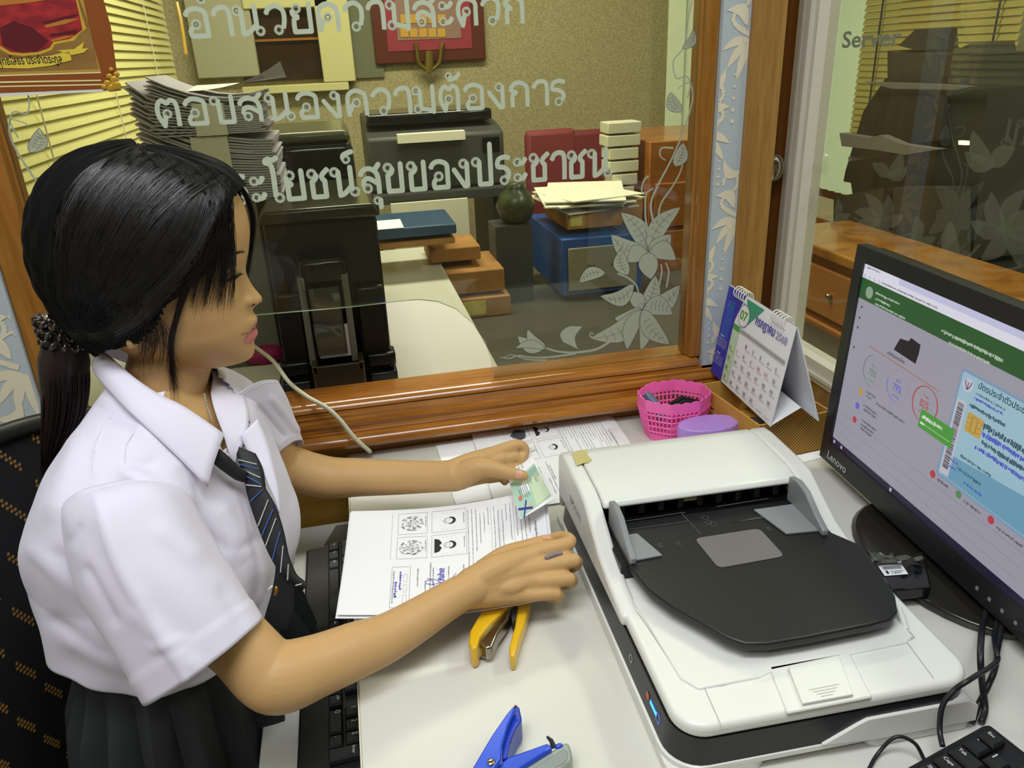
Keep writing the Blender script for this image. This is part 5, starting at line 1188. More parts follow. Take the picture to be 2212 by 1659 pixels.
# ------------------------------------------------------------------ papers
def wavy(seed, n=40):
    r_ = random.Random(seed); return [(r_.random(), r_.random(), r_.random()) for _ in range(n)]
def form(f, par, W=.21, H=.297, seed=1, hand=True, tone='#9a9aa2'):
    """a printed form: u across (0..W), v upward (0..H)"""
    r_ = random.Random(seed)
    p = Print(f)
    y = H-.026
    p.dashes(W*.3, W*.7, H-.018, .0028, r_, .002, .008)
    for i in range(13):
        if i in (4, 9): p.line([(.015, y+.002), (W-.015, y+.002)], .00035); y -= .003
        x = .016+r_.choice((0, 0, .01)); p.dashes(x, x+r_.uniform(.03, .11), y, .0013, r_, .001, .004)
        if r_.random() < .7: x2 = r_.uniform(.12, .14); p.dashes(x2, x2+r_.uniform(.01, .05), y, .0013, r_, .001, .004)
        y -= .0062
    for i in range(2):
        p.dashes(.015, W-.02, y, .0012, r_, .001, .004); y -= .006
    yb_ = y-.001; yb_ = .176
    for i in range(2): # portrait frames, then thumb frames
        x = .010+.05*i
        p.frame(x, yb_-.052, x+.044, yb_, .0004); p.dashes(x+.008, x+.03, yb_-.004, .0014, r_)
        p.frame(x, yb_-.103, x+.044, yb_-.059, .0004); p.dashes(x+.008, x+.03, yb_-.062, .0014, r_)
    for i in range(7): p.dashes(.125+.03*(i % 2), .16+.03*(i % 2), yb_-.006-.011*i, .0017, r_, .0015, .005)
    p.dashes(.115, .20, yb_-.054, .0016, r_); 
    if hand: p.frame(.12, yb_-.108, .198, yb_-.082, .0004); p.dashes(.128, .19, yb_-.106, .0018, r_); [p.frame(.135+.02*k_, yb_-.091, .15+.02*k_, yb_-.086, .0003) for k_ in range(3)]
    p.line([(.01, yb_-.112), (W*.5, yb_-.112)], .0003)
    p.build('printed_lines', mat('form_ink', tone, .8), par)
    d = Print(lambda u, v: f(u, v)+Vector((0, 0, .0003)))
    for i in range(2):
        x = .032+.05*i; y = yb_-.024
        # stylised bust: ring of hair + shoulders (rotated like the form)
        d.poly([(x+.0075*math.cos(q_*.3927), y+.0085*math.sin(q_*.3927)) for q_ in range(9)]+[(x-.0065, y-.003), (x-.0048, y+.002), (x, y+.0045), (x+.0048, y+.002), (x+.0065, y-.003)])
        if (seed+i) % 2 == 0: d.poly([(x-.014, y-.024), (x-.012, y-.017), (x-.005, y-.013), (x, y-.017), (x+.005, y-.013), (x+.012, y-.017), (x+.014, y-.024)])
        d.rect(x-.0035, y-.0015, x-.001, y-.001); d.rect(x+.001, y-.0015, x+.0035, y-.001); d.rect(x-.0018, y-.0068, x+.0018, y-.0062); d.line([(x-.0052, y-.003), (x-.0045, y-.0075), (x, y-.0105), (x+.0045, y-.0075), (x+.0052, y-.003)], .0005)
        for q_ in range(4): d.rect(x-.017, y-.012+.006*q_, x-.0165, y-.0110+.006*q_); d.rect(x+.0165, y-.012+.006*q_, x+.017, y-.0110+.006*q_)
    d.build('portrait_prints', mat('form_black', '#26262a', .8), par)
    d = Print(lambda u, v: f(u, v)+Vector((0, 0, .0004)))
    for i in range(2):
        x = .032+.05*i; y = yb_-.082
        if seed == 2 and i == 0:
            d.poly([(x+.015*math.cos(t_*.52)*r_.uniform(.8, 1.1), y+.017*math.sin(t_*.52)*r_.uniform(.8, 1.1)) for t_ in range(12)])
        for k_ in range(9):
            for s2 in range(10):
                if r_.random() < .78: a0 = s2*36+r_.uniform(0, 10); d.ring(x+r_.uniform(-.0005, .0005), y, .0018*(k_+1)*.9, .0008*r_.uniform(.5, 1.2), a0, a0+r_.uniform(15, 30), 3, .0020*(k_+1)*.95)
    d.build('thumb_prints', mat('thumb_ink', '#4b4b52', .8), par)
    return yb_
# back sheets on the desk
def desk_sheet(name, label, corners, h, seed, printed=True, grp=None):
    """corners in pixels: bottom-left(far/near...)"""
    P = [D(*c, h) for c in corners]      # order: page left-bottom, right-bottom, right-top, left-top
    cz = sum((p for p in P), Vector())/4
    t = T(name, label, 'papers', (cz.x, cz.y, ZD))
    f = lambda u, v, l=0: P[0]*(1-u)*(1-v)+P[1]*u*(1-v)+P[2]*u*v+P[3]*(1-u)*v+Vector((0, 0, l))
    n = 6; V = [f(i/n, j/n, 0) for j in range(n+1) for i in range(n+1)]; V2 = [p-Vector((0, 0, .0012)) for p in V]; F = []
    for j in range(n):
        for i in range(n): a = j*(n+1)+i; F.append((a, a+1, a+n+2, a+n+1)); F.append(tuple(x+len(V) for x in (a+n+1, a+n+2, a+1, a)))
    for i in range(n):
        F.append((i+1, i, i+len(V), i+1+len(V))); a = n*(n+1)+i; F.append((a, a+1, a+1+len(V), a+len(V)))
        a = i*(n+1); b = a+n+1; F.append((a, b, b+len(V), a+len(V))); a += n; b += n; F.append((b, a, a+len(V), b+len(V)))
    mk('sheet', V+V2, F, M_paper, t)
    return t, (lambda u, v: f(u/.21, v/.297, .0004))
t, f = desk_sheet('blank_sheet', 'mostly blank sheet on the desk at the back behind her left hand', ((942, 962), (985, 1090), (1230, 1050), (1190, 925)), .0016, 3)
P_ = Print(lambda u, v: f(u, v)); P_.ring(.06, .075, .006, .003, 0, 360, 10); [P_.dashes(.045+.006*i, .05+.006*i, .06+.008*(i % 3), .0016, rr) for i in range(4)]; P_.build('faint_print', M_ink, t)
t, f = desk_sheet('form_sheet', 'printed form stack lying by the sill with dark thumb print', ((1018, 936), (1075, 1105), (1415, 1055), (1301, 879)), .0045, 2)
form(f, t, seed=2, tone='#8b8b90')
t2, _f = desk_sheet('form_sheet', 'second sheet just under the printed form stack by the sill', ((1040, 938), (1085, 1100), (1425, 1050), (1312, 884)), .0030, 4)
# grey tape and sheet under right end
dk2 = [D(*p, .0006) for p in ((1720, 988), (1790, 972), (1960, 1130), (1880, 1150))]
mk('paper_strip', [D(*p, .0008) for p in ((1700, 987), (1785, 968), (1795, 984), (1712, 1004))], [(0, 1, 2, 3)], M_paper, None, label='paper strip on the desk in front of the kraft box', cat='paper')
mk('grey_tape', [Vector((-.105, 1.10, .6508)), Vector((-.045, 1.10, .6508)), Vector((-.045, 1.155, .6508)), Vector((-.085, 1.155, .6508))], [(0, 1, 2, 3)], mat('tape_grey', '#7a766a', .5), None, label='grey tape patch at the back of the keyboard tray', cat='tape')
bx((.209, .83, ZD+.001), (.222, 1.04, ZD+.004)).build('grey_folder', mat('folder_grey', '#63666a', .4), None, label='dark grey folder edge lying beside the scanner', cat='folder')
# held stack: page u runs from the far edge to the near edge, v from left to right
hs = T('held_papers', 'stack of printed forms held in both her hands', 'papers', (.06, .95, .80))
LN = D(728, 1328, .052); LF = LN+Vector((.022, .207, .006)); RN = LN+Vector((.250, -.024, -.006)); RF = RN+Vector((.036, .195, .024))
def heldf(u, v, l=0):
    s_, t_ = u/.21, v/.297
    p = LF*(1-s_)*(1-t_)+LN*s_*(1-t_)+RN*s_*t_+RF*(1-s_)*t_
    return p+Vector((0, 0, -.010*math.sin(math.pi*t_)-.004*math.sin(math.pi*s_)+l))
def heldsheet(nm, l, du_, dv_, rot, par, lab=None):
    n = 12; V = []; 
    for j in range(n+1):
        for i in range(n+1):
            u, v = .21*i/n, .297*j/n; V.append(heldf(u, v, l)+Vector((du_+(v-.15)*rot*.3, dv_+(u-.1)*rot, 0)))
    V2 = [p-Vector((0, 0, .0006)) for p in V]; F = []
    for j in range(n):
        for i in range(n): a = j*(n+1)+i; F.append((a, a+1, a+n+2, a+n+1)); F.append(tuple(x+len(V) for x in (a+n+1, a+n+2, a+1, a)))
    for i in range(n):
        F.append((i+1, i, i+len(V), i+1+len(V))); a = n*(n+1)+i; F.append((a, a+1, a+1+len(V), a+len(V)))
        a = i*(n+1); b = a+n+1; F.append((a, b, b+len(V), a+len(V))); a += n; b += n; F.append((b, a, a+len(V), b+len(V)))
    return mk(nm, V+V2, F, M_paper, par, smooth=30, label=lab)
top_ = heldsheet('sheet', 0, 0, 0, 0, hs); heldsheet('sheet', -.0016, .004, .003, .02, hs); heldsheet('sheet', -.0030, -.003, .0, -.015, hs)
form(lambda u, v: heldf(u, v, .0005), top_, seed=1)
P_ = Print(lambda u, v: heldf(u, v, .0009))
def squig(pts, w2): 
    Q = spl([(a, b, 0) for a, b in pts], 6)
    for a, b in zip(Q, Q[1:]): P_.line([(a.x, a.y), (b.x, b.y)], w2)
squig([(.146, .118), (.150, .131), (.156, .135), (.158, .123), (.152, .115), (.150, .125), (.162, .128), (.170, .121), (.185, .131)], .0008)
squig([(.14, .160), (.148, .155), (.145, .167), (.155, .165)], .0006); squig([(.15, .170), (.158, .175), (.160, .165)], .0006)
P_.text('อนุญาต', .128, .136, .012, .036, .02); P_.dashes(.13, .165, .079, .003, rr); P_.dashes(.15, .18, .073, .003, rr)
P_.build('blue_pen_writing', mat('pen_blue', '#4a48b8', .6), top_)
# identity card copy slip, clipped on top of the sheets (generic card)
sl = T('card_copy_slip', 'small slip with green identity card copy and blue cross held by her left thumb', 'slip', D(1140, 1040, .10))
S4 = [D(*p, h) for p, h in (((1094, 1020), .081), ((1141, 968), .086), ((1197, 1078), .082), ((1124, 1122), .080))]
def slf(u, v, l=0): return S4[0]*(1-u)*(1-v)+S4[1]*u*(1-v)+S4[2]*u*v+S4[3]*(1-u)*v+Vector((-.1, -.4, 1)).normalized()*l
mk('slip_sheet', [slf(0, 0), slf(1, 0), slf(1, 1), slf(0, 1), slf(0, 0, -.0006), slf(1, 0, -.0006), slf(1, 1, -.0006), slf(0, 1, -.0006)], [(0, 1, 2, 3), (7, 6, 5, 4), (0, 4, 5, 1), (1, 5, 6, 2), (2, 6, 7, 3), (3, 7, 4, 0)], M_paper, sl)
def spr(nm, c_, fn, l):
    p = Print(lambda u, v: slf(u, v, l)); fn(p); p.build(nm, mat('slip_'+nm, c_, .6), sl)
spr('card_green', '#a9cdbb', lambda p: p.poly([(.0, .28), (.95, .30), (.98, .93), (.02, .99)]), .0004)
spr('card_pale', '#c4d6b8', lambda p: p.poly([(.55, .5), (.95, .42), (.97, .9), (.5, .95)]), .0006)
spr('card_chip', '#b08a3c', lambda p: p.rect(.42, .30, .58, .42), .0008)
def ct_(p):
    for i in range(7): p.dashes(.1+.1*i, .14+.1*i, .5, .02, rr) if False else p.line([(.62+.05*i, .34), (.62+.05*i, .34+rr.uniform(.1, .3))], .012)
    for i in range(5): p.line([(.2+.06*i, .5), (.2+.06*i, .5+rr.uniform(.1, .25))], .012)
    for i in range(4): p.line([(.2+.12*i, .10), (.2+.12*i, .22)], .015)
spr('card_writing', '#4e6372', ct_, .0009)
spr('card_red', '#d0706a', lambda p: p.rect(.12, .62, .22, .70), .001)
spr('card_face', '#d8b58a', lambda p: p.poly(circ(.36, .90, .06, 12, .045)), .001)
spr('blue_cross', '#3a2f9c', lambda p: (p.line([(.02, .82), (.40, .94)], .035), p.line([(.30, .76), (.10, 1.02)], .035)), .0014)
# ================================================================== the seated woman
HY = .90
def HP(px, py, s=0.0): return A(px, py, HY)+Vector((0, s, 0))
az = math.radians(20); LAT = Vector((math.sin(az), math.cos(az), 0)); FR = Vector((LAT.y, -LAT.x, 0))
pw = T('person', 'seated young woman in a white school shirt and striped tie holding papers', 'person', (-.26, .84, .0))
def sgp(c, e): return math.copysign(abs(c)**(2/e), c)
HT = [(344, 315, 285, .006), (347, 350, 255, .026), (354, 398, 218, .042), (366, 440, 184, .054), (385, 476, 155, .063), (410, 503, 132, .070), (437, 522, 117, .074), (470, 534, 107, .077), (507, 539, 104, .0775), (541, 536, 107, .077), (568, 531, 114, .075), (600, 528, 125, .073), (640, 529, 150, .070), (668, 537, 172, .067), (690, 543, 195, .064), (710, 545, 220, .061), (731, 547, 245, .055), (748, 550, 270, .047), (762, 549, 300, .039), (772, 542, 320, .033), (780, 520, 335, .026), (786, 490, 350, .018), (789, 450, 370, .008)]
NB = [(575, 0), (591, 4), (618, 20), (636, 35), (645, 40), (651, 37), (657, 25), (662, 16), (668, 9), (676, 6), (684, 13), (690, 14), (698, 12), (704, 8), (707, 5), (712, 10), (720, 12), (727, 8), (733, 2), (740, 0)]
SG = [(575, .006), (618, .0075), (638, .0105), (650, .013), (662, .012), (668, .014), (684, .020), (707, .021), (721, .020), (740, .018)]
def headpt(py, a, off=0.0):
    xf, xb, w_ = sinterp(HT, py); xc = xb+(xf-xb)*.46
    c, s = math.cos(a), math.sin(a); e = 2.35 if c > 0 else 2.15
    if py > 700: e = 2.35-(py-700)/95*.45 if c > 0 else 2.1
    x = xc+((xf-xc) if c > 0 else (xc-xb))*sgp(c, e); lt = w_*sgp(s, e)
    if c > 0:
        x += interp(NB, py)[0]*math.exp(-(lt/interp(SG, py)[0])**2)
        x -= 13*math.exp(-((abs(lt)-.030)/.012)**2-((py-597)/17)**2)          # eye sockets
        x += 4*math.exp(-((abs(lt)-.028)/.014)**2-((py-548)/12)**2)           # brow
        lt += math.copysign(.003, lt)*math.exp(-((abs(lt)-.05)/.02)**2-((py-650)/30)**2)
    p = HP(x, py, lt)
    if off:
        ctr = HP(xc+(0), 560, 0); d = (p-ctr); d.y *= 1.2; p += d.normalized()*off
    return p
NA = 84
rows_ = list(range(344, 560, 6))+list(range(560, 790, 3))
bd = MB(); bd.loft([[headpt(py, 2*math.pi*k/NA) for k in range(NA)] for py in rows_])
# nostril wings and ear
for q in (-1, 1): bd.sphere(HP(537, 646, q*.0125), (.0065, .0045, .006), 8)
def ear(q):
    c0_ = HP(292, 668, q*.072)
    for (dx, dz, r1) in ((0, .012, .011), (.004, .0, .009), (.008, -.014, .007), (-.006, .004, .010)): bd.sphere(c0_+Vector((dx, 0, dz)), (r1, .006, r1*1.3), 8)
ear(-1); ear(1)
# neck, trunk (under the clothes), legs
nk = [HP(385, 700), HP(372, 770), HP(352, 850)+Vector((0, -.012, 0)), Vector((-.232, .868, 1.00))]
bd.tube(nk, [.045, .045, .046, .046], 24)
TT = [(.45, -.262, .84, .12, .165), (.60, -.262, .84, .11, .155), (.70, -.258, .84, .092, .132), (.76, -.256, .842, .094, .140), (.79, -.254, .842, .100, .145), (.82, -.250, .845, .106, .150), (.86, -.249, .847, .108, .156), (.90, -.250, .850, .102, .158), (.93, -.250, .853, .096, .158), (.965, -.245, .857, .086, .155), (.995, -.239, .862, .077, .146), (1.018, -.237, .866, .060, .122), (1.036, -.236, .870, .050, .090), (1.048, -.235, .872, .044, .062), (1.060, -.232, .875, .037, .046)]
def trunk(z, a, off=0.0, e=2.3):
    cx_, cy_, A_, B_ = sinterp(TT, z); c, s = math.cos(a), math.sin(a)
    return Vector((cx_, cy_, z))+FR*(A_+off)*sgp(c, e)+LAT*(B_+off)*sgp(s, e)
bd.loft([[trunk(.45+.0199*i, 2*math.pi*k/48, -.014) for k in range(48)] for i in range(31)])
hipc = Vector((-.275, .84, .50))
for q in (-1, 1):
    h_ = hipc+LAT*q*.085; kn = h_+FR*.40+LAT*q*.0; kn.z = .50; ft = kn+FR*.03; ft.z = .07
    bd.tube([h_-FR*.02, h_+FR*.18, kn], [.085, .075, .055], 20, round_=True); bd.tube([kn, kn.lerp(ft, .35)-FR*.01, ft], [.052, .048, .034], 16, round_=True)
    bd.tube([ft-FR*.03+Vector((0, 0, -.03)), ft+FR*.14+Vector((0, 0, -.04))], [.034, .026], 12, round_=True)
# arms
RA = [C(270, 1110, .800), C(350, 1215, .790), C(440, 1320, .782), C(520, 1395, .777), C(575, 1452, .779), C(612, 1462, .782), C(690, 1436, .80), C(770, 1404, .818), C(850, 1370, .84), (C(985, 1287, .875)), C(1025, 1268, .888)]
RR = [.040, .038, .036, .0335, .0350, .0360, .0318, .0295, .0258, .0208, .0205]
P_ = spl(RA, 5); R_ = [sinterp([(i*5, r) for i, r in enumerate(RR)], k)[0] for k in range(len(P_))]
bd.tube(P_, R_, 28, round_=True)
LA = [C(530, 892, .995), C(570, 945, 1.045), C(610, 1000, 1.09), C(700, 1030, 1.108), C(780, 1031, 1.105), C(870, 1031, 1.095), C(950, 1029, 1.080), C(985, 1027, 1.074)]
LR = [.031, .031, .031, .0305, .0275, .0245, .0222, .0225]
P_ = spl(LA, 5); R_ = [sinterp([(i*5, r) for i, r in enumerate(LR)], k)[0] for k in range(len(P_))]
bd.tube(P_, R_, 28, round_=True)
def finger(pts, rs): 
    P_ = spl([C(*p) for p in pts], 3); R_ = [sinterp([(i*3, r) for i, r in enumerate(rs)], k)[0] for k in range(len(P_))]
    bd.tube(P_, R_, 14, round_=True)
# right hand (back of the hand up, fist-like pinch)
for kpt, r1 in (((1160, 1196, .922), .0125), ((1176, 1222, .913), .0118), ((1166, 1253, .904), .0112), ((1138, 1282, .897), .0098)):
    finger([(1015, 1270+(kpt[1]-1235)*.25, .888), (1080, 1250+(kpt[1]-1235)*.62, .898), kpt], [.018, .0165, r1])
bd.sphere(C(1095, 1245, .908), (.034, .030, .015), 10)
finger([(1162, 1192, .920), (1228, 1174, .930), (1220, 1160, .950), (1194, 1162, .960)], [.0110, .0090, .0078, .0066])
finger([(1178, 1222, .912), (1240, 1211, .920), (1236, 1224, .942), (1200, 1226, .952)], [.0112, .0092, .0080, .0068])
finger([(1166, 1255, .902), (1230, 1251, .910), (1226, 1262, .932), (1190, 1256, .940)], [.0105, .0086, .0076, .0064])
finger([(1138, 1284, .896), (1202, 1283, .902), (1200, 1292, .922), (1170, 1286, .930)], [.0092, .0075, .0068, .0058])
finger([(1045, 1240, .905), (1090, 1205, .922), (1140, 1183, .934), (1184, 1167, .944)], [.017, .0145, .0105, .0078])
# left hand (thumb in front, fingers curled behind the papers)
for kpt, r1 in (((1078, 975, 1.106), .0100), ((1082, 992, 1.100), .0100), ((1076, 1010, 1.096), .0095), ((1056, 1030, 1.090), .0092)):
    finger([(975, 1028+(kpt[1]-1002)*.3, 1.074), (1020, (kpt[1]+1024)/2, 1.084), kpt], [.0175, .0155, r1])
finger([(1078, 975, 1.106), (1120, 961, 1.118), (1134, 974, 1.122), (1126, 992, 1.116)], [.0105, .0086, .0076, .0064])
finger([(1082, 994, 1.101), (1112, 987, 1.112), (1121, 1000, 1.117), (1112, 1014, 1.112)], [.0095, .0080, .0070, .0060])
finger([(1076, 1012, 1.098), (1103, 1010, 1.108), (1108, 1022, 1.110), (1100, 1034, 1.105)], [.0090, .0076, .0068, .0058])
finger([(1056, 1032, 1.092), (1084, 1031, 1.101), (1090, 1041, 1.103)], [.0086, .0070, .0056])
finger([(992, 1030, 1.070), (1036, 1010, 1.060), (1076, 1015, 1.055), (1104, 1023, 1.054), (1130, 1028, 1.056)], [.0195, .0160, .0108, .0094, .0078])
M_skin = mat('skin', '#c99b6c', .5, sub=.08, spec=.35)
nt = M_skin.node_tree; vc = nt.nodes.new('ShaderNodeVertexColor'); vc.layer_name = 'tint'
n_ = nt.nodes.new('ShaderNodeTexNoise'); n_.inputs['Scale'].default_value = 22; n_.inputs['Detail'].default_value = 4
mx = nt.nodes.new('ShaderNodeMixRGB'); mx.blend_type = 'MULTIPLY'; mx.inputs[0].default_value = .12
nt.links.new(vc.outputs[0], mx.inputs[1]); nt.links.new(n_.outputs[0], mx.inputs[2]); nt.links.new(mx.outputs[0], nt.nodes['Principled BSDF'].inputs['Base Color'])
raw = bd.build('body_raw', M_skin)
md = raw.modifiers.new('r', 'REMESH'); md.mode = 'VOXEL'; md.voxel_size = .0019
ms = raw.modifiers.new('s', 'CORRECTIVE_SMOOTH'); ms.factor = .6; ms.iterations = 2; ms.use_only_smooth = True
dg = bpy.context.evaluated_depsgraph_get(); me = bpy.data.meshes.new_from_object(raw.evaluated_get(dg))
off = raw.location.copy()
bpy.data.objects.remove(raw)
body = bpy.data.objects.new('body', me); me.name = 'body'; col.objects.link(body); body.parent = pw; INV['body'] = INV[pw.name]
me.transform(INV[pw.name] @ Matrix.Translation(off)); me.update()
me.polygons.foreach_set('use_smooth', [True]*len(me.polygons))
ca = me.color_attributes.new('tint', 'FLOAT_COLOR', 'POINT')
W0 = pw.matrix_world; skin = lin('#c8a06c'); lipu = lin('#b87068'); lipl = lin('#cf7c78'); palmc = lin('#c98a68'); cheek = lin('#d0986c')
def inpoly(x, y, P):
    r = False
    for i in range(len(P)):
        (x1, y1_), (x2, y2) = P[i-1], P[i]
        if (y1_ > y) != (y2 > y) and x < (x2-x1)*(y-y1_)/(y2-y1_)+x1: r = not r
    return r
UP = [(521, 723), (532, 712), (545, 702), (554, 692), (562, 682), (575, 690), (575, 706), (560, 706), (545, 712), (532, 719)]
LO = [(521, 723), (532, 719), (545, 712), (560, 706), (575, 706), (575, 728), (556, 733), (545, 734), (533, 729)]
buf = []
for v in me.vertices:
    p = W0 @ v.co; c = skin
    if p.z > 1.05 and p.x > -.17:
        s = p.y-HY; x, y = PR(Vector((p.x, HY, p.z)))
        # follow the curve of the mouth round the face
        if abs(s) < .028 and 676 < y < 740:
            if inpoly(x+0, y, UP): c = lipu
            elif inpoly(x+0, y, LO): c = lipl
        k_ = math.exp(-((x-470)/38)**2-((y-668)/32)**2)*.35+math.exp(-((x-562)/16)**2-((y-648)/12)**2)*.5
        if c is skin: c = tuple(a*(1-k_)+b*k_ for a, b in zip(skin, cheek))
    buf += list(c)
ca.data.foreach_set('color', buf)
bvh_head = BVHTree.FromPolygons([W0 @ v.co for v in me.vertices], [tuple(p.vertices) for p in me.polygons])
def onb(bvh, px, py, off_=.0005, fall=.87):
    r = ray(px, py).normalized(); h = bvh.ray_cast(CAM, r)
    if h[0] is None: return C(px, py, fall)
    return h[0]+(h[1] if h[1].dot(r) < 0 else -h[1])*off_
def onh(px, py, o_=.0006): return onb(bvh_head, px, py, o_)
# eye, brow, lashes, nostril
M_lash = mat('lash_black', '#16100e', .6)
mb = MB(); 
for w3, pts in ((1, [(486, 606), (495, 603), (506, 597), (514, 592), (520, 590)]),): mb.tube(spl([onh(x, y, .0006) for x, y in pts], 4), [.0005, .0006, .0007, .0008, .0009, .001, .001, .0011, .0011, .0012, .0012, .0012, .0011, .001, .0009, .0008, .0006], 6)
rl2 = random.Random(9)
for i in range(30):
    t_ = rl2.random(); x = 487+32*t_; y = 606-16*t_; a = onh(x, y, .0004); b = onh(x+1, y+1, .001)
    tip = C(x+6+6*t_, y+3-3*t_, (a-CAM).dot(RZ)-.003); mb.tube([a, a.lerp(tip, .5)+Vector((0, 0, -.0006)), tip], [.0003, .00025, .0001], 4)
mb.build('eyelashes', M_lash, pw)
mb = MB(); mb.tube(spl([onh(x, y, .0002) for x, y in ((488, 597), (498, 591), (508, 586), (516, 583))], 4), .00035, 5); mb.build('eyelid_crease', mat('crease_brown', '#8a6040', .6), pw)
mb = MB(); P_ = [onh(x, y, .0004) for x, y in ((492, 606), (502, 603), (511, 598), (515, 599), (508, 604), (499, 608))]; mb.add(P_, [tuple(range(6))]); mb.build('eye', mat('eye_dark', '#2a1e1a', .1), pw)
mb = MB()
for i in range(90):
    t_ = rl2.random(); x = 488+36*t_; y = 556-11*math.sin(t_*1.9)+rl2.uniform(-2.5, 2.5); a = onh(x, y, .0004); b = onh(x+5, y-1.5, .0009); mb.tube([a, b], [.00028, .0001], 4)
mb.build('eyebrow', mat('brow_brown', '#33241c', .7), pw)
mb = MB(); P_ = [onh(x, y, .0003) for x, y in ((541, 659), (546, 656), (552, 657), (549, 660), (543, 662))]; mb.add(P_, [tuple(range(5))]); mb.build('nostril', mat('nostril_dark', '#4a2a20', .7), pw)
mb = MB(); mb.tube(spl([onh(x, y, .0001) for x, y in ((521, 723), (533, 719), (546, 712), (557, 707))], 5), .0005, 5); mb.build('mouth_line', mat('mouth_dark', '#7a3a3a', .6), pw)
M_nail = mat('nail', '#d6a08c', .25)
def nail(nm, cpx, cpy, w1, h1, rot):
    mb = MB(); P_ = []
    c_, s_ = math.cos(rot), math.sin(rot); rings = []
    for j in range(5):
        row = []
        for i in range(7):
            u = (i/6-.5)*2; v = (j/4-.5)*2; u2 = u*math.sqrt(max(1-.35*v*v, 0)); x = u2*w1; y = v*h1; row.append(onh(cpx+x*c_-y*s_, cpy+x*s_+y*c_, .0007*(1-.5*u*u*v*v)+.0003))
        rings.append(row)
    mb.loft(rings, False, False).build(nm, M_nail, pw, smooth=180)
nail('thumbnail', 1120, 1025, 8, 8, .1); nail('thumbnail', 1179, 1161, 7, 4, -.3)
fr_ = MB(); a = onh(1181, 1206, .001); b = onh(1211, 1197, .001); m_ = onh(1196, 1201, .0022)
fr_.tube(spl([a, m_, b], 6), .0028, 10, round_=True).build('ring', mat('ring_grey', '#7c7480', .45), pw, smooth=60, label='grey band ring')
# ------------------------------------------------------------------ hair
M_hair = mat('hair_black', '#0e0c0d', .36, spec=.55, c2='#151211', nscale=60)
M_hair2 = mat('hair_brown', '#1c1210', .48, spec=.35, c2='#241612', nscale=60)
HB = [(330, 600), (437, 500), (470, 480), (500, 458), (530, 440), (560, 424), (590, 404), (620, 386), (650, 368), (680, 356), (715, 338), (745, 300), (760, 235), (775, 200)]
def hmask(p, m=0):
    q = Vector((p.x, HY-abs(p.y-HY), p.z)); x, y = PR(q); return x < interp(HB, y)[0]+m and y < 775
sh_ = MB(); NH2 = 200; rows2 = list(range(344, 780, 3)); grid = []
for py in rows2:
    row = []
    for k in range(NH2):
        a = 2*math.pi*k/NH2; p = headpt(py, a); xf, xb, w_ = sinterp(HT, py)
        # bulk of the hair: thicker at the back and crown, little waves
        o_ = .013+.006*max(0, -math.cos(a))+.0012*math.sin(a*23+py*.05)+.0010*math.sin(a*41-py*.03)
        if py > 640: o_ += (py-640)*.00004
        ctr = HP(xb+(xf-xb)*.46, 560); d = (p-ctr); row.append(p+d.normalized()*o_)
    grid.append(row)
V = [p for r in grid for p in r]; F = []
for j in range(len(rows2)-1):
    for k in range(NH2):
        k2 = (k+1) % NH2; idx = (j*NH2+k, j*NH2+k2, (j+1)*NH2+k2, (j+1)*NH2+k)
        if all(hmask(V[i], 0) for i in idx): F.append(idx)
F.append(tuple(range(NH2-1, -1, -1)))
hs_ = mk('hair', V, F, mat('hair_base', '#0b0a0b', .75, spec=.12), pw, smooth=180)
bvh_hair = BVHTree.FromPolygons(V, F)
def onhair(px, py, o_=.001):
    r = ray(px, py).normalized(); h = bvh_hair.ray_cast(CAM, r); g_ = bvh_head.ray_cast(CAM, r)
    if h[0] is not None and (g_[0] is None or h[3] < g_[3]+.02): return h[0]-r*o_
    if g_[0] is not None: return g_[0]-r*(o_+.003)
    return C(px, py, .87)
rh = random.Random(11)
def bez(P, t):
    P = [Vector(p) for p in P]
    while len(P) > 1: P = [a.lerp(b, t) for a, b in zip(P, P[1:])]
    return P[0]
def strands(nm, n, gen, m, r0=.00055, seg=12, r1=.00015, mirror=False, parent=None, smoothd=True):
    mb = MB()
    for i in range(n):
        P2 = gen(i/(max(n-1, 1))); pts = []; lift = rh.uniform(.0005, .0028)
        for k in range(seg+1):
            q = bez([(a, b, 0) for a, b in P2], k/seg); pts.append(onhair(q.x, q.y, lift))
        if smoothd:
            for _ in range(2): pts = [pts[0]]+[(pts[k-1]+pts[k]*2+pts[k+1])/4 for k in range(1, len(pts)-1)]+[pts[-1]]
        rs = [r0*(1 if k < seg*.6 else 1-(k-seg*.6)/(seg*.4)*.75)*min(1, .25+.3*k) for k in range(seg+1)]
        pts[0] = pts[0]+ray(*P2[0]).normalized()*lift*.8
        mb.tube(pts, rs, 3, False)
        if mirror: mb.tube([Vector((p.x, 2*HY-p.y, p.z)) for p in pts], rs, 3, False)
    return mb.build(nm, m, parent or pw, smooth=180, kind='stuff')
def j(s_): return rh.gauss(0, s_)
def g1(t):
    t = rh.random()**.9; sx = 262+235*t; sy = 330+62*t**1.8+j(2)
    cx_ = 78+(452-78)*t**1.1+j(6); cy_ = 470+190*t+j(8)
    ex = 142+j(12)+30*t; ey = 688+42*t+j(7)
    return [(sx, sy), ((sx+cx_)/2-25*(1-t)+30*t, (sy+cy_)/2-40*(1-t)), (cx_, cy_), (ex, ey)]
strands('hair_strands', 1500, g1, M_hair, .0006, 14, .0003, True)
def g2(t):
    sx = 455+50*rh.random(); sy = 372+.9*(sx-455)+j(3); ex = 405+100*rh.random(); ey = 668-.35*(ex-405)+j(16)
    if rh.random() < .5: ey -= 40*rh.random()
    return [(sx, sy), (sx+6, (sy+ey)/2-40), (ex+22, (sy+ey)/2+30), (ex, ey)]
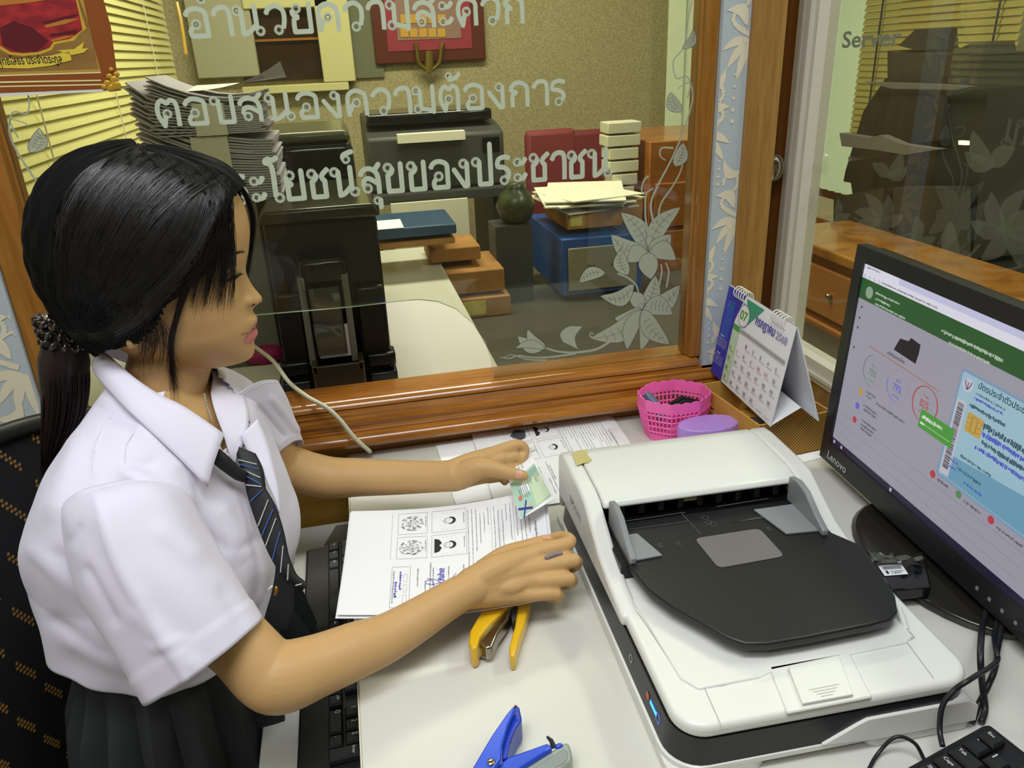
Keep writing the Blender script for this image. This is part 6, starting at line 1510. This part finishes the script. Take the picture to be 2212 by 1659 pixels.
strands('fringe', 120, g2, M_hair, .00034, 14, .0001, True)
def g2b(t):
    c_ = rh.choice((412, 440, 470, 478, 500)); sx = 470+20*rh.random(); return [(sx, 400+j(5)), (sx+12, 500), (c_+18+j(3), 585), (c_+j(3), 655+j(10))]
strands('fringe_lock', 120, g2b, M_hair, .0003, 14, .0001, True)
def g3(t):
    ex = 372+j(5); return [(455+j(8), 480+j(10)), (425+j(8), 600), (352+j(6), 690), (362+j(4), 770), (ex+8, 835+j(25))]
strands('side_lock', 70, g3, M_hair2, .0004, 18, .0001, True)
def g4(t):
    sx = 290+60*rh.random(); return [(sx, 690+j(6)), (sx+20+j(10), 730), (sx+j(14), 780+j(20))]
strands('nape_wisps', 45, g4, M_hair2, .0003, 10, .0001)
def g5(t):
    t = rh.random(); return [(250+110*t+j(6), 640+j(10)), (270+60*t, 700+j(8)), (215+20*t, 748+j(5)), (150+j(10), 722+j(6))]
strands('nape_hair', 260, g5, M_hair, .00055, 12, .0003, True)
def g6(t):
    t = rh.random(); return [(478-20*t+j(5), 425+30*t+j(6)), (448-30*t+j(6), 560), (372-60*t+j(7), 655+10*t), (262-70*t+j(12), 728+j(8))]
strands('temple_hair', 420, g6, M_hair, .0005, 14, .0002, True)
def g7(t):
    t = rh.random(); return [(300+190*t+j(3), 326+58*t**1.6+j(1.5)), (250+190*t, 345+50*t), (190+170*t, 400+60*t), (130+150*t+j(10), 520+60*t+j(20))]
strands('crown_hair', 320, g7, M_hair, .0006, 12, .0002, True)
# far-side fringe seen beyond the forehead
mb = MB()
for i in range(190):
    t_ = rh.random(); yy = HY+.018+.045*rh.random(); f_ = rh.random()
    P_ = [A(455+30*t_, 352+18*t_, yy), A(512+14*f_, 395+10*f_, yy), A(540+12*f_, 468, yy), A(538+9*f_, 540, yy), A(528+8*f_, 590+30*rh.random(), yy+.006)]
    P_ = spl(P_, 4); mb.tube(P_, [.0006]*(len(P_)-5)+[.0004, .0003, .0002, .0002, .0001], 3, False)
mb.build('far_fringe', M_hair, pw, smooth=180, kind='stuff')
# ponytail
mb = MB()
mb.tube(spl([A(150, 700, .895), A(140, 760, .90), A(135, 850, .905), A(118, 940, .91), A(108, 1000, .915)], 5), [.012, .014, .017, .020, .022, .024, .026, .026, .025, .024, .022, .021, .019, .017, .015, .013, .011, .009, .007, .005, .003], 14)
for i in range(520):
    a = rh.uniform(0, 6.28); q_ = math.sqrt(rh.random()); dx = math.cos(a)*q_; dy = math.sin(a)*q_
    P_ = [A(140+8*dx, 712, .895)+Vector((0, .010*dy, 0)), A(145+44*dx, 780, .90)+Vector((0, .024*dy, 0)), A(140+48*dx, 880, .905)+Vector((0, .026*dy, 0)), A(120+30*dx, 960, .91)+Vector((0, .018*dy, 0)), A(104+12*dx+j(3), 1010+j(16), .915)+Vector((0, .008*dy, 0))]
    P_ = spl(P_, 4); mb.tube(P_, [.0008]*(len(P_)-4)+[.0006, .0004, .0003, .0001], 3, False)
mb.build('ponytail', M_hair2, pw, smooth=180, kind='stuff')
mb = MB(); c0_ = A(140, 716, .895); 
for L_i in range(3):
    pts = []
    for k in range(91):
        a = 2*math.pi*k/90; rr_ = .0195+.0052*math.cos(a*13+L_i); cc = c0_+Vector((0, 0, -.012+.012*L_i))
        pts.append(cc+Vector((math.cos(a)*rr_*1.15, math.sin(a)*rr_, .0052*math.sin(a*13+L_i)-.2*math.cos(a)*rr_)))
    mb.tube(pts, .0017, 6, False)
mb.build('spiral_hair_tie', mat('tie_gloss', '#2a2424', .12, spec=.9, coat=.6), pw, smooth=180, label='glossy dark spiral hair tie')
mb = MB(); mb.sphere(A(104, 686, .875), .0045, 8); mb.build('hair_tie_bead', M_chrome, pw, smooth=180)
# ------------------------------------------------------------------ shirt
M_sh = mat('shirt_white', '#dbd7ea', .75, bump=.9, bscale=16, bstretch=(1, 1.2, .5), sheen=.2)
FOLD = [(415, 1112, 484, 1192, 10, -.006), (275, 1010, 330, 1000, 9, -.003), (272, 1020, 400, 1085, 16, .007), (330, 1060, 470, 1180, 9, -.006), (130, 1200, 200, 1330, 18, -.003), (75, 1190, 190, 1290, 20, .003), (215, 1090, 205, 930, 6, .0015), (210, 880, 285, 925, 10, -.003), (300, 930, 380, 1010, 14, .004), (480, 1100, 560, 1240, 20, .004), (520, 1180, 590, 1150, 10, -.002), (560, 1330, 600, 1220, 8, -.003), (160, 1380, 280, 1440, 24, .004), (120, 1340, 230, 1410, 14, -.003), (170, 960, 120, 1100, 25, .004), (560, 880, 620, 960, 8, -.004), (585, 850, 640, 930, 8, .003), (540, 850, 600, 900, 7, -.003)]
def folds(p, nrm, F_=None, sc2=1):
    x, y = PR(p); o = 0
    if nrm.dot(CAM-p) < 0: return p
    for (x1, y1_, x2, y2, w_, am) in (F_ or FOLD):
        dx, dy = x2-x1, y2-y1_; L2 = dx*dx+dy*dy; t = ((x-x1)*dx+(y-y1_)*dy)/L2; tc = min(max(t, 0), 1); d = math.hypot(x-x1-tc*dx, y-y1_-tc*dy)
        o += am*math.exp(-(d/w_)**2)*(1 if 0 <= t <= 1 else .8)
    return p+nrm*o*sc2
def surf(fn, nu, nv, fold=True, closed=True):
    G = [[fn(i/nu, k/nv) for k in range(nv)] for i in range(nu+1)]
    if fold:
        N = []
        for i in range(nu+1):
            row = []
            for k in range(nv):
                a = G[min(i+1, nu)][k]-G[max(i-1, 0)][k]; b = G[i][(k+1) % nv]-G[i][k-1]; n = a.cross(b); row.append(n.normalized() if n.length > 0 else Vector((0, 0, 1)))
            N.append(row)
        cen = sum((p for r in G for p in r), Vector())/((nu+1)*nv)
        sgn = 1 if sum((N[i][k]).dot(G[i][k]-sum((G[i][q] for q in range(nv)), Vector())/nv) for i in range(0, nu+1, 5) for k in range(0, nv, 7)) > 0 else -1
        G = [[folds(G[i][k], N[i][k]*sgn, fold if isinstance(fold, list) else None) for k in range(nv)] for i in range(nu+1)]
    return G
def shirtpt(t, s):
    a = 2*math.pi*s; z0_ = .778-.034*math.cos(a); z = z0_+(1.060-z0_)*t; e = 2.25
    cx_, cy_, A_, B_ = sinterp(TT, max(z, .775)); k_ = max(0, (.88-z)/.12)
    bl = .010+.010*math.sin(min(k_, 1)*math.pi*.62) if k_ > 0 else .010          # blouse over the waistband
    if t < .045: bl -= (.045-t)*.35
    wv = .003*math.sin(a*7+z*20)*(1-t)+.002*math.sin(a*13-z*35)*(1-t)
    c, s_ = math.cos(a), math.sin(a); p = Vector((cx_, cy_, z))+FR*(A_+bl+wv)*sgp(c, e)+LAT*(B_+bl+wv)*sgp(s_, e)
    bk_ = max(0, -c)*math.exp(-((z-.915)/.045)**2)*.014; p -= FR*bk_; ch = max(0, c)**2*math.exp(-((z-.90)/.06)**2)*.012; p += FR*ch
    return p
G = surf(shirtpt, 110, 150)
# open the neckline: leave out a V at the front top
mb = MB(); V = [p for r in G for p in r]; F = []
for i in range(110):
    for k in range(150):
        k2 = (k+1) % 150; s = k/150; s = s if s < .5 else s-1
        z = G[i][k].z
        if z > .975 and abs(s) < max((z-.965)*1.05, .14 if z > 1.043 else 0): continue
        F.append((i*150+k, i*150+k2, (i+1)*150+k2, (i+1)*150+k))
shirt = mk('shirt', V, F, M_sh, pw, smooth=180)
so = shirt.modifiers.new('solid', 'SOLIDIFY'); so.thickness = .0012; so.offset = 1
bvh_s = BVHTree.FromPolygons(V, F)
def ons(px, py, o_=.002, fall=.85): return onb(bvh_s, px, py, o_, fall)
def sleeve(nm, K, nv=144, crease=None, FL=None):
    """K: list of (center, U radius vector, V radius vector)"""
    tab = [(i, *c, *u, *v) for i, (c, u, v) in enumerate(K)]
    def fn(t, s):
        r = sinterp(tab, t*(len(K)-1)); c = Vector(r[0:3]); u = Vector(r[3:6]); v = Vector(r[6:9]); a = 2*math.pi*s
        k_ = 1+.010*math.sin(5*a+t*4)+.008*math.sin(9*a-t*7)
        if crease is not None:
            d = abs((a-crease+math.pi) % (2*math.pi)-math.pi); k_ += .06*math.exp(-(d/.05))*min(1, t*2.5)+.07*math.exp(-(d/.35))*min(1, t*2.5)
        if t > .885: k_ += .022
        return c+(u*math.cos(a)+v*math.sin(a))*k_
    G = surf(fn, 60, nv, FL or True); V = [p for r in G for p in r]; F = [(i*nv+k, i*nv+(k+1) % nv, (i+1)*nv+(k+1) % nv, (i+1)*nv+k) for i in range(60) for k in range(nv)]
    o = mk(nm, V, F, M_sh, shirt, smooth=60); m_ = o.modifiers.new('solid', 'SOLIDIFY'); m_.thickness = .0014; m_.offset = -1
    # stitched hem: a slightly proud band
    V2 = [p+(p-sum(G[-1], Vector())/nv).normalized()*.0008 for r in G[52:54] for p in r]
    hm = MB(); hm.tube([p+(p-sum(G[53], Vector())/nv).normalized()*.0002 for p in G[53]]+[G[53][0]+(G[53][0]-sum(G[53], Vector())/nv).normalized()*.0002], .0011, 5, False)
    hm.build('hem_stitch', M_sh, shirt, smooth=180)
    sm_ = MB(); sm_.tube([p for p in G[3]]+[G[3][0]], .0020, 6, False); sm_.build('shoulder_seam', M_sh, shirt, smooth=180)
    return G
def px2(v, d): return (RX*v[0]+RY*v[1])*(d/FOC)
KR = [(C(255, 1085, .790), px2((-96, 40), .79), px2((-10, -40), .79)-RZ*.056),
      (C(278, 1120, .775), px2((-118, 55), .775), px2((0, -42), .77)-RZ*.062),
      (C(320, 1225, .765), px2((-128, 62), .765), px2((0, -25), .76)-RZ*.062),
      (C(378, 1325, .762), px2((-122, 74), .762), px2((0, -20), .76)-RZ*.058),
      (C(441, 1424, .765), px2((-116, 80), .765), px2((6, 4), .76)-RZ*.056)]
SF = [(300, 1330, 420, 1440, 22, .003), (220, 1120, 300, 1300, 30, .003), (190, 1230, 250, 1340, 14, -.003), (480, 1280, 520, 1340, 16, -.002), (350, 1150, 420, 1200, 22, .003), (330, 1400, 400, 1380, 9, .002), (160, 1170, 175, 1140, 10, -.002)]
sleeve('sleeve', KR, crease=math.radians(96), FL=SF)
KL = [(C(538, 878, .975), px2((50, -58), .975), px2((10, 8), .98)+RZ*.058),
      (C(564, 912, 1.005), px2((46, -52), 1.005), px2((10, 8), 1.0)+RZ*.056),
      (C(590, 952, 1.04), px2((38, -44), 1.04), px2((8, 6), 1.0)+RZ*.052),
      (C(613, 989, 1.07), px2((32, -38), 1.07), px2((4, 4), 1.0)+RZ*.048)]
sleeve('sleeve', KL, crease=None, FL=[(560, 880, 610, 940, 7, -.003), (585, 860, 640, 930, 8, .003), (560, 920, 600, 960, 7, .002)])
# collar: two flaps with thickness
def sheetm(nm, rows, th, m, par, smooth=180):
    nr, nc_ = len(rows), len(rows[0]); V = [p for r in rows for p in r]; F = []
    for i in range(nr-1):
        for k in range(nc_-1): F.append((i*nc_+k, i*nc_+k+1, (i+1)*nc_+k+1, (i+1)*nc_+k))
    o = mk(nm, V, F, m, par, smooth=smooth); s_ = o.modifiers.new('solid', 'SOLIDIFY'); s_.thickness = th; s_.offset = 0; return o
def flap(nm, up, lo_, n=24):
    U = spl([C(*p) for p in up], 8); L_ = spl([C(*p) for p in lo_], 8); m = min(len(U), len(L_))
    def at(P, t): x = t*(len(P)-1); i = min(int(x), len(P)-2); return P[i].lerp(P[i+1], x-i)
    rows = []
    for j_ in range(10):
        v = j_/9; rows.append([at(U, k/n).lerp(at(L_, k/n), v)-RZ*.008*math.sin(math.pi*v*.9)*(1-k/n*.4) for k in range(n+1)])
    return sheetm(nm, rows, .0016, M_sh, shirt)
flap('collar', [(216, 758, .86), (236, 768, .845), (285, 812, .825), (340, 850, .815), (400, 880, .812), (485, 938, .818)], [(204, 800, .862), (222, 826, .838), (262, 870, .808), (305, 912, .795), (370, 972, .792), (450, 1052, .800)])
flap('collar', [(216, 758, .862), (228, 745, .90), (280, 752, .945), (380, 770, .955), (455, 800, .935), (455, 850, .90), (468, 900, .875), (487, 945, .855)], [(212, 775, .862), (224, 765, .91), (300, 790, .965), (420, 800, .985), (500, 805, .97), (534, 870, .92), (536, 930, .882), (508, 1006, .858)])
sheetm('collar_stand', [[A(232+235*math.sin(t_)*.0+(1-math.cos(t_))*110, 775+(1-math.cos(t_))*38+v*16, HY-.02-.052*math.sin(t_)) for t_ in [math.pi*k/16 for k in range(17)]] for v in (0, 1)], .001, M_sh, shirt) if False else None
def tpt2(px, py, d):
    r = ray(px, py); h = bvh_s.ray_cast(CAM, r.normalized())
    if h[0] is not None: d = min(d, (h[0]-CAM).dot(RZ)-.011)
    return C(px, py, d)
# far front panel edge of the shirt (placket) falling past the tie
ea = spl([(520, 940, .868), (534, 972, .866), (562, 1012, .862), (590, 1070, .860), (601, 1106, .860)], 6); eb = spl([(556, 905, .885), (575, 950, .880), (592, 1010, .872), (602, 1062, .866), (604, 1108, .861)], 6)
rows = [[tpt2(*(a.lerp(b, k/4))) for a, b in zip(ea, eb)] for k in range(5)]
sheetm('placket', rows, .0014, M_sh, shirt)
# yoke seam, shoulder pleat line and buttons
for pts in ([(205, 1078), (203, 1000), (210, 950), (240, 905)], [(278, 1052), (270, 1000), (275, 960), (300, 925)]):
    MB().tube(spl([ons(x, y, .0012, .8) for x, y in pts], 6), .0009, 5).build('yoke_seam', M_sh, shirt, smooth=180)
MB().tube([C(588, 1272, .868), C(590, 1275, .866)], .005, 12).build('button', mat('button_pearl', '#d8d4dc', .2), shirt)
MB().tube(spl([C(596, 1262, .860), C(598, 1275, .857), C(590, 1300, .864)], 3), [.0025]*7, 8, True).build('tie_pin', mat('pin_gold', '#b07a2a', .3, metal=.7), pw, smooth=60)
# necklace
mb = MB()
for p in spl([C(441, 852, .850), C(446, 872, .848), C(451, 890, .846), C(457, 908, .845)], 6): mb.sphere(p, .0013, 5)
mb.build('necklace', M_chrome, pw, smooth=180, kind='stuff')
# ------------------------------------------------------------------ tie
M_tie = mat('tie_black', '#15161c', .6, bump=.2, bscale=900)
def tpt(px, py, d):
    r = ray(px, py); h = bvh_s.ray_cast(CAM, r.normalized())
    if h[0] is not None: d = min(d, (h[0]-CAM).dot(RZ)-.005)
    return C(px, py, d)
def ribbon(nm, pts, par, m, th=.004, dome=.003, free=False):
    """pts: (px, py, depth, width px, direction deg of the width)"""
    tab = [(i,)+tuple(p) for i, p in enumerate(pts)]; n = (len(pts)-1)*6; rows = []
    for i in range(n+1):
        x, y, d, w_, a = sinterp(tab, i/6); a = math.radians(a); rows.append([(C if free else tpt)(x+math.cos(a)*w_/2*u, y+math.sin(a)*w_/2*u, d-dome*(1-u*u)) for u in (-1, -.6, -.2, .2, .6, 1)])
    sheetm(nm, rows, th, m, par); return rows
tie = ribbon('necktie', [(530, 972, .868, 46, 25), (539, 998, .862, 66, 32), (546, 1028, .856, 66, 38), (552, 1046, .855, 52, 30), (566, 1082, .854, 62, 20), (585, 1140, .852, 58, 15), (604, 1200, .850, 42, 10), (628, 1242, .850, 20, -25), (646, 1258, .852, 14, -40), (660, 1268, .854, 12, -45)], pw, M_tie)
ribbon('tie_band', [(468, 985, .822, 32, 110), (488, 1002, .826, 30, 115), (512, 1022, .838, 26, 110), (530, 1030, .850, 22, 100)], pw, M_tie, .003)
ribbon('tie_tail', [(602, 1180, .852, 18, 10), (610, 1225, .856, 24, 5), (612, 1275, .860, 44, 0), (606, 1320, .862, 58, 0), (600, 1345, .864, 56, 5), (603, 1356, .866, 44, 5)], pw, M_tie, .004, free=True)
pw_, pb_ = MB(), MB()
def tline(mb, r0, u0, r1, u1):
    a = tie[r0][0].lerp(tie[r0][-1], u0); b = tie[r1][0].lerp(tie[r1][-1], u1)
    m_ = [(a.lerp(b, k/6)) for k in range(7)]; mb.tube([p-RZ*.0062 for p in m_], .0007, 5)
for k, (r0, r1) in enumerate(((4, 8), (9, 12), (14, 20), (22, 30), (27, 34), (33, 40), (38, 43), (50, 48))):
    if r1 < len(tie) and r0 < len(tie): tline(pw_, r0, .92, r1, .08)
for k, (r0, r1) in enumerate(((6, 10), (12, 15), (18, 25), (25, 32), (30, 37))): tline(pb_, r0, .92, r1, .08)
pw_.build('pale_stripe', mat('stripe_pale', '#b9bab8', .5), pw); pb_.build('blue_stripe', mat('stripe_blue', '#3a5fa8', .5), pw)
# ------------------------------------------------------------------ skirt
M_sk = mat('skirt_black', '#272a2e', .8, bump=.2, bscale=400)
def skp(t, s):
    z = .800-.330*t; a = 2*math.pi*s; w_ = sinterp([(0, .0, .0), (.1, .004, .004), (.35, .030, .028), (1, .07, .05)], t)
    cx_, cy_, A_, B_ = sinterp(TT, max(z, .74)); pl_ = .012*min(1, t*3.2)*(abs(((s*20+.12*math.sin(a*3)) % 1)-.5)*2-.5)*2
    c, s_ = math.cos(a), math.sin(a); r1 = A_+w_[0]+pl_; r2 = B_+w_[1]+pl_
    return Vector((cx_, cy_, z))+FR*r1*sgp(c, 2.2)+LAT*r2*sgp(s_, 2.2)
G = [[skp(i/50, k/260) for k in range(260)] for i in range(51)]; V = [p for r in G for p in r]; F = [(i*260+k, i*260+(k+1) % 260, (i+1)*260+(k+1) % 260, (i+1)*260+k) for i in range(50) for k in range(260)]
mk('skirt', V, F, M_sk, pw, smooth=60)
lap = MB()
for i_ in range(1):
    rings = []
    for k in range(12):
        t = k/11; c = hipc+FR*(-.02+.44*t); c.z = .515+.01*math.sin(t*3); rings.append([c+LAT*.185*sgp(math.cos(2*math.pi*q/96), 3.2)*(1-.08*t)*(1+.012*math.sin(q*1.57))+Vector((0, 0, (.085-.015*t)*sgp(math.sin(2*math.pi*q/96), 2.4)*(1+.03*math.sin(q*1.57)))) for q in range(96)])
    lap.loft(rings)
lap.build('skirt_lap', M_sk, pw, smooth=60)
MB().loft([[trunk(z, 2*math.pi*k/64, o_) for k in range(64)] for z, o_ in ((.765, .0), (.768, .006), (.800, .006), (.803, .0))]).build('waistband', mat('waistband_black', '#141418', .55), pw, smooth=50)
sb_ = []
for q in (-1, 1):
    ft = hipc+LAT*q*.085+FR*.43; ft.z = 0; MB().loft([[ft+FR*(.055+.115*math.cos(a)*k1)+LAT*.042*math.sin(a)*k1+Vector((0, 0, z)) for a in [2*math.pi*k/24 for k in range(24)]] for z, k1 in ((0.0, .9), (.02, 1), (.05, .95), (.075, .6))]).build('shoe', M_black, pw, smooth=60)
# ------------------------------------------------------------------ her chair
chn = T('office_chair', 'black mesh-backed office chair with gold flecks under the seated woman', 'chair', (-.30, .83, 0))
M_mesh = mat('chair_mesh', '#0e1018', .85, bump=.5, bscale=1500)
bcn = Vector((-.285, .835, 0))-FR*.185
def chp(u, v, o_=0):   # u -1..1 sideways, v 0..1 up
    wd = .235*(1-.10*max(0, v-.5)); cv = .045*u*u; z = .44+.535*v-.05*max(0, v-.6)*u*u*2.4
    return bcn+LAT*wd*u+FR*(cv+.03*math.sin(v*3.0)-.03*v+o_)+Vector((0, 0, z))
rows = [[chp(-1+2*k/24, i/20) for k in range(25)] for i in range(21)]
o = sheetm('mesh_back', rows, .003, M_mesh, chn)
edge = [chp(-1, i/20) for i in range(21)]+[chp(-1+2*k/24, 1) for k in range(25)]+[chp(1, 1-i/20) for i in range(21)]
MB().tube(edge, .013, 10, round_=True).build('back_frame', M_black, chn, smooth=60)
gd = MB()
rg_ = random.Random(2)
for ci in range(9):
    for ri in range(9):
        u0 = -.94+.235*ci+(.115 if ri % 2 else 0); v0 = .07+.112*ri
        if not (-.95 < u0 < .86): continue
        for k in range(6):
            for m_ in range(2):
                u = u0+.015*k+.008*m_; v = v0-.0115*k+.011*m_; p = chp(u, v, .0022); du_ = LAT*.0021; dv_ = Vector((0, 0, .0020))
                if v > 0: gd.add([p-du_-dv_, p+du_-dv_, p+du_+dv_, p-du_+dv_], [(0, 1, 2, 3)])
gd.build('gold_flecks', mat('fleck_gold', '#b58a4a', .5), chn, kind='stuff')
mb = MB(); mb.loft([[bcn+FR*(.26+.24*math.cos(a))+LAT*.235*math.sin(a)*1.0+Vector((0, 0, z)) for a in [2*math.pi*k/32 for k in range(32)]] for z in (.36, .37, .415, .425)]); mb.build('seat', M_mesh, chn, smooth=40)
c_ = bcn+FR*.24
MB().tube([c_+Vector((0, 0, .06)), c_+Vector((0, 0, .36))], .028, 16).build('gas_column', M_black, chn)
for k in range(5):
    a = 2*math.pi*k/5; e_ = c_+Vector((math.cos(a)*.27, math.sin(a)*.27, .06)); MB().tube([c_+Vector((0, 0, .085)), e_], [.022, .014], 10).build('base_spoke', M_black, chn); MB().sphere(e_+Vector((0, 0, -.03)), (.028, .028, .03), 8).build('castor', M_darkg, chn, smooth=180)
MB().tube([bcn+Vector((0, 0, .46)), bcn-FR*.02+Vector((0, 0, .40)), c_+Vector((0, 0, .37))], .018, 10).build('back_bracket', M_black, chn)
